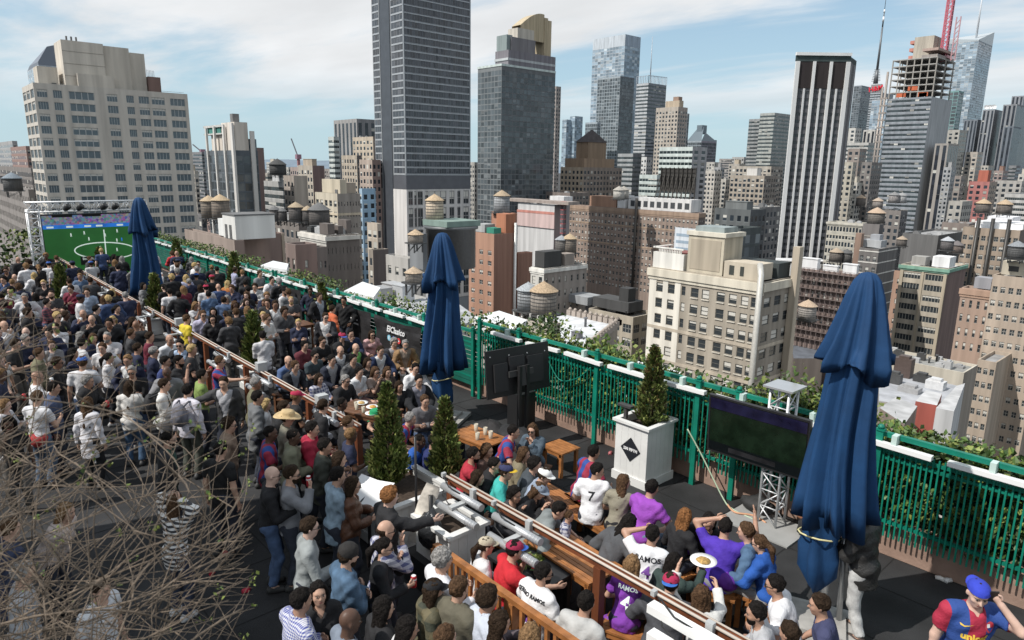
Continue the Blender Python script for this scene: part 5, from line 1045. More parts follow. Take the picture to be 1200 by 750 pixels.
def umbrella(label, x, y, h, tilt, ph, hem=1.25, sr=.8):
 t = thing('patio_umbrella', label, 'umbrella', (x, y, 0), ph, 'closed blue patio umbrellas')
 def skirt(name, prof, npl, amp, thick=0, hemv=0):
  b = MB(); n_ = 96; K = len(prof)
  for k, (r, z, am) in enumerate(prof):
   r *= sr
   for j in range(n_):
    a = 2*math.pi*j/n_
    w = (1-2*abs(math.sin(npl*.5*a+.45*math.sin(a*2+ph)))**1.4)*.75+.3*math.cos((npl*2+1)*a+z*1.1+ph)
    tw = .18*math.sin(z*1.7+ph)
    rr = r*(1+am*1.55*w)
    zz = z+(hemv*(math.cos(npl*.5*a)*.6+.4*math.cos(3*a+ph)) if k >= K-2 else 0)
    b.v.append((rr*math.cos(a+tw)+tilt[0]*zz, rr*math.sin(a+tw)*.92+tilt[1]*zz, zz))
  for k in range(K-1):
   for j in range(n_): b.face((k*n_+j, k*n_+(j+1) % n_, (k+1)*n_+(j+1) % n_, (k+1)*n_+j)[::-1], 0, True)
  return b.build(name, [blue], t)
 H = h; Z = lambda f: H-(H-hem)*f
 skirt('canopy', [(.08, Z(.04), .05), (.18, Z(.09), .1), (.27, Z(.2), .16), (.33, Z(.32), .2), (.36, Z(.45), .22), (.4, Z(.6), .24), (.46, Z(.75), .26), (.52, Z(.9), .28), (.55, Z(1.0), .3), (.5, Z(1.0)+.01, .3)], 8, .2, hemv=.1)
 skirt('top_flap', [(.02, Z(0)+.02, 0), (.12, Z(.0), .05), (.2, Z(.025), .07), (.27, Z(.08), .12), (.34, Z(.16), .16), (.43, Z(.26), .2), (.5, Z(.33), .24), (.5, Z(.355), .24), (.47, Z(.35), .24)], 8, .2, hemv=.2)
 b = MB(); b.tube([(0, 0, .05), (tilt[0]*hem, tilt[1]*hem, hem+.4)], .055, 12); b.build('pole', [alu], t)
 b = MB(); b.tube([(.22, .1, .1), (.14+tilt[0], .1, 1.5)], .035, 10); b.build('support_arm', [alu], t)
 b = MB(); n_ = 40
 pr = [(.3, hem+.25), (.27, hem), (.22, hem-.16), (.27, hem-.34), (.25, hem-.6), (.1, hem-.82)]
 for r, z in pr:
  for j in range(n_):
   a = 2*math.pi*j/n_; rr = r*(1+.22*math.cos(5*a+z*3)); b.v.append((-.1+rr*math.cos(a)*.8+tilt[0]*z, rr*math.sin(a)*.8+tilt[1]*z, z+.12*math.sin(a)))
 for k in range(len(pr)-1):
  for j in range(n_): b.face((k*n_+j, k*n_+(j+1) % n_, (k+1)*n_+(j+1) % n_, (k+1)*n_+j)[::-1], 0, True)
 b.build('tied_cloth', [blue], t)
 b = MB(); b.tube([(-.12+.24*math.cos(a), .24*math.sin(a), hem-.18-.05*math.sin(a)) for a in [k*math.pi/6 for k in range(13)]], .012, 5); b.build('tie_cord', [mat('cord_yellow', (.6, .55, .3))], t)
 b = MB(); b.box(-.45, .45, -.45, .45, 0, .07); b.box(-.3, .3, -.3, .3, .073, .13); b.build('base_slab', [mat('concrete', (.34, .33, .31), rough=.9, noise=.2, nscale=6)], t)
 return t
U1 = onz(177, 376); UB = onz(959, 736); UH = next(h for h in np.arange(3.2, 5, .02) if proj((UB[0], UB[1], h))[1] < 322)
umbrella('closed blue umbrella on the right, nearest, between the dark television and the leather jacket', *UB[:2], UH, (.012, .004), 0.4, 1.45, .66)
umbrella('closed blue umbrella in the middle, left of the television seen from behind', -11.9, 8.75, 4.2, (.0, .01), 2.1, 1.2)
umbrella('closed blue umbrella farthest left, covering the right side of the football screen', *U1[:2], next(h for h in np.arange(3, 5.5, .02) if proj((U1[0], U1[1], h))[1] < 232), (-.005, .01), 4.0, 1.0)
def truss(b, a, c, w, n_, r=.022, rd=.012):
 a, c = Vector(a), Vector(c); d = (c-a).normalized(); u = Vector((0, 1, 0)) if abs(d.z) > .5 else Vector((0, 0, 1)); v = d.cross(u).normalized(); u = v.cross(d)
 cs = [(u*sx+v*sy)*w/2 for sx, sy in ((-1, -1), (1, -1), (1, 1), (-1, 1))]
 for o in cs: b.tube([a+o, c+o], r, 6)
 for k in range(n_):
  p, q = a+(c-a)*k/n_, a+(c-a)*(k+1)/n_
  for i in range(4):
   o1, o2 = cs[i], cs[(i+1) % 4]
   b.tube([p+o1, q+o2] if k % 2 else [p+o2, q+o1], rd, 5)
   b.tube([q+o1, q+o2], rd, 5)
silver = mat('truss_silver', (.62, .63, .64), rough=.4, metal=.3)
blackp = mat('black_plastic', (.02, .02, .021), rough=.4, noise=.1)
t = thing('television_stand', 'silver lattice truss stand with a grey floor plate carrying the dark television', 'stand', (-4.72, 10.0, 0))
b = MB(); truss(b, (0, 0, .05), (0, 0, 2.3), .3, 8); b.build('truss', [silver], t)
b = MB(); b.box(-.24, .24, -.24, .24, 2.32, 2.35); b.build('top_plate', [alu], t)
b = MB(); b.box(-.62, .55, -.55, .25, 0.005, .03); b.build('floor_plate', [mat('steel_plate', (.33, .33, .32), rough=.5, noise=.1)], t)
t = thing('television', 'big dark television on the silver truss stand, left of the right umbrella', 'television', (-4.98, 9.72, 1.5)); t.rotation_euler = (R(4), R(0), R(2))
b = MB(); b.box(-.84, .84, 0, .07, -.5, .5); b.build('casing', [blackp], t)
scrm = mat('dark_screen', (.006, .008, .009), rough=.12, spec=.6)
b = MB(); b.quad((-.81, -.006, -.46), (.81, -.006, -.46), (.81, -.006, .47), (-.81, -.006, .47)); s_ = b.build('screen', [scrm], t)
for q, c, nm in (((-.8, .8, .28, .46), (.012, .012, .035), 'stand_picture'), ((-.8, .8, -.3, .27), (.008, .016, .009), 'pitch_picture'), ((-.45, .35, -.42, -.34), (.02, .02, .022), 'score_strip')):
 b = MB(); b.quad((q[0], -.0075, q[2]), (q[1], -.0075, q[2]), (q[1], -.0075, q[3]), (q[0], -.0075, q[3])); b.build(nm, [mat(nm, c, rough=.15, noise=.5, nscale=4)], s_)
t = thing('television', 'black television seen from behind on a black twin pole stand', 'television', (-9.75, 9.0, 1.62)); t.rotation_euler = (0, R(-6), R(-6))
b = MB(); b.box(-.04, .0, -.78, .78, -.48, .48); b.build('casing', [blackp], t)
b = MB(); b.box(.003, .05, -.62, -.3, -.36, .2); b.box(.003, .05, -.25, .12, -.1, .3); b.box(.003, .045, .2, .6, -.3, .26); b.build('rear_housing', [mat('black_plastic_rear', (.028, .028, .03), rough=.5)], t)
b = MB(); b.box(.053, .1, -.3, .3, -.1, .02); b.box(.1, .14, -.1, .1, -.3, .1); b.build('bracket', [mat('dark_metal', (.05, .05, .05))], t)
b = MB(); b.quad((-.046, -.75, -.45), (-.046, -.75, .45), (-.046, .75, .45), (-.046, .75, -.45)); b.build('screen', [scrm], t)
for k in range(4):
 b = MB(); b.box(.055, .058, -.72+.45*k, -.7+.45*k, .36-.02*k, .38-.02*k); b.build('screw', [white_p], t)
t = thing('television_stand', 'black twin pole stand under the television seen from behind', 'stand', (-9.6, 9.0, 0))
for sy in (-.1, .1):
 b = MB(); b.box(-.03, .03, sy-.035, sy+.035, 0, 1.75); b.build('pole', [blackp], t)
b = MB(); b.box(-.4, .4, -.35, .35, 0.005, .03); b.build('foot_plate', [blackp], t)
b = MB(); b.box(-.18, .18, -.25, .25, .0, .85); tag(b.build('speaker', [blackp], None, None, (-10.4, 9.7, 0)), 'black loudspeaker box on the floor behind the television back', 'speaker')
SX = -37.
zt_, zb_ = onx(50, 253, SX)[2], 0.3
yl, yr = onx(48, 253, SX)[1], onx(153, 250, SX)[1]
t = thing('football_screen', 'giant outdoor screen showing a football match at the left end of the terrace', 'screen', (SX, yl, 0))
W = yr-yl; H_ = zt_
def scr(name, u0, u1, v0, v1, m, lay=1, parent=None):
 b = MB(); x = .004*lay+.004; b.quad((x, u0*W, v0), (x, u1*W, v0), (x, u1*W, v1), (x, u0*W, v1)); return b.build(name, [m], parent or t)
b = MB(); b.box(-.15, 0, -.05, W+.05, zb_-.1, H_+.06); b.build('casing', [blackp], t)
vz = lambda y: onx(100, y, SX)[2]
grass = mat('picture_grass', (.018, .1, .022), rough=.5, noise=.18, nscale=.9, emit=.55)
crowdm = bpy.data.materials.new('picture_crowd'); tt, nn, ll = nt(crowdm); pb = nn['Principled BSDF']
tcn = node(nn, 'ShaderNodeTexCoord'); vo = node(nn, 'ShaderNodeTexVoronoi', inp={'Scale': 11.}); ll.new(tcn.outputs['Object'], vo.inputs[0])
hs = node(nn, 'ShaderNodeMix', data_type='RGBA', inp={0: .62}); ll.new(vo.outputs['Color'], hs.inputs[6]); hs.inputs[7].default_value = (.16, .17, .38, 1); vs_ = node(nn, 'ShaderNodeVectorMath', operation='SCALE', inp={'Scale': .6}); ll.new(hs.outputs[2], vs_.inputs[0])
ll.new(vs_.outputs[0], pb.inputs['Base Color']); ll.new(vs_.outputs[0], pb.inputs['Emission Color']); pb.inputs['Emission Strength'].default_value = .5
adb = mat('picture_boards', (.02, .14, .5), emit=.7, noise=.3, nscale=1.1); wht = mat('picture_white', (.6, .68, .62), emit=.6); blk = mat('picture_black', (.015, .015, .016))
scr('pitch_picture', 0, 1, zb_, vz(267), grass); scr('board_picture', 0, 1, vz(267), vz(262.5), adb); scr('crowd_picture', 0, 1, vz(262.5), H_, crowdm)
for u0, u1 in ((.11, .33), (.44, .65)): scr('dark_roof_picture', u0, u1, vz(253.8), H_+.02, blk, 2)
for u in (.04, .25, .45, .58, .82): scr('board_lettering', u, u+.075, vz(266), vz(264), wht, 2)
pu = lambda x, y: (onx(x, y, SX)[1]-yl, onx(x, y, SX)[2])
def pline(name, P, w_, m=wht, lay=2):
 b = MB(); x = .004*lay+.004
 for (a0, c0), (a1, c1) in zip(P[:-1], P[1:]):
  d = math.hypot(a1-a0, c1-c0); nx_, nz_ = -(c1-c0)/d*w_/2, (a1-a0)/d*w_/2
  b.quad((x, a0-nx_, c0-nz_), (x, a1-nx_, c1-nz_), (x, a1+nx_, c1+nz_), (x, a0+nx_, c0+nz_))
 return b.build(name, [m], t)
pline('halfway_line', [pu(121.5, 269), pu(125, 304), pu(126, 318)], .05)
cx_, cy_ = 123.5, 293.5
pline('centre_circle', [pu(cx_+36*math.cos(a), cy_+9.5*math.sin(a)) for a in [k*math.pi/24 for k in range(49)]], .05)
for (x, y, c) in ((83, 275, wht), (98.5, 272.5, wht), (104, 279.5, wht), (116.5, 290, wht), (123, 275, wht), (137, 270, wht), (136.8, 281, wht), (142.5, 280, adb), (137, 292, wht), (146, 272, grass)):
 u, v = pu(x, y); b = MB(); xx = .013
 b.poly([(xx, u+.55*p, v+.6*q) for p, q in ((-.05, -.16), (-.02, -.16), (0, -.02), (.02, -.14), (.06, -.17), (.05, .05), (.02, .12), (-.04, .1))]); b.build('player_figure', [c], t)
for (x0, x1) in ((94, 117), (118, 142)):
 a, c = pu(x0, 301), pu(x1, 309); b = MB(); b.quad((.016, a[0], c[1]), (.016, c[0], c[1]), (.016, c[0], a[1]), (.016, a[0], a[1])); b.build('score_box', [blk], t)
a = pu(106, 302.8); o = lettering('Barcelona', .16, (.022, a[0], a[1]), t, wht, (R(90), 0, R(90)))
t2 = thing('stage_truss', 'silver lattice truss frame with four lamps around the giant football screen', 'truss', (SX+.3, yl, 0))
b = MB(); zt2 = vz(246)+.1; truss(b, (.1, -.35, 0), (.1, -.35, zt2), .42, 9, .03, .018); b.build('truss_post', [silver], t2); b = MB(); truss(b, (.1, W+.4, 0), (.1, W+.4, zt2), .42, 9, .03, .018); b.build('truss_post', [silver], t2); b = MB(); truss(b, (.1, -.6, zt2+.1), (.1, W+.6, zt2+.1), .42, 16, .03, .018); b.build('truss_beam', [silver], t2)
for u in (.22, .36, .62, .75):
 b = MB(); b.lathe([(.06, 0), (.12, .1), (.14, .3), (.1, .34)], 10); o = b.build('lamp', [blackp], t2, None, (.45, u*W, zt2-.05)); o.rotation_euler = (R(-30), R(40), 0)
def nrm(v): v = np.asarray(v, float); return v/max(1e-9, np.linalg.norm(v))
class Grid:
 """signed distance grid in which rounded limbs are blended, meshed by surface nets"""
 def __init__(s, lo, hi, h):
  s.h = h; s.lo = np.array(lo, float)-h*2; n_ = np.ceil((np.array(hi)-s.lo)/h).astype(int)+3
  s.n = n_; s.F = np.full(n_, .3, np.float32)
  s.ax = [(s.lo[i]+h*np.arange(n_[i])).astype(np.float32) for i in range(3)]
 def sl(s, a, b):
  i0 = np.clip(np.floor((np.array(a)-s.lo)/s.h).astype(int), 0, s.n-1); i1 = np.clip(np.ceil((np.array(b)-s.lo)/s.h).astype(int)+1, 1, s.n)
  return tuple(slice(i0[i], i1[i]) for i in range(3))
 def co(s, q): return s.ax[0][q[0]][:, None, None], s.ax[1][q[1]][None, :, None], s.ax[2][q[2]][None, None, :]
 def put(s, q, d, k):
  F = s.F[q]
  if k > 0:
   hh = np.clip(.5+.5*(F-d)/k, 0, 1); s.F[q] = F*(1-hh)+d*hh-k*hh*(1-hh)
  else: s.F[q] = np.minimum(F, d)
 def cone(s, a, b, ra, rb, k=.03, cut=None, flat=None):
  a, b = np.asarray(a, float), np.asarray(b, float); pad = max(ra, rb)+.06
  q = s.sl(np.minimum(a, b)-pad, np.maximum(a, b)+pad); x, y, z = s.co(q)
  d = b-a; L = max(1e-9, d @ d)
  t = np.clip(((x-a[0])*d[0]+(y-a[1])*d[1]+(z-a[2])*d[2])/L, 0, 1)
  dx, dy, dz = x-a[0]-t*d[0], y-a[1]-t*d[1], z-a[2]-t*d[2]
  if flat is not None:    # squash along a direction
   f, am = flat; pr = (dx*f[0]+dy*f[1]+dz*f[2]); ex = pr*(am-1); dx = dx+ex*f[0]; dy = dy+ex*f[1]; dz = dz+ex*f[2]
  D = np.sqrt(dx*dx+dy*dy+dz*dz)-(ra+t*(rb-ra))
  if cut is not None:
   e = nrm(d); D = np.maximum(D, (x-b[0])*e[0]+(y-b[1])*e[1]+(z-b[2])*e[2]-cut)
  s.put(q, D, k)
 def ell(s, c, A, r, k=.03):
  """ellipsoid with axes A (rows) and radii r"""
  c = np.asarray(c, float); R_ = max(r)+.06; q = s.sl(c-R_, c+R_); x, y, z = s.co(q)
  x, y, z = x-c[0], y-c[1], z-c[2]; u = [(A[i][0]*x+A[i][1]*y+A[i][2]*z) for i in range(3)]
  k0 = np.sqrt(sum((u[i]/r[i])**2 for i in range(3)))+1e-6; k1 = np.sqrt(sum((u[i]/(r[i]**2))**2 for i in range(3)))+1e-6
  s.put(q, (k0*(k0-1)/k1).astype(np.float32), k)
 def half(s, p, n_):
  """keep the side the normal points away from"""
  x, y, z = s.co((slice(None),)*3); s.F = np.maximum(s.F, (x-p[0])*n_[0]+(y-p[1])*n_[1]+(z-p[2])*n_[2])
 def folds(s, amp, ph, fr=26.):
  x, y, z = s.co((slice(None),)*3)
  amp = amp*1.35; w_ = np.sin(fr*(z+.55*x+.25*y)+ph+2.2*np.sin(9*x+ph))*np.sin(fr*.55*(x-y)+ph*2)+.7*np.sin(fr*1.6*z+7*np.sin(6*x+4*y+ph))
  s.F = s.F+(amp*w_).astype(np.float32)
 def mesh(s):
  F = s.F; S = F < 0
  n0, n1, n2 = F.shape
  cnt = np.zeros((n0-1, n1-1, n2-1), np.float32); acc = np.zeros((n0-1, n1-1, n2-1, 3), np.float32)
  crn = {(i, j, k): (slice(i, n0-1+i), slice(j, n1-1+j), slice(k, n2-1+k)) for i in (0, 1) for j in (0, 1) for k in (0, 1)}
  allc = sum(S[c].astype(np.int8) for c in crn.values()); act = (allc > 0) & (allc < 8)
  ii = np.argwhere(act)
  if len(ii) == 0: return np.zeros((0, 3)), np.zeros((0, 4), int)
  idm = np.full(act.shape, -1, np.int32); idm[act] = np.arange(len(ii))
  V = np.zeros((len(ii), 3), np.float64); C = np.zeros(len(ii))
  g = lambda o: F[ii[:, 0]+o[0], ii[:, 1]+o[1], ii[:, 2]+o[2]]
  for ax in range(3):
   for o1 in (0, 1):
    for o2 in (0, 1):
     o = [0, 0, 0]; oth = [a for a in range(3) if a != ax]; o[oth[0]] = o1; o[oth[1]] = o2
     p = tuple(o); o[ax] = 1; q = tuple(o)
     fa, fb = g(p), g(q); m = (fa < 0) != (fb < 0)
     t = np.where(m, fa/np.where(m, fa-fb, 1), 0)
     P_ = np.tile(np.array(p, float), (len(ii), 1)); P_[:, ax] += t
     V += P_*m[:, None]; C += m
  V = (V/C[:, None]+ii)*s.h+s.lo
  Q = []
  for ax in range(3):
   sa = [slice(None)]*3; sb = [slice(None)]*3; sa[ax] = slice(0, -1); sb[ax] = slice(1, None)
   d = S[tuple(sa)].astype(np.int8)-S[tuple(sb)].astype(np.int8)
   oth = [a for a in range(3) if a != ax]
   e = np.argwhere(d != 0);
   e = e[(e[:, oth[0]] > 0) & (e[:, oth[1]] > 0) & (e[:, oth[0]] < F.shape[oth[0]]-1) & (e[:, oth[1]] < F.shape[oth[1]]-1)]
   sg = d[e[:, 0], e[:, 1], e[:, 2]]
   def id_(da, db):
    f = e.copy(); f[:, oth[0]] -= da; f[:, oth[1]] -= db; return idm[f[:, 0], f[:, 1], f[:, 2]]
   q = np.stack([id_(1, 1), id_(0, 1), id_(0, 0), id_(1, 0)], 1)
   fl = (sg > 0) if ax != 1 else (sg < 0)
   q = np.where(fl[:, None], q, q[:, ::-1]); Q.append(q)
  return V, np.concatenate(Q)
def np_mesh(name, V, Q, mats, extra=None):
 me = bpy.data.meshes.new(name); nv, nq = len(V), len(Q)
 if extra is not None:
  me.from_pydata([tuple(v) for v in V]+extra.v, [], [tuple(q) for q in Q]+[tuple(i+nv for i in f) for f in extra.f])
  mi = [0]*nq+extra.mi
  me.polygons.foreach_set('material_index', mi)
 else:
  me.vertices.add(nv); me.vertices.foreach_set('co', V.astype(np.float32).ravel()); me.loops.add(nq*4); me.loops.foreach_set('vertex_index', Q.astype(np.int32).ravel())
  me.polygons.add(nq); me.polygons.foreach_set('loop_start', np.arange(0, nq*4, 4, dtype=np.int32))
  try: me.polygons.foreach_set('loop_total', np.full(nq, 4, np.int32))
  except Exception: pass
 for m in mats: me.materials.append(m)
 me.polygons.foreach_set('use_smooth', [True]*len(me.polygons)); me.update(calc_edges=True); me.validate(); return me
SKINM = mat('skin', objcol=True, rough=.5, noise=.1, nscale=9, spec=.35)
EYEW = mat('eye_white', (.33, .31, .29), rough=.3); DARKM = mat('eye_dark', (.02, .015, .012), rough=.3); LIP = mat('lips', (.3, .12, .1), rough=.4)
CLOTH = mat('cloth', objcol=True, rough=.85, noise=.16, nscale=7, bump=.6, bscale=20)
DENIM = mat('denim', objcol=True, rough=.9, noise=.3, nscale=11, bump=.4, bscale=120)
LEATH = mat('leather', objcol=True, rough=.42, noise=.2, nscale=14, bump=.5, bscale=40)
HAIRM = mat('hair', objcol=True, rough=.75, noise=.55, nscale=45, bump=1., bscale=60, spec=.1)
SHOEM = mat('shoe', objcol=True, rough=.55, noise=.1)
SGM = mat('sunglass', (.008, .008, .009), rough=.12, spec=.7)
def pattern(name, kind, c1, c2, s):
 m = bpy.data.materials.new(name); t_, n_, l_ = nt(m); b_ = n_['Principled BSDF']; b_.inputs['Roughness'].default_value = .8
 tc_ = node(n_, 'ShaderNodeTexCoord'); sp = node(n_, 'ShaderNodeSeparateXYZ'); l_.new(tc_.outputs['Object'], sp.inputs[0])
 def st(i, sc, off=0.):
  a = node(n_, 'ShaderNodeMath', operation='MULTIPLY_ADD', inp={1: sc, 2: off}); l_.new(sp.outputs[i], a.inputs[0]); f = node(n_, 'ShaderNodeMath', operation='FRACT'); l_.new(a.outputs[0], f.inputs[0]); g = node(n_, 'ShaderNodeMath', operation='LESS_THAN', inp={1: .5}); l_.new(f.outputs[0], g.inputs[0]); return g.outputs[0]
 if kind == 'v': f = st(0, s, .25)
 elif kind == 'h':
  a = node(n_, 'ShaderNodeTexWave', inp={0: None}) if False else None; f = st(2, s)
 else:
  g = node(n_, 'ShaderNodeMath', operation='ADD'); l_.new(st(0, s), g.inputs[0]); l_.new(st(2, s), g.inputs[1]); q = node(n_, 'ShaderNodeMath', operation='MULTIPLY', inp={1: .5}); l_.new(g.outputs[0], q.inputs[0]); f = q.outputs[0]
 mx_ = node(n_, 'ShaderNodeMix', data_type='RGBA'); l_.new(f, mx_.inputs[0]); mx_.inputs[6].default_value = rgb(c1); mx_.inputs[7].default_value = rgb(c2); l_.new(mx_.outputs[2], b_.inputs['Base Color'])
 nb_ = node(n_, 'ShaderNodeTexNoise', inp={'Scale': 40.}); l_.new(tc_.outputs['Object'], nb_.inputs[0]); bp_ = node(n_, 'ShaderNodeBump', inp={'Strength': .35, 'Distance': .02}); l_.new(nb_.outputs[0], bp_.inputs['Height']); l_.new(bp_.outputs[0], b_.inputs['Normal'])
 return m
BARCA = pattern('striped_jersey', 'v', (.28, .02, .05), (.02, .06, .25), 5.2)
BARCA2 = pattern('halved_jersey', 'v', (.02, .06, .24), (.36, .02, .05), 3.6)
CHECK = pattern('gingham', 'c', (.62, .62, .64), (.05, .07, .3), 42)
PLAID = pattern('plaid', 'c', (.5, .5, .55), (.06, .07, .16), 14)
PLAIDR = pattern('dark_plaid', 'c', (.22, .05, .06), (.03, .03, .05), 13)
ZEBRA = pattern('zebra_stripe', 'h', (.68, .67, .65), (.04, .04, .045), 16)
ARMS = {'down': ((.09, .04, -.54), (.3, -.6, -.2)), 'pocket': ((.03, .12, -.44), (.9, -.5, 0)), 'hold': ((-.04, .32, -.2), (.5, -.2, -1)), 'hold2': ((-.1, .28, -.27), (.6, -.2, -1)), 'drink': ((-.1, .27, .06), (.7, .1, -1)),
  'chin': ((-.13, .22, .06), (.5, .2, -1)), 'lap': ((-.03, .3, -.34), (.7, -.5, -.4)), 'knee': ((.02, .4, -.36), (.7, -.3, -.3)), 'cross': ((-.22, .21, -.21), (.8, -.1, -.9)), 'up': ((.1, .15, .46), (.9, .2, .1)), 'brow': ((-.07, .17, .25), (1, .3, .1)),
  'head': ((-.06, .04, .31), (1, .2, .3)), 'reach': ((.06, .52, -.06), (.5, 0, -1)), 'reachup': ((.02, .46, .16), (.6, 0, -1)), 'side': ((.5, .2, -.1), (.2, -.4, -1)), 'phone': ((-.055, .15, .2), (.7, .45, -1)), 'clap': ((-.12, .34, .02), (.9, -.1, -.8)), 'back': ((.12, -.25, -.45), (.5, -.5, 0)), 'lean': ((.1, .35, -.33), (.9, -.2, 0)), 'wave': ((.12, .22, .4), (.8, .3, -.5))}
LEGS_SIT = {'n': .0, 'w': .09}
SK = {'l': (.5, .31, .225), 'm': (.4, .235, .165), 'b': (.24, .13, .085), 'd': (.1, .055, .038), 'p': (.58, .39, .31)}
HC = {'black': (.012, .01, .009), 'dark': (.03, .019, .012), 'brown': (.075, .043, .024), 'light': (.2, .12, .06), 'blond': (.42, .3, .14), 'red': (.2, .09, .035), 'grey': (.23, .22, .21), 'white': (.5, .49, .47)}
def ik(a, t, l1, l2, hint):
 d = t-a; D = np.linalg.norm(d); D = min(max(D, .08), l1+l2-.004); e = nrm(d)
 h = np.asarray(hint, float); h = nrm(h-e*(h @ e)); c = (l1*l1+D*D-l2*l2)/(2*D); s_ = math.sqrt(max(0, l1*l1-c*c))
 return a+e*c+h*s_, a+e*D
def rotz(a): c, s_ = math.cos(a), math.sin(a); return np.array([[c, -s_, 0], [s_, c, 0], [0, 0, 1.]])
def rotx(a): c, s_ = math.cos(a), math.sin(a); return np.array([[1., 0, 0], [0, c, -s_], [0, s_, c]])
def roty(a): c, s_ = math.cos(a), math.sin(a); return np.array([[c, 0, s_], [0, 1., 0], [-s_, 0, c]])
def make_person(spec, h=.017):
 """builds the meshes of one figure: body (skin, face, hands) and what it wears; returns [(name, mesh, slot)] and the head position"""
 g_ = spec.get
 sit = g_('sit', False); fem = g_('fem', False); ph = rng.uniform(0, 6.28); bw = g_('build', 1.)
 lean, twist = R(g_('lean', 8 if sit else 3)), R(g_('twist', 0))
 seat = g_('seat', .45); zp = seat+.105 if sit else .955
 Rt = rotz(twist) @ rotx(-lean) @ roty(R(g_('tilt', 0)))
 rt, fw, up = Rt[:, 0], Rt[:, 1], Rt[:, 2]
 P = np.array([0, 0, zp]); N = P+up*.5
 if sit: N = P+up*.49+fw*.015
 sw = (.17 if fem else .19)*bw**.5
 J = {}
 for s_, k in ((-1, 'l'), (1, 'r')):
  sh = N-up*.055+rt*sw*s_*.98-fw*.01
  a = g_('arms', ('down', 'down'))[0 if s_ < 0 else 1]
  tg, hn = ARMS[a] if isinstance(a, str) else a
  T = sh+rt*tg[0]*s_+fw*tg[1]+up*tg[2]; hint = rt*hn[0]*s_+fw*hn[1]+up*hn[2]
  if isinstance(a, str) and a in ('lap', 'knee') and sit: T[2] = max(T[2], zp+.09)
  J[k+'s'] = sh; J[k+'e'], J[k+'w'] = ik(sh, T, .285, .255, hint)
  hip = P+np.array([.095*s_*bw, 0, -.03]);
  if sit:
   wd = LEGS_SIT[g_('legs', 'n')]; kn = hip+np.array([(.03+wd)*s_, .43, .0 if seat > .4 else .1]); fx = g_('foot', .0)
   ft = np.array([kn[0]+.0*s_, kn[1]+.0+fx, .085])
   if kn[2] > .56: kn[2] = .56
  else:
   st = g_('step', .0)*s_; ft = np.array([.115*s_, -.02+st, .085]); kn, _ = ik(hip, ft, .435, .425, (0.12*s_, 1, 0))
  J[k+'h'], J[k+'k'], J[k+'f'] = hip, kn, ft
 Rh = rotz(R(g_('hy', 0))+twist*.6) @ rotx(-R(g_('hp', 8))) @ roty(R(g_('ht', 0)))
 hx, hf, hu = Rh[:, 0], Rh[:, 1], Rh[:, 2]
 Hc = N+up*.075+hu*.105+hf*.022
 allp = np.array(list(J.values())+[P, N, Hc]); lo, hi = allp.min(0)-.2, allp.max(0)+.2; lo[2] = -.01
 G = Grid(lo, hi, h)
 def torso(G, off, k=.05, hem=.1):
  G.ell(P+up*.33+fw*.005, Rt.T, (.165*bw+off if not fem else .145+off, .11*bw+off, .2+off), k)
  G.ell(P+up*.14+fw*.01*bw, Rt.T, ((.145 if not fem else .125)*bw+off, (.105+.05*max(0, bw-1))*bw+off, .17+off), k)
  G.ell(P-up*.0-fw*.01, Rt.T, (.168*bw+off, .12*bw+off, .12+off), k)
  G.cone(J['ls']+(N-J['ls'])*.25, J['rs']+(N-J['rs'])*.25, .062+off, .062+off, k)
  if fem:
   for s_ in (-1, 1): G.ell(P+up*.33+rt*.068*s_+fw*.085, Rt.T, (.06+off, .05+off, .06+off), .04)
 def arm(G, s_, off, part, cutl=1.):
  sh, el, wr = J[s_+'s'], J[s_+'e'], J[s_+'w']; r0, r1, r2 = (.052, .042, .029) if not fem else (.043, .036, .026)
  if part == 'u': G.cone(sh, sh+(el-sh)*cutl, r0*bw**.3+off+.004, r0+(r1-r0)*cutl+off, .035, cut=None if cutl == 1 else .0)
  if part == 'f': G.cone(el, el+(wr-el)*cutl, r1+off, r2+off+(.006 if off > 0 else 0), .025, cut=None if cutl == 1. and off == 0 else .0)
 def legs(G, off, k=.04):
  for s_ in 'lr':
   G.cone(J[s_+'h'], J[s_+'k'], .088*bw**.6+off, .056+off, k); G.cone(J[s_+'k'], J[s_+'f']+np.array([0, 0, .0]), .055+off, .038+off*1.35, .03)
 torso(G, 0); legs(G, 0)
 for s_ in 'lr':
  arm(G, s_, 0, 'u'); arm(G, s_, 0, 'f'); G.cone(J[s_+'f'], J[s_+'f']+np.array([0, .12, -.045]), .035, .03, .03)
 G.cone(N-up*.02, Hc-hu*.04-hf*.012, .056 if not fem else .046, .053 if not fem else .045, .03)
 Ah = Rh.T
 G.ell(Hc+hu*.026-hf*.008, Ah, (.073, .092, .094), .02); G.ell(Hc-hu*.045+hf*.03, Ah, (.056, .06, .066), .03); G.ell(Hc-hu*.092+hf*.055, Ah, (.026, .024, .022), .03)
 G.cone(Hc+hf*.083+hu*.008, Hc+hf*.106-hu*.03, .009, .0145, .012); G.ell(Hc+hf*.07+hu*.03, Ah, (.058, .022, .016), .02)
 for s_ in (-1, 1):
  G.ell(Hc+hx*.078*s_-hf*.012-hu*.006, Ah, (.011, .022, .032), .008); G.ell(Hc+hx*.042*s_+hf*.055-hu*.022, Ah, (.024, .025, .022), .02)
 E_ = MB(); hands = {}
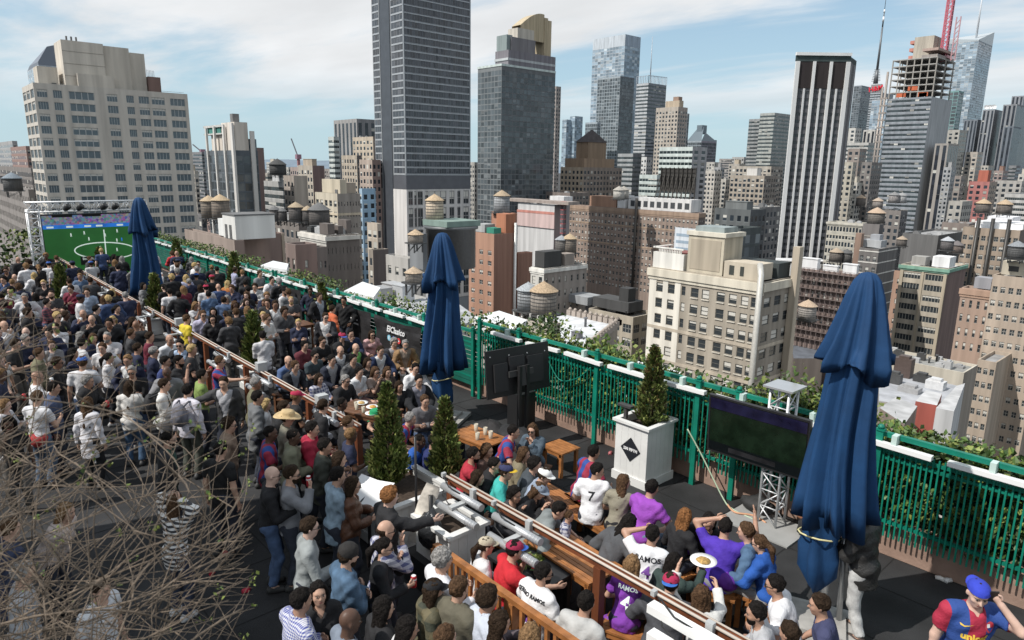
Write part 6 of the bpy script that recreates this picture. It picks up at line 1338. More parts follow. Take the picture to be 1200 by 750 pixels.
 for s_, sg in (('l', -1), ('r', 1)):
  el, wr = J[s_+'e'], J[s_+'w']; d = nrm(wr-el)
  md = g_('hand', {}).get(s_, 0)
  pn = nrm(np.cross(d, up if abs(d @ up) < .9 else fw))*sg        # thumb side reference
  tn = np.cross(d, pn);
  ar = g_('arms', ('down', 'down'))[0 if sg < 0 else 1]
  curl = {'reach': .35, 'wave': .15, 'clap': .2, 'up': .25, 'brow': .3, 'side': .4}.get(ar if isinstance(ar, str) else '', .75)
  thumb = nrm(tn*(-1 if tn @ (fw+up*.8) < 0 else 1)); palm = nrm(np.cross(d, thumb))*(1 if np.cross(d, thumb) @ (rt*-sg) > 0 else -1)
  pc = wr+d*.045
  G.cone(wr, wr+d*.075, .027, .036, .02, flat=(palm, 1.6)); hands[s_] = (wr+d*.1+palm*.028, d, thumb, palm)
  for i, (o, ln) in enumerate(((.027, .068), (.009, .078), (-.009, .073), (-.026, .056))):
   b0 = wr+d*.088+thumb*o; pts = [b0-d*.02, b0]; dd = d.copy(); p = b0
   for j in range(3):
    a = curl*(.55+.25*j)+.06*i*curl; dd = nrm(dd*math.cos(a)+palm*math.sin(a)); p = p+dd*ln*(.45, .32, .25)[j]; pts.append(p)
   E_.tube(pts, [.0095, .0095, .0088, .008, .006], 6)
  t0 = wr+d*.03+thumb*.026; E_.tube([t0-thumb*.012, t0+thumb*.022+d*.018, t0+thumb*.03+d*.048+palm*.012, t0+thumb*.024+d*.068+palm*.026], [.012, .0115, .0095, .007], 6)
 V, Q = G.mesh()
 M3 = Matrix([[float(Rh[i][j]) for j in range(3)] for i in range(3)])
 HV = lambda a, b, c: tuple(Hc+hx*a+hf*b+hu*c)
 for s_ in (-1, 1):
  E_.ball(HV(.031*s_, .0795, .004), (.012, .0085, .0075), 8, 6, 1, M3); E_.ball(HV(.031*s_, .0865, .004), (.0062, .004, .0066), 6, 4, 2, M3)
  E_.tube([HV(.013*s_, .0935, .021), HV(.03*s_, .095, .0255), HV(.049*s_, .083, .019)], [.0035, .0045, .002], 5, 2)
 E_.ball(HV(0, .0855, -.055), (.023, .008, .0055), 8, 5, 3, M3); E_.ball(HV(0, .084, -.063), (.019, .009, .006), 8, 5, 3, M3)
 parts = [('person', np_mesh('person', V, Q, [SKINM, EYEW, DARKM, LIP], E_), 'skin')]
 top = g_('top', 'tee')
 def neck_cut(G, r, dz=0., v=0):
  G2 = Grid(lo, hi, h); G2.cone(N-up*(.03-dz)+fw*.02, N+up*.3+fw*.05, r, r+.05, 0)
  if v: G2.cone(N+fw*.09-up*v, N+up*.2+fw*.13, .01, .11, 0)
  G.F = np.maximum(G.F, -G2.F)
 hemz = g_('hem', .13 if not sit else .085)
 def garment(name, sleeve, off, hem, neck, v=0, open_=0, fold=.0035, slot='top'):
  G = Grid(lo, hi, h); torso(G, off)
  for s_ in 'lr':
   if sleeve == 'short': arm(G, s_, off+.004, 'u', .66)
   elif sleeve == 'long': arm(G, s_, off+.006, 'u'); arm(G, s_, off+.004, 'f', .97)
   elif sleeve == 'roll': arm(G, s_, off+.006, 'u'); arm(G, s_, off+.008, 'f', .35)
   else: arm(G, s_, off, 'u', .12)
  if hem > .1: G.cone(P-up*.02, P-up*(hem+.1), .155*bw+off, .15*bw+off, .05, flat=(fw, 1.35))
  if neck == 'collar' or neck == 'hood':
   G.cone(N-up*.01, N+up*.035+fw*.01, .066+off*.4, .07+off*.4, .02)
   if neck == 'hood': G.ell(N-fw*.075+up*.0, Rt.T, (.1, .06, .085), .03)
  G.folds(fold, ph)
  G.half(P-up*hem, -up); neck_cut(G, .058 if neck != 'wide' else .085, .02 if neck in ('collar', 'hood') else 0, v)
  if open_:
   x, y, z = G.co((slice(None),)*3); x, y, z = x-P[0], y-P[1], z-P[2]
   lx = np.abs(x*rt[0]+y*rt[1]+z*rt[2]); ly = x*fw[0]+y*fw[1]+z*fw[2]; lz = x*up[0]+y*up[1]+z*up[2]
   w_ = open_*(.035+.11*np.clip((lz-.12)/.36, 0, 1)+.03*np.clip((.1-lz)/.2, 0, 1)); G.F = np.maximum(G.F, np.minimum(w_-lx, ly-.0))
  V, Q = G.mesh(); parts.append((name, np_mesh(name, V, Q, [CLOTH]), slot))
 inner = g_('inner', None)
 if top == 'tee': garment('tee_shirt', 'short', .016, hemz+.02, 'crew', fold=.004)
 elif top == 'jersey': garment('jersey', 'short', .02, hemz+.04, 'crew', v=.03, fold=.005)
 elif top == 'shirt': garment('shirt', 'long', .016, hemz+.03, 'collar', v=.05, fold=.005)
 elif top == 'rolled': garment('shirt', 'roll', .016, hemz+.03, 'collar', v=.05, fold=.005)
 elif top == 'sweater': garment('sweater', 'long', .02, hemz, 'crew', fold=.004)
 elif top == 'blouse': garment('blouse', 'long', .024, hemz+.05, 'wide', fold=.007)
 elif top == 'tank': garment('top', 'none', .012, hemz, 'wide')
 elif top in ('jacket', 'hoodie', 'suit', 'coat'):
  if inner is not None: garment('shirt', 'long', .012, hemz+.02, 'collar', v=.04, slot='inner')
  garment({'jacket': 'jacket', 'hoodie': 'hooded_sweatshirt', 'suit': 'suit_jacket', 'coat': 'coat'}[top], 'long', .028, hemz+(.04 if top != 'coat' else .2), 'hood' if top == 'hoodie' else 'collar', v=.06, open_=g_('open', 1. if inner is not None else 0), fold=.006)
 G = Grid(lo, hi, h); off = .014
 G.ell(P-up*.0-fw*.01, Rt.T, (.17*bw+off, .122*bw+off, .12+off), .05)
 for s_ in 'lr':
  hp_, kn, ft = J[s_+'h'], J[s_+'k'], J[s_+'f']
  G.cone(hp_, kn, .088*bw**.6+off, .06+off, .05)
  if g_('shorts'): continue
  e = nrm(ft-kn); en = ft-e*.03; G.cone(kn, en, .058+off, .05+off*.9, .03, cut=.0)
 G.folds(.0028, ph+1, 22.); G.half(P+up*.075, up); V, Q = G.mesh(); parts.append(('trousers', np_mesh('trousers', V, Q, [CLOTH]), 'bot'))
 G = Grid(lo, hi, h*.85)
 for s_ in 'lr':
  f = J[s_+'f']; G.cone(f+np.array([0, -.035, -.04]), f+np.array([0, .13, -.05]), .05, .044, .02); G.cone(f+np.array([0, -.01, 0]), f+np.array([0, .05, -.035]), .044, .04, .02)
 G.half(np.array([0, 0, .002]), np.array([0, 0, -1.])); V, Q = G.mesh(); parts.append(('shoes', np_mesh('shoes', V, Q, [SHOEM]), 'shoe'))
 hs = g_('hair', 'short'); lo2, hi2 = Hc-.45, Hc+.24; hh = min(h, .0135)
 if hs not in ('bald', 'none'):
  if hs in ('long', 'pony', 'bob'): lo2 = np.minimum(Hc-.2, N-up*.28-.14);
  G = Grid(lo2 if hs in ('long', 'pony') else Hc-.26, hi2, hh); t = {'buzz': .004, 'short': .012, 'crop': .012, 'curly': .026, 'afro': .04, 'long': .014, 'pony': .008, 'bun': .009, 'bob': .018, 'quiff': .014, 'fringe': .006}.get(hs, .011)
  G.ell(Hc+hu*.03-hf*.012, Ah, (.075+t, .093+t, .094+t), 0)
  G.F = G.F+(.0045*np.sin(47*G.ax[0]+ph)[:, None, None]*np.sin(43*G.ax[1]+ph)[None, :, None]*np.sin(39*G.ax[2])[None, None, :]).astype(np.float32)
  if hs == 'quiff': G.ell(Hc+hu*.105+hf*.04, Ah, (.06, .055, .035), .03)
  if hs == 'curly': G.F = G.F+(.009*np.sin(80*G.ax[0])[:, None, None]*np.sin(80*G.ax[1])[None, :, None]*np.sin(75*G.ax[2])[None, None, :]).astype(np.float32)
  x_, y_, z_ = G.co((slice(None),)*3); G.F = G.F+(.006*np.sin(61*x_+3*ph)*np.sin(57*z_+ph)+.005*np.sin(90*y_+ph)*np.sin(83*x_)).astype(np.float32)
  if hs == 'fringe':      # ring of hair left round a bald crown
   G.half(Hc+hu*.035, hu)
  G.half(Hc+hf*(.06 if hs != 'buzz' else .05)+hu*.075, nrm(hf*1-hu*.62))
  G.half(Hc-hu*(.06 if not fem else .075)-hf*.06, nrm(-hu+hf*.2))
  if hs in ('long', 'bob'):
   L_ = .33 if hs == 'long' else .14
   for s_ in (-1, 0, 1):
    a = Hc-hf*(.055 if s_ == 0 else .02)+hx*.062*s_+hu*.0
    b_ = N-up*(L_-.1)-fw*(.11 if s_ == 0 else .075)+rt*.075*s_; G.cone(a, b_, .052, .03, .045, flat=(fw, 1.15))
   G.F = G.F+(.0035*np.sin(150*(G.ax[0][:, None, None]*hx[0]+G.ax[1][None, :, None]*hx[1])+9*np.sin(9*G.ax[2])[None, None, :])).astype(np.float32)
  if hs == 'pony':
   a = Hc-hf*.1+hu*.04; m_ = a-hf*.06-hu*.1; G.cone(a, m_, .03, .042, .02); G.cone(m_, m_-hu*.19+hf*.01, .042, .016, .03)
  if hs == 'bun': G.ell(Hc-hf*.1+hu*.06, Ah, (.04, .04, .04), .01)
  V, Q = G.mesh(); parts.append(('hair', np_mesh('hair', V, Q, [HAIRM]), 'hair'))
 if g_('beard'):
  G = Grid(Hc-.2, Hc+.12, hh); t = .007
  G.ell(Hc-hu*.045+hf*.03, Ah, (.056+t, .06+t, .066+t), .0); G.ell(Hc-hu*.095+hf*.055, Ah, (.032+t, .03+t, .024+t), .03)
  G.half(Hc-hu*.03+hf*.05, nrm(hu+hf*.35)); G.half(Hc-hf*.015, -hf); V, Q = G.mesh(); parts.append(('beard', np_mesh('beard', V, Q, [HAIRM]), 'hair'))
 hd = MB(); hat = g_('hat')
 if hat in ('cap', 'cap_back'):
  sgn = 1 if hat == 'cap' else -1; i0 = len(hd.v); n_ = 20; Kr = 7
  for k in range(Kr):
   a = math.pi/2*k/(Kr-1)
   for j in range(n_):
    q = 2*math.pi*j/n_; hd.v.append(HV(.092*math.cos(a)*math.cos(q), -.008+.112*math.cos(a)*math.sin(q), .052+.078*math.sin(a)))
  for k in range(Kr-1):
   for j in range(n_): hd.face((i0+k*n_+j, i0+k*n_+(j+1) % n_, i0+(k+1)*n_+(j+1) % n_, i0+(k+1)*n_+j), 0, True)
  parts.append(('cap', hd.mesh('cap', [CLOTH]), 'hat'))
  bm = MB(); nb = 10
  for r_, dz in ((.0, 0), (.04, .002), (.075, -.006)):
   for j in range(nb+1):
    q = math.pi*(.12+.76*j/nb); x = .09*math.cos(q); y = (.1*math.sin(q)+r_*math.sin(q)**.7)*sgn
    bm.v.append(HV(x, -.008+y, .053+dz-abs(x)*.12));
  for k in range(2):
   for j in range(nb): bm.face((k*(nb+1)+j, k*(nb+1)+j+1, (k+1)*(nb+1)+j+1, (k+1)*(nb+1)+j), 0, True)
  parts.append(('cap_brim', bm.mesh('cap_brim', [CLOTH]), 'brim'))
 elif hat in ('straw', 'beanie'):
  prof = [(.1, .045), (.102, .09), (.09, .13), (.05, .142), (.0, .144)] if hat == 'straw' else [(.095, .03), (.1, .06), (.092, .11), (.055, .145), (0, .15)]
  n_ = 20; i0 = 0
  if hat == 'straw': prof = [(.2, .035), (.19, .05), (.15, .048)]+prof
  for r_, z in prof:
   for j in range(n_): q = 2*math.pi*j/n_; hd.v.append(HV(r_*math.cos(q), -.005+r_*1.1*math.sin(q), z+.02*math.cos(2*q)*(r_ > .13)))
  for k in range(len(prof)-1):
   for j in range(n_): hd.face((k*n_+j, k*n_+(j+1) % n_, (k+1)*n_+(j+1) % n_, (k+1)*n_+j), 0, True)
  parts.append(('straw_hat' if hat == 'straw' else 'beanie', hd.mesh('hat', [CLOTH]), 'hat'))
 if g_('shades') or g_('glasses'):
  sg = MB()
  for s_ in (-1, 1):
   if g_('shades'): sg.ball(HV(.032*s_, .096, .003), (.026, .008, .02), 10, 6, 0, M3)
   else: sg.tube([HV(.032*s_+.022*math.cos(q), .098-.004*abs(math.cos(q)), .003+.017*math.sin(q)) for q in [k*math.pi/6 for k in range(13)]], .0022, 5)
   sg.tube([HV(.056*s_, .088, .008), HV(.079*s_, .02, .008), HV(.081*s_, -.015, .002)], .0032, 5)
  sg.tube([HV(-.01, .103, .006), HV(.01, .103, .006)], .003, 5); parts.append(('sunglasses' if g_('shades') else 'glasses', sg.mesh('glasses', [SGM]), 'sg'))
 return parts, Hc, hands, dict(N=N, P=P, rt=rt, fw=fw, up=up, Rt=Rt, J=J)
def az(a):
 """heading for a facing angle: 0 = same way as the camera, 90 = to the right of the picture"""
 d = FH*math.cos(R(a))+RH*math.sin(R(a)); return math.atan2(d[1], d[0])-math.pi/2
PEOPLE = []
def dress(parts, cols, mats_, loc, rz, sc, label, group=None):
 root = None
 for nm, me, slot in parts:
  o = link(nm, me, root, cols.get(slot, (.1, .1, .1)))
  m = mats_.get(slot)
  if m is not None: o.material_slots[0].link = 'OBJECT'; o.material_slots[0].material = m
  if root is None:
   root = o; o.location = loc; o.rotation_euler = (0, 0, rz); o.scale = (sc,)*3; tag(o, label, 'person', group)
 PEOPLE.append(root); return root
def person(px, py, a, label, top='tee', c=(.3, .3, .3), bot=(.03, .035, .05), hair='short', hc='dark', skin='l', sc=1., m=None, mb=None, shoe=(.04, .04, .04), cin=(.6, .6, .6), hatc=(.1, .1, .1), brimc=None, hz=None, h=.0165, group=None, **k):
 sp = dict(top=top, hair=hair, **k);
 if k.get('fem'): sc *= .94
 parts, Hc, hands, info = make_person(sp, h)
 z0 = k.get('z0', 0.); rz = az(a); q = onz(px, py, Hc[2]*sc+z0)
 cs, sn = math.cos(rz), math.sin(rz); off = np.array([Hc[0]*cs-Hc[1]*sn, Hc[0]*sn+Hc[1]*cs])*sc
 loc = (q[0]-off[0], q[1]-off[1], z0)
 o = dress(parts, dict(skin=SK[skin] if isinstance(skin, str) else skin, top=c, inner=cin, bot=bot, shoe=shoe, hair=HC[hc] if isinstance(hc, str) else hc, hat=hatc, brim=brimc or hatc), dict(top=m, bot=mb), loc, rz, sc, label, group)
 W = lambda p: tuple(np.array(loc)+rotz(rz) @ np.asarray(p)*sc)
 return dict(o=o, hands=hands, W=W, info=info, loc=loc, rz=rz, sc=sc, sit=k.get('sit', False), seat=k.get('seat', .45), parts={x[0]: x[1] for x in parts}, root=o)
def child(pr, nm):
 for c in pr['o'].children:
  if c.name.split('.')[0] == nm: return c
def decal(pr, garment, txt, size, u, v, m, back=True, bold=.0, dz=.0):
 """printed lettering wrapped onto a garment: u across, v up from the pelvis along the spine"""
 g = child(pr, garment); me = text_mesh(txt, size, 0, bold) if isinstance(txt, str) else txt; i = pr['info']
 bm = bmesh.new(); bm.from_mesh(me); bmesh.ops.triangulate(bm, faces=bm.faces[:]); bmesh.ops.subdivide_edges(bm, edges=[e for e in bm.edges if e.calc_length() > size*.35], cuts=1); bm.to_mesh(me); bm.free()
 gm = g.data; bvh = BVHTree.FromPolygons([v_.co for v_ in gm.vertices], [p.vertices for p in gm.polygons])
 s_ = -1 if back else 1
 for vx in me.vertices:
  p = i['P']+i['up']*(v+vx.co.y)+i['rt']*(-s_)*(u*-s_*-1 if False else (u+vx.co.x)) + i['fw']*s_*.6
  if back: p = i['P']+i['up']*(v+vx.co.y)+i['rt']*(u+vx.co.x)-i['fw']*.6
  else: p = i['P']+i['up']*(v+vx.co.y)-i['rt']*(u+vx.co.x)+i['fw']*.6
  hit = bvh.ray_cast(Vector(p), Vector(i['fw']*(-s_)))
  vx.co = (hit[0]+hit[1]*.004) if hit[0] is not None else Vector(p+i['fw']*(-s_)*.48)
 for mm_ in list(me.materials): pass
 me.materials.clear(); me.materials.append(m)
 return link('lettering', me, g)
stain = mat('stained_wood', (.16, .052, .022), rough=.55, noise=.35, nscale=5, streak=1, bump=.2, bscale=30)
honey = mat('honey_wood', (.33, .135, .045), rough=.5, noise=.35, nscale=6, bump=.2, bscale=30)
darkwood = mat('dark_wood', (.13, .06, .03), rough=.55, noise=.3, nscale=6)
chrome = mat('heater_steel', (.5, .51, .52), rough=.38, metal=.45, noise=.08)
greybox = mat('box_grey', (.42, .43, .43), rough=.5, noise=.06)
BY = 5.42
def barrier(x0, x1, posts, label, z=1.3):
 t = thing('barrier_frame', label, 'barrier', (x0, BY, 0)); L = x1-x0
 b = MB(); b.box(0, L, -.03, .03, z-.08, z); b.build('rail', [stain], t)
 b = MB(); b.tube([(0, -.045, z+.012), (L, -.045, z+.012)], .017, 8); b.build('conduit', [mat('conduit_pale', (.5, .44, .38), rough=.4)], t)
 b = MB(); b.tube([(0, .03, z+.014), (L, .03, z+.014)], .012, 6); b.build('conduit', [mat('conduit_pale')], t)
 for p in posts:
  b = MB(); b.box(p-x0-.05, p-x0+.05, -.05, .05, 0, z-.083); b.build('post', [stain], t)
 return t
barrier(-7.3, -1.4, [-7.24, -4.47, -1.6], 'near section of the brown wooden barrier with a pale conduit along its rail')
barrier(-22.6, -9.8, [-9.86, -11.7, -14.8, -17.4, -20, -22.5], 'middle section of the brown wooden barrier, from the left umbrella to the big conifer')
barrier(-37.3, -23.4, [-37.2, -34.5, -31.8, -29, -26.2, -23.5], 'far section of the brown wooden barrier in front of the football screen')
def heater(x, label, white=False, dy=0):
 t = thing('tube_heater', label, 'heater', (x, BY, 1.2), 0, 'tube heaters mounted along the wooden barrier')
 m = white_l if white else chrome
 for yy, x0, z in ((-.2, -.62, .06), (-.42, -.45, -.06)):
  b = MB()
  if white: b.box(x0, x0+1.15, yy-.06, yy+.06, z-.04, z+.05)
  else:
   b.tube([(x0+.1, yy, z), (x0+.95, yy, z)], .05, 14)
   for k in range(4): b.tube([(x0+.75+.05*k, yy, z), (x0+.762+.05*k, yy, z)], .054, 14)
  b.build('tube', [m], t)
 b = MB(); b.box(-.05, .03, -.46, -.04, -.005, .03); b.box(-.05, .03, -.1, -.04, .03, .16); b.build('bracket', [greybox], t)
 s = .2 if dy else .06; b = MB(); b.box(-.7, -.7+s*.8, -.1, -.1+s, .1, .1+s); b.build('control_box', [greybox], t)
 b = MB(); b.tube([(-.6, -.1, .12), (-.5, -.2, .2), (-.3, -.26, .14), (-.1, -.22, .1)], .01, 5); b.tube([(-.62, -.05, .1), (-.4, -.3, .0), (-.1, -.4, .0)], .008, 5); b.build('wiring', [cab], t)
for x, lab, wv in ((-6.65, 'silver tube heater nearest the brown post beside the white planter box', 0), (-5.55, 'silver twin tube heater hanging over the slatted table', 0), (-3.0, 'white twin strip heater on the near end of the barrier', 1), (-10.55, 'silver tube heater at the near end of the middle barrier, by the straw hat', 0), (-13.3, 'silver tube heater on the middle barrier, left of the grey suit', 0), (-15.6, 'silver tube heater on the middle barrier beside the conifer', 0), (-18.8, 'silver tube heater by the yellow tee on the middle barrier', 0), (-21.6, 'silver tube heater near the foot of the left umbrella', 0), (-26.5, 'silver tube heater on the far barrier below the left umbrella', 0), (-30.4, 'silver tube heater in the middle of the far barrier', 0), (-35, 'silver tube heater at the far end of the far barrier', 0)): heater(x, lab, wv, x in (-6.1, -10.55, -13.3, -18.8))
t = thing('balustrade', 'honey brown wooden balustrade with slim balusters at the bottom of the picture', 'balustrade', (-6.35, 4.5, 0)); L = 4.2
b = MB(); b.box(0, L, -.04, .04, .96, 1.02); b.build('top_rail', [honey], t); b = MB(); b.box(0, L, -.03, .03, .1, .16); b.build('bottom_rail', [honey], t)
b = MB()
for k in range(33):
 x = .06+k*.128; b.box(x-.022, x+.022, -.02, .02, .163, .957)
b.build('baluster_row', [honey], t)
for p in (0.02, 1.45, 2.9, 4.18): b = MB(); b.box(p-.045, p+.045, -.055, .055, 0, .955); b.build('post', [honey], t)
def bench(label, x, y, rz, L, w, h, m=honey, slats=6, group='slatted wooden benches', nm='bench', cat='bench', low=False):
 t = thing(nm, label, cat, (x, y, 0), rz, group)
 b = MB(); s = w/slats
 for k in range(slats): b.box(-L/2, L/2, -w/2+k*s+.005, -w/2+(k+1)*s-.005, h-.03, h)
 b.build('slatted_top', [m], t)
 for sx in (-1, 1):
  for sy in (-1, 1):
   b = MB(); b.box(sx*(L/2-.06)-.03, sx*(L/2-.06)+.03, sy*(w/2-.05)-.03, sy*(w/2-.05)+.03, 0, h-.033); b.build('leg', [m], t)
 b = MB(); b.box(-L/2+.04, L/2-.04, -w/2+.02, -w/2+.045, h-.1, h-.034); b.box(-L/2+.04, L/2-.04, w/2-.045, w/2-.02, h-.1, h-.034); b.build('apron', [m], t)
 return t
bench('honey wood slatted table beside the brown post, under the silver heaters', -5.4, 5.98, R(-4), 1.25, .62, .74, slats=9, group=None, nm='table', cat='table')
bench('small wooden table standing alone left of the blue and red jersey', *onz(657, 523, .5)[:2], R(0), .55, .5, .5, group=None, nm='side_table', cat='table')
bench('orange wood table behind the slim conifer, with glasses on it', -9.3, 7.6, R(5), 1.0, .6, .72, group=None, nm='table', cat='table')
bench('brown standing table at the fence behind the conifer with the black banners', -18.9, 8.25, R(90), 1.3, .7, 1.0, m=darkwood, group=None, nm='high_table', cat='table')
bench('round-edged food table in dark wood crowded with plates', -11.3, 6.45, R(20), 1.2, .7, .95, m=darkwood, group=None, nm='food_table', cat='table')
q = onz(622, 664, .7); t = thing('low_table', 'black low table behind the white lettered jersey', 'table', (q[0], q[1], 0)); b = MB(); b.box(-.55, .45, -.25, .3, .66, .7); b.build('table_top', [blackp], t)
for sx in (-.5, .4):
 for sy in (-.2, .25): b = MB(); b.box(sx-.03, sx+.03, sy-.03, sy+.03, 0, .657); b.build('leg', [blackp], t)
def blob_thing(name, label, cat, loc, c, r, n_=10, seed=0, group=None, m=None):
 b = MB(); b.ball((0, 0, r[2]), r, 14, 9)
 b.v = [tuple(Vector(v)*(1+.22*pnoise((v[0]*9+seed, v[1]*9, v[2]*9)))) for v in b.v]
 o = b.build(name, [m or CLOTHM], None, c, tuple(loc)); tag(o, label, cat, group); return o
CLOTHM = mat('bag_cloth', objcol=True, rough=.7, noise=.25, nscale=9, bump=.6, bscale=12)
for i, (dx, dy, c) in enumerate(((.12, -.05, (.5, .02, .04)), (.22, -.1, (.55, .02, .05)))):
 blob_thing('flower', ('left', 'right')[i]+' red flower head on the black low table', 'flower', (q[0]+dx, q[1]+dy, .72), c, (.045, .045, .035), seed=i)
b = MB(); leaves(b, [((q[0]-.05+rng.gauss(0, .1), q[1]+.03+rng.gauss(0, .07), .74+abs(rng.gauss(0, .04))), rng.choice((1, 1, 2))) for _ in range(90)], .08, 3); tag(b.build('salad', IVY), 'bunch of green leaves lying beside the red flowers on the black low table', 'greenery')
def plate(label, loc, food=(.35, .2, .07), tilt=0, r=.14):
 t = thing('plate', label, 'plate', loc); t.rotation_euler = (tilt, 0, 0)
 b = MB(); b.lathe([(.0, 0), (r*.6, 0), (r, .018), (r*1.0, .024), (r*.6, .008), (0, .008)], 20, cap=False); b.build('dish', [white_l], t)
 b = MB(); b.ball((0, 0, .02), (r*.55, r*.5, .025), 10, 6); b.v = [tuple(Vector(v)*(1+.3*pnoise((v[0]*40, v[1]*40, v[2]*40)))) for v in b.v]; b.build('food', [mat('food_%d' % (len(bpy.data.materials)), food, rough=.6, noise=.5, nscale=40)], t); return t
for i, (dx, dy, f, lab) in enumerate(((-.35, .05, (.5, .33, .12), 'white plate with toast at the far end of the food table'), (0, .1, (.55, .3, .06), 'white plate in the middle of the food table'), (.3, -.1, (.6, .2, .05), 'white plate with an orange dish nearest the big conifer on the food table'), (.35, .18, (.45, .25, .1), 'white plate at the right corner of the food table'))): plate(lab, (-11.3+dx, 6.45+dy, .953), f, r=.13)
for i, (dx, dy) in enumerate(((-.1, -.2), (-.22, -.15), (.12, -.18))):
 b = MB(); b.lathe([(.028, 0), (.034, .12), (.031, .12), (.026, .005)], 12, cap=False); b.lathe([(.027, .004), (.031, .08)], 10); tag(b.build('glass', [mat('tumbler', (.5, .45, .36), rough=.1)], None, None, (-11.3+dx, 6.45+dy, .953)), ('first', 'second', 'third')[i]+' tumbler from the left on the food table', 'glass', 'tumblers on the food table')
for i, (dx, dy) in enumerate(((-.2, .1), (.05, .12), (.25, .08), (.15, -.15))):
 b = MB(); b.lathe([(.035, 0), (.042, .14), (.04, .14), (.034, .005)], 12, cap=False); b.lathe([(.035, .004), (.039, .09)], 10); tag(b.build('glass', [mat('tumbler')], None, None, (-9.3+dx, 7.6+dy, .723)), ('left tumbler', 'second tumbler', 'right tumbler', 'nearest tumbler')[i]+' on the orange wood table behind the slim conifer', 'glass', 'tumblers on the orange wood table')
q = onz(505, 640, 0)
for lab, loc, c, r, s in (('black backpack heap at the foot of the truss stand', (-4.05, 10.0, 0), (.02, .02, .022), (.24, .2, .16), 1), ('black soft bag left behind the truss stand', (-5.05, 10.15, 0), (.025, .025, .025), (.3, .16, .14), 2), ('orange and white bag beside the truss stand', (-4.3, 10.15, .2), (.5, .22, .12), (.1, .08, .12), 3), ('heap of black jackets on the table end in front of the television back', (-9.05, 8.35, .35), (.02, .02, .021), (.55, .3, .2), 4), ('second pile of dark coats left of the television back', (-9.7, 8.2, .3), (.022, .02, .02), (.4, .28, .22), 5), ('dark bag under the orange wood table', (-8.6, 8.0, 0), (.02, .02, .02), (.25, .2, .25), 6), ('purple scarf bundle at the foot of the brown post', tuple(onz(713, 742, .2)), (.2, .05, .33), (.12, .1, .12), 7), ('purple jersey lying on the bench in the middle of the purple shirted group', tuple(onz(800, 645, .5)), (.13, .035, .3), (.22, .16, .08), 8), ('purple jersey bundle by the hand with green wristband', tuple(onz(850, 690, .5)), (.13, .03, .3), (.16, .14, .12), 9)):
 blob_thing('bag' if 'bag' in lab or 'backpack' in lab else 'garment', lab, 'bag' if 'bag' in lab or 'backpack' in lab else 'garment', loc, c, r, seed=s)
b = MB(); b.box(-.2, .2, -.16, .16, 0, .5); tag(b.build('dark_crate', [blackp], None, None, (-9.15, 8.35, 0)), 'dark crate carrying the heap of black jackets', 'crate'); b = MB(); b.box(-.25, .25, -.18, .18, 0, .42); tag(b.build('dark_crate', [blackp], None, None, (-9.75, 8.2, 0)), 'dark crate under the second pile of coats', 'crate')
q = onz(505, 655, 0)
t = thing('umbrella_pole', 'thin black pole rising in the barrier gap left of the brown post', 'pole', tuple(onz(489, 655, 0))); b = MB(); b.tube([(0, 0, 0), (0, 0, 1.9)], .018, 8); b.build('shaft', [blackp], t); b = MB(); b.lathe([(.16, 0), (.16, .03), (.03, .06)], 14); b.build('foot', [blackp], t)
pq = onz(505, 600, 1.05)
t = thing('coat_stand', 'black stand left of the brown post hung with clothes and a bin bag', 'stand', (pq[0], pq[1], 0)); b = MB(); b.tube([(0, 0, 0), (0, 0, 1.3)], .03, 8); b.build('post', [blackp], t); b = MB(); b.box(-.3, .3, -.25, .25, 0, .45); b.build('base_box', [blackp], t)
o = blob_thing('bin_bag', 'shiny black bin bag hanging left of the brown post', 'bag', (pq[0]+.12, pq[1]-.1, .6), (.03, .032, .035), (.2, .16, .26), seed=3, m=mat('bin_bag', objcol=True, rough=.25, noise=.3, nscale=6, bump=.9, bscale=14))
b = MB(); cl = []
for k in range(13):
 f = k/12; b.v += [(-.05-.3*f-.05*math.sin(f*9), -.12*f, 1.42-.95*f+.12*math.sin(f*3.1)), (.12-.26*f, .06-.12*f+.05*math.sin(f*7), 1.44-.95*f+.1*math.sin(f*3)), (.0-.28*f, -.06-.14*f, 1.5-.95*f+.12*math.sin(f*3))]
for k in range(12):
 for a, c in ((0, 2), (2, 1)): b.face((k*3+a, k*3+c, (k+1)*3+c, (k+1)*3+a), 0, True)
tag(b.build('scarf', [CLOTHM], None, (.6, .56, .5), (pq[0], pq[1], 0)), 'long cream knitted scarf draped left of the black bin bag', 'scarf')
q = onz(432, 592, .9); t = thing('menu_stand', 'open white menu board with a black spine on a stand below the big conifer', 'menu board', (q[0], q[1], 0), R(20))
for sx in (-1, 1):
 b = MB(); b.poly([(0, -.22, 1.0), (.3*sx, -.22, 1.03), (.3*sx, .22, 1.22), (0, .22, 1.19)][::sx]); b.build('page', [white_l], t)
b = MB(); b.beam((0, -.24, .985), (0, .24, 1.18), .03, .02); b.tube([(0, 0, 0), (0, 0, 1.06)], .025, 8); b.build('spine', [blackp], t)
navy, blk_, gr, wh, den, jean = (.02, .025, .05), (.015, .015, .017), (.22, .22, .23), (.66, .66, .66), (.16, .23, .32), (.06, .09, .16)
pur, dpur, red, olive, teal_ = (.2, .04, .36), (.08, .03, .3), (.5, .02, .03), (.2, .18, .12), (.05, .4, .36)
can_m = mat('can_red', (.4, .02, .03), rough=.35, metal=.2); cup_m = mat('can_top', (.7, .7, .7), rough=.3)
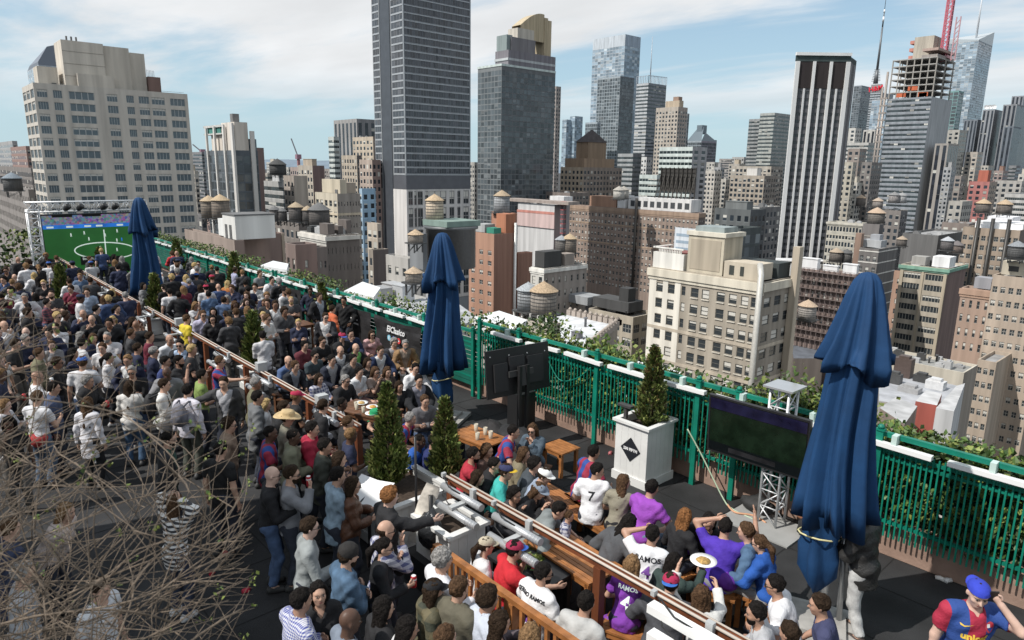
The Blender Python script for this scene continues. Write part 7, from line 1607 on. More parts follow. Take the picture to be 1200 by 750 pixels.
def can(pr, s_, label):
 hp, d, th, pm = pr['hands'][s_]; p = pr['W'](hp+th*.0)
 b = MB(); b.lathe([(.029, -.07), (.033, -.062), (.033, .055), (.027, .068), (.0, .068)], 14); o = b.build('drink_can', [can_m], None, None, p); tag(o, label, 'can', 'red drink cans held in the crowd')
 b = MB(); b.lathe([(.0335, .02), (.0335, .04)], 14, cap=False); b.lathe([(.026, .0685), (.026, .07)], 12); b.build('can_band', [cup_m], o); return o
def phone(pr, s_, label):
 hp, d, th, pm = pr['hands'][s_]; p = Vector(pr['W'](hp)); b = MB(); b.box(-.036, .036, -.005, .005, -.07, .07); o = b.build('phone', [blackp], None, None, tuple(p)); o.rotation_euler = (R(-20), 0, pr['rz']); tag(o, label, 'phone'); return o
S = dict(sit=True)
A1 = person(696, 530, 62, 'person in a blue and magenta striped football jersey seated left of the white planter', 'jersey', m=BARCA, hair='crop', hc='black', skin='m', arms=('knee', 'knee'), lean=18, hp=5, **S)
A2 = person(700, 552, 18, 'smiling person in a white numbered jersey on the bench, looking back over the shoulder', 'jersey', c=(.7, .7, .72), hair='short', hc='black', skin='m', arms=('lap', 'knee'), lean=10, hy=-75, hp=12, **S)
decal(A2, 'jersey', '7', .2, 0, .3, logo, True, .004)
A3 = person(731, 565, 25, 'person with long brown hair in an olive tee on the bench', 'tee', c=(.23, .21, .16), bot=blk_, hair='long', hc='brown', fem=True, arms=('lap', 'knee'), lean=14, hy=-55, **S)
A4 = person(764, 572, 50, 'big person in a purple jersey on the bench below the white planter', 'jersey', c=(.27, .06, .4), hair='crop', hc='black', skin='m', arms=('knee', 'knee'), lean=16, bot=den, build=1.18, hy=-10, **S)
A5 = person(737, 614, 60, 'person in a charcoal jacket leaning forward behind the purple jersey bench', 'jacket', c=(.075, .078, .085), hair='bob', hc='black', arms=('lap', 'knee'), lean=35, hp=25, skin='m', **S)
A6 = person(765, 627, 22, 'person in a white lettered jersey with a hand raised to the ear', 'jersey', c=(.7, .71, .73), hair='short', hc='black', skin='m', arms=('brow', 'knee'), lean=12, hy=-25, **S)
decal(A6, 'jersey', 'RAMOS', .095, 0, .4, logo, True, .002); decal(A6, 'jersey', '4', .22, 0, .24, mat('print_purple', (.2, .08, .35)), True, .004)
A7 = person(638, 558, 110, 'person in a white cap and grey blue shirt leaning forward, left of the bench', 'rolled', c=(.28, .33, .42), bot=jean, hat='cap', hatc=(.72, .72, .7), arms=('knee', 'knee'), lean=30, hp=18, **S)
A8 = person(631, 575, 118, 'person in a grey blue cap and black jacket leaning on folded hands', 'jacket', c=blk_, hat='cap', hatc=(.2, .24, .3), hair='long', hc='brown', arms=('chin', 'chin'), lean=26, hp=22, **S)
A9 = person(603, 580, 125, 'person with curly black hair behind the grey control box', 'sweater', c=(.04, .04, .045), hair='curly', hc='black', skin='m', arms=('chin', 'lap'), lean=15, fem=True, **S)
A10 = person(593, 553, 95, 'person in a navy cap with a yellow brim and a teal tee', 'tee', c=teal_, hat='cap', hatc=(.03, .035, .09), brimc=(.6, .4, .03), arms=('lap', 'knee'), lean=16, **S)
A11 = person(655, 598, 95, 'person in a grey hooded top bending over a child behind the silver heaters', 'hoodie', c=(.2, .22, .22), hair='crop', hc='black', skin='l', arms=('reach', 'knee'), lean=36, hp=25, bot=jean, **S)
A12 = person(667, 605, 100, 'small child in a white patterned shirt held by the person in the grey hooded top', 'tee', c=(.6, .58, .6), hair='short', hc='brown', arms=('lap', 'lap'), sc=.62, z0=.28, m=PLAID, **S)
A13 = person(570, 640, 70, 'person in a camouflage cap and white top behind the wooden balustrade', 'sweater', c=(.64, .64, .65), hair='pony', hc='dark', fem=True, hat='cap', hatc=(.4, .35, .26), arms=('lap', 'lap'), lean=12, **S)
A14 = person(603, 645, 72, 'person in a red jersey and red blue cap with one arm stretched over the table', 'jersey', c=red, hair='short', hc='black', skin='l', hat='cap', hatc=(.3, .02, .06), brimc=(.04, .12, .45), arms=('chin', 'reach'), lean=12, build=1.12, **S)
A15 = person(637, 672, 50, 'bearded person in a white lettered jersey seated behind the wooden balustrade', 'jersey', c=(.72, .72, .73), hair='crop', hc='black', beard=True, skin='m', arms=('lap', 'lap'), lean=12, shades=True, build=1.1, hy=-25, **S)
decal(A15, 'jersey', 'SERGIO RAMOS', .06, 0, .43, logo, True, .003); decal(A15, 'jersey', '4', .24, 0, .22, mat('print_purple'), True, .004)
A16 = person(687, 706, 40, 'black haired person in a pale grey tee behind the wooden balustrade', 'tee', c=(.42, .42, .41), hair='crop', hc='black', skin='m', arms=('lap', 'lap'), lean=14, build=1.1, **S)
A17 = person(741, 662, 30, 'person with long brown hair in a purple jersey numbered 4', 'jersey', c=(.2, .045, .36), hair='long', hc='light', fem=True, arms=('lap', 'hold'), lean=12, **S)
decal(A17, 'jersey', '4', .24, .02, .24, wht, True, .006); decal(A17, 'jersey', 'RAMOS', .075, .02, .42, wht, True, .002)
A18 = person(786, 684, 25, 'person in a big charcoal hooded jacket with white piping and a red cap', 'hoodie', c=(.06, .062, .07), hair='short', hc='dark', hat='cap_back', hatc=(.36, .02, .07), brimc=(.04, .15, .5), arms=('knee', 'knee'), lean=24, build=1.2, **S)
A19 = person(790, 659, 45, 'black haired person reaching out with a plate of food', 'sweater', c=(.03, .05, .045), hair='long', hc='black', fem=True, arms=('hold', 'reachup'), lean=18, **S)
hp = A19['W'](A19['hands']['r'][0]); plate('white paper plate of pasta held up in the middle of the purple shirts', (hp[0], hp[1], hp[2]+.03), (.4, .25, .08), 0, .16)
A20 = person(803, 606, 55, 'person with long auburn hair and black top, right of the purple jersey bench', 'sweater', c=blk_, hair='long', hc='red', fem=True, arms=('lap', 'lap'), lean=12, **S)
A21 = person(831, 611, 185, 'black haired person facing the camera with one hand at the forehead', 'sweater', c=blk_, hair='long', hc='black', fem=True, arms=('lap', 'brow'), skin='m', lean=6, seat=.3, **S)
A22 = person(850, 618, 28, 'person in a bright violet tee with the right hand raised, back to the camera', 'tee', c=(.07, .03, .36), hair='crop', hc='black', skin='m', arms=('head', 'wave'), lean=16, hp=14, bot=gr, build=1.1, **S)
A23 = person(874, 623, -62, 'brown haired person in a blue denim shirt turned left, beside the truss plate', 'shirt', c=(.07, .13, .22), hair='short', hc='brown', arms=('lap', 'knee'), lean=10, bot=gr, **S)
A24 = person(890, 637, -48, 'person with a brown ponytail, sunglasses and a royal blue jacket', 'jacket', c=(.018, .085, .34), hair='pony', hc='brown', fem=True, shades=True, arms=('knee', 'lap'), lean=12, bot=(.3, .3, .3), hp=12, **S)
A25 = person(908, 686, -62, 'person in a white tee and sunglasses with cropped black hair at lower right', 'tee', c=(.7, .7, .72), hair='crop', hc='black', skin='m', shades=True, arms=('lap', 'lap'), lean=16, build=1.15, **S)
A26 = person(886, 719, -75, 'dark haired person low in front of the white tee at lower right', 'shirt', c=(.45, .46, .48), hair='crop', hc='black', skin='m', beard=True, arms=('hold', 'lap'), lean=14, **S)
A27 = person(822, 698, 15, 'brown haired person raising both hands in front of the white heaters', 'sweater', c=(.6, .6, .58), hair='long', hc='brown', fem=True, arms=('wave', 'reachup'), lean=8, **S)
A28 = person(960, 709, -68, 'dark haired person in a navy tee at the foot of the right umbrella', 'tee', c=(.05, .055, .12), hair='crop', hc='dark', skin='m', arms=('lap', 'lap'), lean=12, **S)
A29 = person(925, 742, -30, 'dark haired head cut by the bottom edge left of the navy tee', 'tee', c=(.5, .5, .5), hair='short', hc='dark', skin='m', arms=('lap', 'lap'), **S)
A30 = person(1011, 600, -35, 'standing person in a black leather jacket and pale jeans, face hidden by the right umbrella', 'jacket', c=(.03, .029, .028), m=LEATH, bot=(.5, .5, .49), mb=DENIM, hair='short', hc='dark', shoe=(.06, .045, .04), arms=('hold2', 'hold2'), lean=6, step=.1, hem=.2, build=1.1, hp=10)
A31 = person(1146, 696, 186, 'person in a red and blue halved jersey and backward blue cap talking on the phone', 'jersey', m=BARCA2, hair='buzz', hc='dark', hat='cap_back', hatc=(.03, .05, .42), arms=('phone', 'down'), lean=4, hp=14, hy=-10, sc=1.06, h=.0125, build=1.12, skin='p')
yel = mat('print_yellow', (.75, .5, .06))
decal(A31, 'jersey', 'unicef', .085, -.02, .29, yel, False, .004)
cm = MB(); cm.poly([(.045*math.cos(a)*(1 if math.sin(a) > -.3 else .8), .05*math.sin(a), 0) for a in [k*math.pi/8 for k in range(16)]]); decal(A31, 'jersey', cm.mesh('crest', [yel]), .2, .1, .395, mat('crest_ring', (.5, .06, .08)), False)
for pts, mm_ in (([(-.03, .03), (-.002, .03), (-.002, .0), (-.03, .0)], white_p), ([(.002, .03), (.03, .03), (.03, .0), (.002, .0)], mat('crest_red', (.5, .03, .05))), ([(-.028, -.004), (.028, -.004), (.0, -.042)], mat('crest_blue', (.03, .06, .3)))):
 cm = MB(); cm.poly([(x, y, .002) for x, y in pts]); o = decal(A31, 'jersey', cm.mesh('crest', [yel]), .2, .1, .397, mm_, False); o.name = 'crest'; o.location = (0, .003, 0)
cm = MB(); cm.poly([(-.05, .012, 0), (-.045, -.008, 0), (-.02, -.012, 0), (.05, .02, 0), (-.02, -.002, 0)]); o = decal(A31, 'jersey', cm.mesh('swoosh', [yel]), .2, -.09, .4, yel, False); o.name = 'swoosh'
phone(A31, 'l', 'dark phone held to the ear of the blue capped person')
bench('long honey bench under the white numbered and purple jerseys', -6.15, 7.3, R(-6), 2.9, .36, .45)
def seat_for(pr, label, w=.5, m=honey, h=None):
 J = pr['info']['P']; p = pr['W'](np.array([J[0], J[1], 0])); z = pr['loc'][2]; hh = (h or pr['seat'])*pr['sc']+z
 bench(label, p[0], p[1], pr['rz'], w, .36, hh, m=m, slats=4, group='low wooden stools and bench pieces under the crowd', nm='stool', cat='stool')
SEATS = [(A1, 'wooden stool under the striped jersey left of the white planter'), (A5, 'wooden seat under the charcoal jacket'), (A6, 'wooden seat under the white lettered jersey with raised hand'), (A7, 'wooden seat under the white cap'), (A8, 'wooden seat under the grey blue cap'), (A9, 'wooden seat under the curly black hair'), (A10, 'wooden seat under the yellow brimmed cap'), (A11, 'wooden seat under the grey hooded top'), (A12, 'wooden seat under the small child'), (A13, 'wooden seat under the camouflage cap'), (A14, 'wooden seat under the red jersey'), (A15, 'wooden seat under the bearded white jersey'), (A16, 'wooden seat under the pale grey tee'), (A17, 'wooden seat under the purple jersey numbered 4'), (A18, 'wooden seat under the big charcoal hooded jacket'), (A19, 'wooden seat under the person with the plate'), (A20, 'wooden seat under the long auburn hair'), (A21, 'low wooden seat under the person shading the forehead'), (A22, 'wooden seat under the bright violet tee'), (A23, 'wooden seat under the blue denim shirt'), (A24, 'wooden bench piece under the royal blue jacket'), (A25, 'wooden seat under the white tee with sunglasses'), (A26, 'wooden seat under the low dark haired person'), (A27, 'wooden seat under the raised hands'), (A28, 'wooden seat under the navy tee'), (A29, 'wooden seat under the head at the bottom edge')]
for pr, lab in SEATS: seat_for(pr, lab)
M_ = []
def mid(px, py, a, lab, *ar, **k):
 k.setdefault('h', .0185); p = person(px, py, a, lab, *ar, **k); M_.append((p, lab)); return p
mid(522, 478, 60, 'blond person in a dark top behind the slim conifer', 'sweater', (.05, .05, .05), hair='long', hc='blond', fem=True, arms=('lap', 'lap'), **S)
mid(481, 491, 95, 'grey haired person in a striped jersey leaning forward by the big conifer', 'jersey', m=BARCA, hair='short', hc='grey', arms=('side', 'knee'), lean=26, **S)
mid(492, 517, 105, 'dark skinned person in a royal blue jersey right of the big conifer', 'jersey', (.02, .09, .35), hair='buzz', hc='black', skin='d', arms=('hold', 'hold'), lean=14, **S)
mid(509, 517, 92, 'person in a navy jersey with a yellow edge left of the slim conifer', 'jersey', (.02, .03, .12), hair='short', hc='black', skin='m', arms=('lap', 'lap'), lean=10, **S)
mid(602, 506, 95, 'person in a striped jersey seen sideways below the television back', 'jersey', m=BARCA, hair='crop', hc='black', arms=('knee', 'knee'), lean=20, **S)
mid(624, 504, 205, 'long haired person in a denim jacket and sunglasses below the television back', 'jacket', (.07, .1, .13), mb=DENIM, hair='long', hc='brown', fem=True, shades=True, arms=('chin', 'lap'), **S)
mid(614, 532, 95, 'laughing brown haired person in olive, left of the white cap', 'jacket', (.2, .17, .11), hair='long', hc='brown', fem=True, arms=('lap', 'lap'), lean=14, **S)
mid(555, 533, 92, 'bearded person in a red and white top right of the slim conifer', 'jersey', (.4, .03, .05), hair='crop', hc='black', beard=True, skin='m', arms=('lap', 'reachup'), lean=10, **S)
mid(627, 545, 100, 'person with thick black hair and dark jacket behind the white cap', 'jacket', (.05, .06, .07), hair='curly', hc='black', arms=('lap', 'lap'), lean=18, **S)
mid(571, 528, 110, 'brown haired person between the bearded person and the striped jersey', 'sweater', (.1, .06, .05), hair='bob', hc='brown', fem=True, arms=('chin', 'lap'), **S)
mid(580, 545, 100, 'dark haired person in a black jacket behind the yellow brimmed cap', 'jacket', blk_, hair='short', hc='black', arms=('lap', 'lap'), lean=20, **S)
mid(560, 560, 100, 'person in black with a crimson scarf at the left end of the near barrier', 'jacket', blk_, hair='long', hc='dark', fem=True, arms=('lap', 'lap'), lean=16, **S)
for px, py, a, lab, top, c, kw in (
 (378, 400, 128, 'person in a black sweater, white collar and sunglasses in the back rows', 'sweater', blk_, dict(shades=True)),
 (357, 405, 120, 'person in a maroon sweater at the left of the seated rows', 'sweater', (.12, .025, .035), dict(hc='black')),
 (369, 417, 125, 'person in a dark teal tee and sunglasses in the seated rows', 'tee', (.05, .07, .08), dict(shades=True, hc='black')),
 (338, 423, 120, 'bald person in a blue shirt at the left end of the seated rows', 'shirt', (.08, .13, .26), dict(hair='bald')),
 (346, 429, 115, 'tall person in a black suit jacket just behind the barrier', 'suit', (.018, .02, .026), dict(inner=1, cin=(.2, .22, .25), hair='short', hc='brown')),
 (389, 422, 125, 'person in an open navy blazer over a grey tee in the seated rows', 'suit', (.02, .024, .04), dict(inner=1, cin=(.3, .3, .31), hc='black')),
 (399, 411, 130, 'bald person in black with a white collar in the back rows', 'suit', blk_, dict(inner=1, cin=(.6, .6, .6), hair='fringe', hc='grey')),
 (417, 408, 130, 'bald person in an open black jacket with a lime lining', 'jacket', blk_, dict(inner=1, cin=(.15, .4, .1), hair='bald')),
 (414, 421, 128, 'smiling dark haired person in a grey leather jacket', 'jacket', (.07, .072, .075), dict(inner=1, cin=(.1, .1, .1), hc='black', m=LEATH)),
 (421, 436, 122, 'person in a white polo shirt near the front of the seated rows', 'rolled', (.64, .65, .66), dict(hc='black', bot=(.3, .18, .17))),
 (440, 436, 130, 'person with brown hair in a taupe tee resting the chin on a hand', 'tee', (.28, .22, .19), dict(fem=True, hair='bob', hc='brown', arms=('lap', 'chin'), shades=True)),
 (405, 446, 120, 'grey haired person in a black sweater and sunglasses at the front left', 'sweater', blk_, dict(hc='grey', shades=True, build=1.1)),
 (374, 444, 125, 'long haired person in a checked shirt and dark glasses behind the barrier', 'shirt', wh, dict(m=PLAID, fem=True, hair='long', hc='dark', arms=('hold', 'hold2'))),
 (446, 411, 135, 'person in a navy suit and open white shirt in the seated rows', 'suit', (.018, .03, .075), dict(inner=1, cin=(.66, .66, .67), hc='dark')),
 (462, 402, 150, 'grey curly haired person in dark clothes under the banner', 'jacket', (.03, .03, .035), dict(inner=1, cin=(.3, .3, .32), hair='curly', hc='grey')),
 (475, 404, 160, 'grey bearded person in a tan coat under the right end of the banner', 'coat', (.24, .145, .07), dict(inner=1, cin=(.25, .2, .16), hair='short', hc='grey', beard=True, bot=(.6, .58, .55))),
 (436, 392, 150, 'person with long dark hair, sunglasses and a pink top at the fence', 'blouse', (.5, .3, .3), dict(fem=True, hair='long', hc='dark', shades=True)),
 (411, 391, 145, 'dark haired person in a navy jacket at the fence in the back row', 'jacket', (.02, .03, .07), dict(hc='black', arms=('lap', 'chin'))),
 (401, 395, 130, 'person in a red and blue cap and black jacket in the back row', 'jacket', blk_, dict(hat='cap', hatc=(.3, .02, .06), brimc=(.04, .1, .4))),
 (468, 453, 140, 'long dark haired person in black right of the big conifer tip', 'sweater', blk_, dict(fem=True, hair='long', hc='dark', skin='m')),
 (491, 446, 150, 'dark haired person in a black suit left of the middle umbrella', 'suit', (.014, .015, .018), dict(inner=1, cin=(.2, .2, .24), hc='black')),
 (487, 432, 150, 'person in a white shirt partly behind the middle umbrella', 'shirt', (.7, .7, .71), dict(hc='black')),
 (454, 436, 140, 'brown haired person in dark clothes in the middle of the seated rows', 'sweater', (.07, .05, .045), dict(fem=True, hair='long', hc='brown')),
 (431, 425, 130, 'dark haired person in black between the white polo and the navy suit', 'sweater', (.03, .03, .032), dict(fem=True, hair='bob', hc='dark')),
 (401, 473, 75, 'dark skinned person in a black suit seated at the food table', 'suit', (.016, .017, .02), dict(inner=1, cin=(.6, .6, .6), hair='buzz', hc='black', skin='d', hy=-10)),
 (449, 470, 160, 'person in a bright green top behind the big conifer', 'tee', (.02, .3, .12), dict(hc='dark')),
 (498, 470, 150, 'person in jeans and grey top at the foot of the middle umbrella', 'sweater', (.12, .12, .13), dict(hc='brown', bot=jean)),
 ):
 k = dict(sit=True, arms=kw.pop('arms', rng.choice((('lap', 'lap'), ('knee', 'lap'), ('lap', 'knee'), ('cross', 'cross')))), lean=rng.uniform(2, 14)); k.update(kw)
 mid(px, py, a, lab, top, c, **k)
for p, lab in M_: seat_for(p, 'wooden seat under the '+lab.replace('person ', 'one ', 1) if len(lab.split()) < 12 else 'wooden seat under the '+' '.join(lab.split()[:11]), w=.55, m=darkwood)
T_ = []
def st(px, py, a, lab, *ar, **k): p = person(px, py, a, lab, *ar, **k); T_.append(p); return p
st(302, 466, 62, 'person in a grey suit jacket seen from behind at the middle barrier', 'suit', (.13, .135, .14), hair='crop', hc='black', skin='m', arms=('pocket', 'pocket'), hem=.22)
st(312, 474, 70, 'small blond child in a white top beside the grey suit', 'tee', (.62, .62, .62), hair='bob', hc='blond', sc=.85, h=.0175)
st(337, 490, 75, 'person in a broad straw hat and olive top at the barrier', 'shirt', (.2, .19, .15), hat='straw', hatc=(.5, .37, .2), brimc=(.5, .37, .2), hair='short', arms=('hold', 'hold'))
st(333, 478, 80, 'dark haired person in black just beyond the straw hat', 'jacket', blk_, hair='short', hc='dark', skin='m')
st(317, 508, 72, 'dark skinned person in a striped football jersey among the standing crowd', 'jersey', m=BARCA, hair='buzz', hc='black', skin='d', arms=('down', 'hold'))
st(344, 512, 72, 'dark skinned person in an olive bomber jacket beside the striped jersey', 'jacket', (.17, .17, .115), hair='buzz', hc='black', skin='d', arms=('hold2', 'hold2'))
st(366, 503, 85, 'person in a red and blue hooded jacket under the silver heaters', 'hoodie', (.36, .02, .05), hair='short', hc='black', arms=('hold', 'hold'))
B1 = st(381, 523, 80, 'black haired person in a dark green jacket holding up a phone', 'jacket', (.045, .05, .04), hair='short', hc='black', skin='m', arms=('hold', 'hold')); phone(B1, 'r', 'phone in the hand of the dark green jacket below the heaters')
st(398, 538, 75, 'dark haired person in brown beside the phone holder', 'jacket', (.06, .035, .03), fem=True, hair='long', hc='dark')
B2 = st(319, 557, 70, 'bald person in glasses and a black sweater with jeans holding a red can', 'sweater', (.012, .012, .014), bot=(.06, .1, .19), mb=DENIM, hair='bald', glasses=True, skin='p', arms=('down', 'hold'), shoe=(.03, .03, .03)); can(B2, 'r', 'red can in the hand of the bald person in black')
B3 = st(342, 556, 76, 'bearded person in a grey sweater drinking from a red can', 'sweater', (.2, .205, .22), hair='crop', hc='dark', beard=True, shades=True, arms=('down', 'drink')); can(B3, 'r', 'red can at the lips of the bearded person in grey')
B4 = st(396, 558, 58, 'black haired person in a pale denim shirt standing with folded arms', 'shirt', (.25, .34, .42), m=DENIM, hair='crop', hc='black', arms=('cross', 'cross'), hem=.2)
st(414, 569, 75, 'person with long dark hair, sunglasses and a brown leather jacket', 'jacket', (.1, .045, .025), m=LEATH, fem=True, hair='long', hc='dark', shades=True, arms=('hold', 'hold2'))
B5 = st(363, 618, 66, 'brown haired person in sunglasses and a grey green shirt holding a can', 'shirt', (.27, .29, .29), hair='crop', hc='dark', shades=True, skin='p', arms=('down', 'hold')); can(B5, 'r', 'red can in front of the grey green shirt')
st(457, 582, 60, 'person with curly reddish hair in a black jacket reaching toward the bin bag', 'jacket', (.016, .016, .018), hair='curly', hc='red', skin='p', arms=('hold2', 'reach'))
st(452, 622, 62, 'balding person in sunglasses and a checked shirt, finger on the lips', 'shirt', wh, m=PLAID, hair='fringe', hc='dark', shades=True, arms=('hold2', 'chin'))
B6 = st(450, 642, 80, 'dark haired person in black and sunglasses with a red can', 'sweater', (.012, .013, .016), fem=True, hair='pony', hc='black', shades=True, arms=('chin', 'hold')); can(B6, 'r', 'red can beside the chin of the dark haired person in black')
st(408, 652, 58, 'person in a dark cap and blue denim jacket standing with folded arms', 'jacket', (.07, .125, .2), m=DENIM, hair='short', hc='dark', hat='beanie', hatc=(.02, .018, .017), beard=True, arms=('cross', 'cross'))
st(353, 704, 48, 'black haired person in a blue and white gingham shirt at the bottom edge', 'shirt', wh, m=CHECK, hair='crop', hc='black', skin='m', arms=('cross', 'cross'), build=1.1)
B7 = st(373, 696, 150, 'black haired person in black looking up with a red can', 'jacket', (.014, .014, .016), fem=True, hair='long', hc='black', arms=('hold', 'hold'), hp=-8); can(B7, 'l', 'red can between the gingham shirt and the bald head')
st(410, 728, 60, 'bald dark skinned person in a blue grey top at the bottom edge', 'sweater', (.17, .2, .25), hair='bald', skin='d', arms=('hold2', 'hold2'))
st(450, 713, 60, 'person with long straight black hair right of the denim jacket', 'jacket', (.02, .02, .022), fem=True, hair='long', hc='black')
st(478, 737, 70, 'dark haired person in a white top cut by the bottom edge', 'blouse', (.6, .6, .6), fem=True, hair='bob', hc='black', skin='m')
st(519, 656, 62, 'grey haired person in a white shirt and lilac sleeves by the brown post', 'shirt', (.66, .65, .68), hair='curly', hc='grey', arms=('hold', 'hold'), build=1.1)
st(508, 692, 68, 'person in a black cap and camouflage jacket with an orange hood', 'hoodie', (.1, .085, .05), fem=True, hair='long', hc='dark', hat='cap', hatc=(.012, .012, .014), m=pattern('camouflage', 'c', (.13, .11, .06), (.04, .045, .03), 6))
st(538, 690, 42, 'brown haired person in an olive brown jacket with a white collar', 'jacket', (.115, .105, .075), hair='crop', hc='brown', inner=1, open=.4, cin=(.7, .7, .72), arms=('hold', 'hold'))
st(572, 702, 60, 'curly haired person in a pale blue shirt at the wooden balustrade', 'shirt', (.5, .54, .62), hair='curly', hc='dark', skin='m')
st(586, 730, 70, 'dark haired person with folded hands at the bottom edge by the balustrade', 'sweater', (.1, .08, .09), fem=True, hair='long', hc='dark', arms=('clap', 'clap'))
st(522, 748, 50, 'brown haired head cut by the bottom edge below the olive brown jacket', 'shirt', (.2, .2, .2), hair='short', hc='brown')
st(622, 745, 40, 'light brown haired head at the bottom edge in front of the balustrade', 'tee', (.3, .3, .33), hair='long', hc='light', fem=True)
st(152, 453, -8, 'person with long brown hair in a white blouse and jeans, back to the camera', 'blouse', (.62, .6, .57), fem=True, hair='long', hc='dark', bot=(.06, .11, .19), mb=DENIM, arms=('hold', 'hold'))
st(103, 473, 5, 'person with long hair in a long white shirt behind the twigs at left', 'shirt', (.64, .63, .66), fem=True, hair='long', hc='brown', hem=.3, bot=blk_)
def backpack(pr, label, c, s_=1.):
 i = pr['info']; p = i['P']+i['up']*.3-i['fw']*.2; M3 = Matrix([[float(i['Rt'][a][b_]) for b_ in range(3)] for a in range(3)])
 W = pr['W']; t = thing('backpack', label, 'backpack', W(p), pr['rz'])
 b = MB(); b.ball((0, -.02, 0), (.15*s_, .11*s_, .22*s_), 14, 10); b.build('pack', [CLOTHM], t, c); b = MB(); b.ball((0, -.12, -.06), (.11*s_, .05, .1*s_), 12, 8); b.build('pocket', [CLOTHM], t, tuple(x*.7 for x in c))
 for sx in (-1, 1): b = MB(); b.tube([(.09*sx, -.02, .16), (.1*sx, .12, .215), (.11*sx, .28, .17), (.12*sx, .33, .03), (.12*sx, .24, -.12), (.1*sx, .05, -.16)], .018, 6); b.build('strap', [CLOTHM], t, tuple(x*.6 for x in c))
B8 = st(193, 451, 70, 'person in a white top wearing a black backpack, arms folded', 'sweater', (.62, .61, .58), hair='short', hc='dark', arms=('cross', 'cross'), bot=gr); backpack(B8, 'black backpack worn over the white top', (.02, .02, .022))
B9 = st(220, 458, 12, 'person in a white shirt wearing a grey backpack, back to the camera', 'shirt', (.6, .58, .64), hair='crop', hc='black', bot=(.07, .075, .06), arms=('down', 'down')); backpack(B9, 'grey and purple backpack worn over the white shirt', (.16, .16, .19))
st(198, 515, 70, 'dark haired person in glasses and a green black jacket in front of the backpacks', 'jacket', (.02, .022, .026), inner=1, cin=(.02, .06, .045), hair='crop', hc='black', beard=True, glasses=True)
st(259, 527, 20, 'person in a plain black tee at the left of the bald person', 'tee', (.012, .012, .013), hair='crop', hc='black')
st(269, 498, 75, 'person with curly dark hair and sunglasses in a camel coat', 'coat', (.25, .18, .13), hair='curly', hc='dark', shades=True)
st(262, 449, 172, 'person in an open charcoal jacket and grey tee facing the camera', 'jacket', (.05, .05, .052), inner=1, cin=(.4, .4, .42), hair='short', hc='dark', arms=('down', 'side'))
st(237, 440, 60, 'person in a light green tee left of the charcoal jacket', 'tee', (.2, .28, .08), hair='short', hc='black', skin='m', arms=('hold', 'hold'))
st(258, 424, 80, 'person in a striped football jersey and sunglasses at the silver heater', 'jersey', m=BARCA, hair='short', hc='brown', shades=True, arms=('hold', 'reach'))
st(210, 423, 85, 'bearded person in a black tee with a raised fist', 'tee', blk_, hair='short', hc='black', beard=True, skin='m', arms=('down', 'chin'))
st(194, 424, 80, 'person in a navy tee with black hair left of the bearded black tee', 'tee', (.03, .045, .14), hair='crop', hc='black', skin='m')
st(211, 404, 175, 'person in a black suit, pale blue shirt and sunglasses facing the camera', 'suit', (.016, .017, .02), inner=1, cin=(.35, .45, .6), hair='short', hc='black', shades=True)
st(199, 398, 120, 'bald person in a white shirt left of the black suit', 'shirt', (.62, .63, .65), hair='bald', skin='m')
st(219, 374, 40, 'person in a bright yellow tee at the barrier', 'tee', (.6, .47, .04), hair='short', hc='brown')
st(238, 369, 140, 'person in a lavender shirt and sunglasses beyond the yellow tee', 'shirt', (.42, .4, .52), hair='short', hc='brown', shades=True)
st(249, 374, 150, 'long haired person in black and sunglasses beyond the barrier', 'jacket', blk_, fem=True, hair='long', hc='black', shades=True)
st(44, 466, 10, 'person in a white top with a red jacket tied round the waist at far left', 'tee', (.64, .64, .66), hair='short', hc='brown', bot=(.1, .14, .2), mb=DENIM, arms=('hold', 'hold'))
o = blob_thing('tied_jacket', 'red jacket tied round the waist of the white top at far left', 'jacket', tuple(np.array(T_[-1]['W'](T_[-1]['info']['P']))+np.array([0, 0, -.2])), (.45, .05, .05), (.2, .17, .17), seed=3)
Z = st(206, 590, 30, 'person in a black and white zebra striped top with both arms raised', 'blouse', wh, m=ZEBRA, fem=True, hair='long', hc='brown', arms=('head', 'head'), bot=(.03, .04, .07), shoe=(.6, .6, .6))
st(63, 455, 60, 'dark haired person in a blue denim jacket behind the twigs', 'jacket', (.06, .08, .14), m=DENIM, hair='short', hc='black', skin='m')
st(118, 690, 100, 'dark haired person in a white tee low among the twigs', 'tee', (.6, .61, .63), hair='short', hc='dark', sc=.95)
st(12, 620, 40, 'person in a navy coat at the left edge behind the twigs', 'coat', (.03, .04, .08), hair='short', hc='brown')
st(78, 600, 90, 'person in a pale pink jacket bending behind the twigs', 'jacket', (.5, .42, .38), hair='long', hc='light', fem=True, lean=25)
st(28, 672, 60, 'person in a grey and white top lowest at the left edge', 'sweater', (.35, .36, .38), hair='crop', hc='grey')
VAR = []
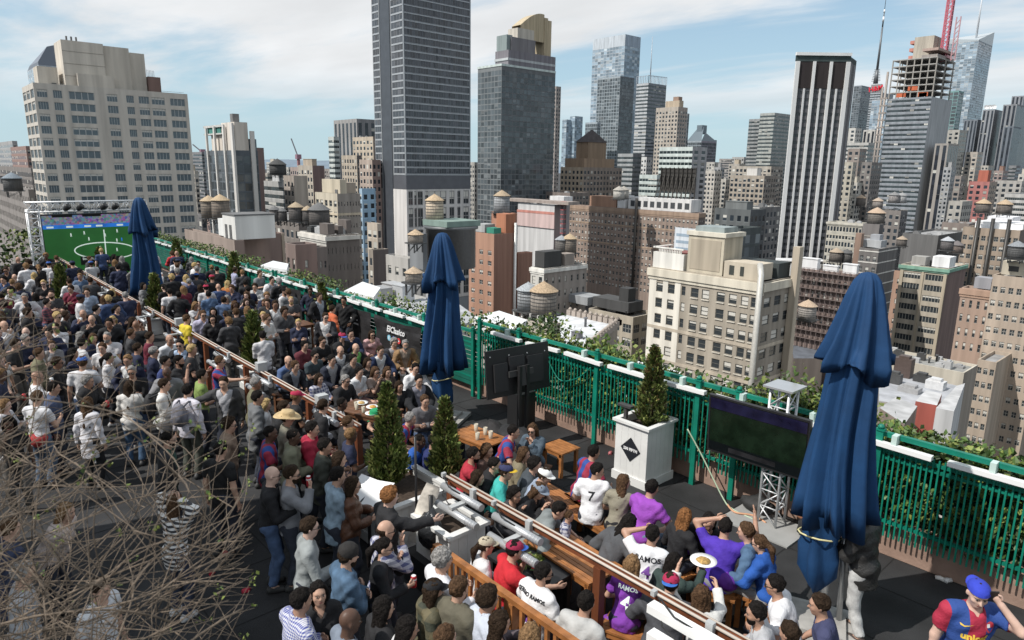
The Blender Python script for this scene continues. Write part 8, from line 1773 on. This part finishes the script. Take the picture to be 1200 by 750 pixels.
for k in (dict(top='tee', hair='short', arms=('down', 'hold')), dict(top='jacket', hair='crop', arms=('pocket', 'pocket')), dict(top='suit', inner=1, hair='short', arms=('down', 'pocket')), dict(top='shirt', hair='short', arms=('cross', 'cross'), shades=True),
  dict(top='hoodie', hair='curly', arms=('hold', 'hold')), dict(top='tee', hair='buzz', arms=('cross', 'cross'), beard=True, build=1.15), dict(top='jacket', inner=1, hair='short', arms=('hold', 'down'), hy=25, shades=True), dict(top='sweater', hair='bald', arms=('down', 'drink')),
  dict(top='blouse', fem=True, hair='long', arms=('hold', 'cross')), dict(top='jacket', fem=True, hair='long', arms=('pocket', 'hold'), hy=-20), dict(top='sweater', fem=True, hair='pony', arms=('cross', 'cross')), dict(top='tee', fem=True, hair='bob', arms=('down', 'chin')),
  dict(top='tee', hair='short', hat='cap', arms=('down', 'hold')), dict(top='jersey', hair='crop', arms=('pocket', 'down'))):
 ps, Hc, hd, inf = make_person(k, .022); VAR.append((k, ps, hd))
TC = [('black', (.014, .014, .016)), ('black', (.02, .02, .022)), ('navy', (.02, .026, .06)), ('charcoal', (.06, .06, .065)), ('grey', (.22, .22, .23)), ('white', (.64, .63, .64)), ('dark blue', (.04, .07, .16)), ('maroon', (.16, .02, .04)), ('olive', (.16, .15, .09)), ('denim blue', (.1, .16, .26)), ('brown', (.1, .06, .04)), ('red', (.45, .03, .04)), ('pale blue', (.35, .43, .55)), ('orange', (.5, .15, .03)), ('cream', (.5, .45, .37)), ('purple', (.12, .05, .25)), ('checked', PLAID), ('dark plaid', PLAIDR), ('gingham', CHECK)]
GN = {'tee': 'tee', 'jacket': 'jacket', 'suit': 'suit jacket', 'shirt': 'shirt', 'hoodie': 'hooded top', 'sweater': 'sweater', 'blouse': 'blouse', 'jersey': 'football jersey'}
USED = set(); SPOT = [(p.location.x, p.location.y) for p in PEOPLE]+[(o.location.x, o.location.y) for o in scene.objects if o.name.split('.')[0] in ('planter', 'conifer_shrub', 'patio_umbrella', 'high_table')]*2
def crowd(x, y, where, a, var=None, tc=None, hc=None, lab=None):
 for _ in range(200):
  v = var if var is not None else rng.randrange(len(VAR)); k, ps, Hc = VAR[v]
  cn, c = tc or rng.choice(TC[:4] if rng.random() < .56 else TC[5:6] if rng.random() < .3 else TC[16:] if k['top'] in ('shirt', 'blouse') and rng.random() < .6 else TC[:10] if rng.random() < .75 else TC[:16]); hn = hc or rng.choice(('black', 'black', 'dark', 'dark', 'brown', 'brown', 'light', 'blond', 'grey'))
  hw = {'short': 'short ', 'crop': 'cropped ', 'buzz': 'shaved ', 'curly': 'curly ', 'long': 'long ', 'pony': 'tied back ', 'bob': 'chin length ', 'bald': ''}[k['hair']]
  hw = 'bald head' if k['hair'] == 'bald' else 'cap' if k.get('hat') else hw+{'dark': 'dark brown', 'light': 'light brown'}.get(hn, hn)+' hair'
  L = lab or 'person in a %s %s with %s, %s' % (cn, GN[k['top']], hw, where)
  if L not in USED and len(L.split()) < 17: break
 USED.add(L)
 jit = lambda q: tuple(u*jf for u in q); jf = rng.uniform(.75, 1.05); cap = rng.choice(((.36, .02, .06), (.02, .03, .07), (.03, .1, .35)))
 dress(ps, dict(skin=SK[rng.choice('lllpmmbd')], top=jit(c) if isinstance(c, tuple) else (.3, .3, .3), inner=rng.choice(((.6, .6, .6), (.3, .32, .36))), bot=rng.choice(((.02, .022, .03), (.05, .08, .15), (.03, .035, .05), (.12, .11, .1))), shoe=rng.choice(((.03, .03, .03), (.4, .4, .4))), hair=HC[hn], hat=cap, brim=cap), dict(top=c if not isinstance(c, tuple) else None),
  (x, y, 0), az(a)+R(rng.uniform(-14, 14)), rng.uniform(.94, 1.05)*(.94 if k.get('fem') else 1), L, 'people standing in the crowd')
 if 'r' in Hc and k['arms'][1] in ('hold', 'drink') and rng.random() < .5:
  p_ = PEOPLE[-1]; b = MB(); b.lathe([(.033, -.06), (.033, .06), (.0, .064)], 10); o = b.build('drink_can', [can_m if rng.random() < .6 else cup_m], None, None, tuple(np.array(p_.location)+rotz(p_.rotation_euler[2]) @ Hc['r'][0]*p_.scale[0])); tag(o, 'small drink held up in the distant crowd', 'can', 'drinks held in the distant crowd')
 SPOT.append((x, y))
def at_head(px, py, where, a, **k):
 q = onz(px, py, 1.62); crowd(q[0], q[1], where, a, **k)
W_ = ('white', (.66, .66, .67)); FW_ = 'in front of the football screen'
for px, py, a, v, tc, hc, lab in ((57, 309, -38, 12, W_, 'dark', 'person in a white tee and red cap left of the far barrier end'), (107, 308, -38, 12, W_, 'dark', 'person in a white tee and red cap in front of the pitch on the screen'), (206, 305, -60, 0, W_, 'black', 'person in a white tee at the fence right of the left umbrella'), (233, 308, 200, 6, ('green', (.06, .12, .08)), 'black', 'person in a dark green open jacket at the far fence'), (265, 330, 30, 8, ('orange', (.5, .18, .05)), 'blond', 'blond person in an orange blouse left of the fence conifer'), (299, 334, 175, 4, ('grey', (.4, .4, .4)), 'dark', 'person in a pale grey hooded top facing the camera at left'), (303, 322, 100, 0, ('grey', (.2, .21, .22)), 'brown', 'person in a grey tee at the black banners'), (322, 360, 150, 2, ('black', (.015, .015, .017)), 'dark', 'bearded looking person in an open dark jacket by the standing table'), (339, 345, -30, 0, ('grey', (.16, .17, .18)), 'brown', 'person in a charcoal tee seen from behind at the standing table'), (364, 340, 170, 1, ('navy', (.02, .025, .05)), 'dark', 'smiling person in a navy jacket leaning on the fence'), (381, 371, 165, 6, ('dark', (.03, .03, .035)), 'dark', 'person in a dark open jacket over a maroon shirt by the fence'), (387, 362, 60, 1, ('orange', (.5, .12, .05)), 'dark', 'person in a bright orange jacket by the fence conifer'), (404, 352, 180, 1, ('black', (.015, .015, .016)), 'black', 'person in a black jacket standing by the green fence'), (311, 376, 110, 3, ('white', (.5, .49, .47)), 'brown', 'person in a cream shirt holding a camera beside the barrier conifer'), (245, 345, -35, 3, ('blue', (.1, .17, .3)), 'black', 'person in a blue shirt seen from behind in the far crowd'), (262, 352, -30, 1, ('blue', (.09, .14, .25)), 'dark', 'person in a denim blue jacket seen from behind in the far crowd'), (209, 345, -35, 1, ('black', (.014, .014, .016)), 'black', 'broad person in a black jacket seen from behind in the far crowd'), (77, 362, 175, 2, ('black', (.014, .014, .016)), 'black', 'person in a black suit jacket facing the camera behind the twigs'), (122, 350, -20, 8, ('grey', (.4, .41, .44)), 'brown', 'person in a grey blouse hugging someone behind the twigs'), (93, 403, 40, 3, W_, 'black', 'person in a white shirt seen from behind among the twigs'), (108, 375, 160, 7, ('black', (.014, .014, .016)), 'black', 'big person in a black sweater behind the twigs'), (129, 380, 165, 1, ('black', (.016, .016, .018)), 'black', 'person in a black jacket right of the big black sweater')):
 at_head(px, py, '', a, var=v, tc=tc, hc=hc, lab=lab)
def fill(n_, x0, x1, y0, y1, where, angs, gap=.5):
 made = 0
 for _ in range(n_*40):
  if made >= n_: break
  x, y = rng.uniform(x0, x1), rng.uniform(y0, y1)
  if any((x-a)**2+(y-c)**2 < gap*gap for a, c in SPOT): continue
  if abs(y-BY) < .35 or math.hypot(x+27, y-6.4) < .7: continue
  if x > -18.6 and y > 7.6: continue
  q = proj((x, y, 1.6))
  if not (-8 < q[0] < 1205): continue
  crowd(x, y, where(x, y) if callable(where) else where, rng.choice(angs)); made += 1
fill(30, -23.5, -14.2, 5.9, 9.7, lambda x, y: 'by the fence banners' if y > 8.6 else 'beyond the middle barrier', (-40, -35, -30, -45, 100, 130, 170), .58)
fill(34, -35.5, -24, 5.9, 9.6, lambda x, y: FW_ if x < -29 else 'just right of the left umbrella', (-42, -40, -38, -35, 60), .6)
fill(42, -35, -22, -1.5, 5.0, lambda x, y: 'left of the far barrier' if y > 2 else 'at far left', (-40, -35, -45, 60, 90, 150, 170), .62)
fill(42, -22, -12.8, .2, 4.4, lambda x, y: 'left of the middle barrier' if y > 3 else 'in the left crowd' if y > 1.6 else 'among the left twigs', (60, 70, 80, 100, -20, 150, 170), .6)
fill(8, -12.5, -8.8, 4.3, 5.0, 'near the food table', (70, 75, 80), .5)
BK = mat('twig_bark', (.18, .14, .105), rough=.9, noise=.35, nscale=14)
P0 = CAM+FH*.9-RH*2.5+np.array([0, 0, -2.3])
tr = thing('bare_tree', 'bare twiggy tree with a few yellow green buds close to the camera at lower left', 'tree', (P0[0], P0[1], 0))
L0 = lambda p: tuple(np.asarray(p)-np.array([P0[0], P0[1], 0]))
b = MB(); b.tube([L0((P0[0], P0[1], 0)), L0((P0[0]+.03, P0[1]-.04, 1.6)), L0(P0)], [.09, .07, .05], 10); b.build('trunk', [BK], tr)
BUD = []
def twig(b, p, d, L_, r, lev, droop):
 n_ = max(5, int(L_/.07)); pts = [p]; seed = rng.uniform(0, 99); dirs = []
 for k in range(n_):
  f = k/n_; w_ = np.array([pnoise((seed, f*2.6, 0)), pnoise((seed, 5, f*2.6)), pnoise((f*2.6, seed, 3))])
  d = nrm(d+w_*.34+np.array([0, 0, droop*.05])); p = p+d*L_/n_
  q = proj(p)
  if q[2] < 1.2 or (q[0] > -30 and (q[0] > 300-max(0, 400-q[1])*.5 or q[1] < (325 if lev == 0 else 335)+q[0]*(.15 if lev == 0 else .55))): break
  pts.append(p); dirs.append(d)
 n_ = len(dirs)
 if n_ < 3: return
 b.tube([L0(q) for q in pts], [r*(1-.62*k/n_) for k in range(n_+1)], 5 if lev else 7)
 if lev < 3:
  for _ in range((8, 5, 2)[lev]):
   k = rng.randrange(int(n_*.22), n_)+0; s_ = nrm(dirs[k-1]*.9+np.array([rng.gauss(0, .55), rng.gauss(0, .55), rng.gauss(.05, .5)]))
   twig(b, pts[k], s_, L_*rng.uniform(.4, .72), max(.0021, r*.6*(1-.3*k/n_)), lev+1, rng.uniform(-1.2, .8))
 if lev >= 1 and rng.random() < .16: BUD.append(pts[-1])
for tx, ty, dep in ((45, 345, 2.4), (20, 375, 2.6), (75, 395, 2.9), (60, 365, 2.7), (170, 330, 3.0), (120, 420, 2.6), (225, 470, 2.8), (60, 500, 2.4), (170, 560, 2.5), (265, 590, 2.7), (110, 640, 2.2), (215, 690, 2.4), (60, 720, 2.1), (150, 735, 2.2), (20, 430, 2.3), (30, 600, 2.2), (240, 640, 2.3), (90, 560, 2.6), (190, 620, 2.1), (10, 520, 2.5), (130, 480, 2.3), (70, 660, 2.5), (200, 735, 2.0), (110, 590, 2.0), (20, 740, 1.9), (250, 700, 2.6)):
 tgt = CAM+nrm(ray(tx-25, ty+25))*dep; d = tgt-P0; L_ = np.linalg.norm(d); b = MB()
 twig(b, P0, nrm(nrm(d)+np.array([0, 0, rng.uniform(-.12, .2)])), L_*1.05, .009, 0, rng.uniform(-.7, .6)); b.build('limb', [BK], tr)
b = MB(); pts = []
for p in BUD:
 for _ in range(5): pts.append((L0(p+np.array([rng.gauss(0, .009), rng.gauss(0, .009), rng.gauss(0, .009)])), rng.choice((1, 2, 2))))
leaves(b, pts, .013, 3); b.build('bud_cluster', IVY, tr)['kind'] = 'stuff'
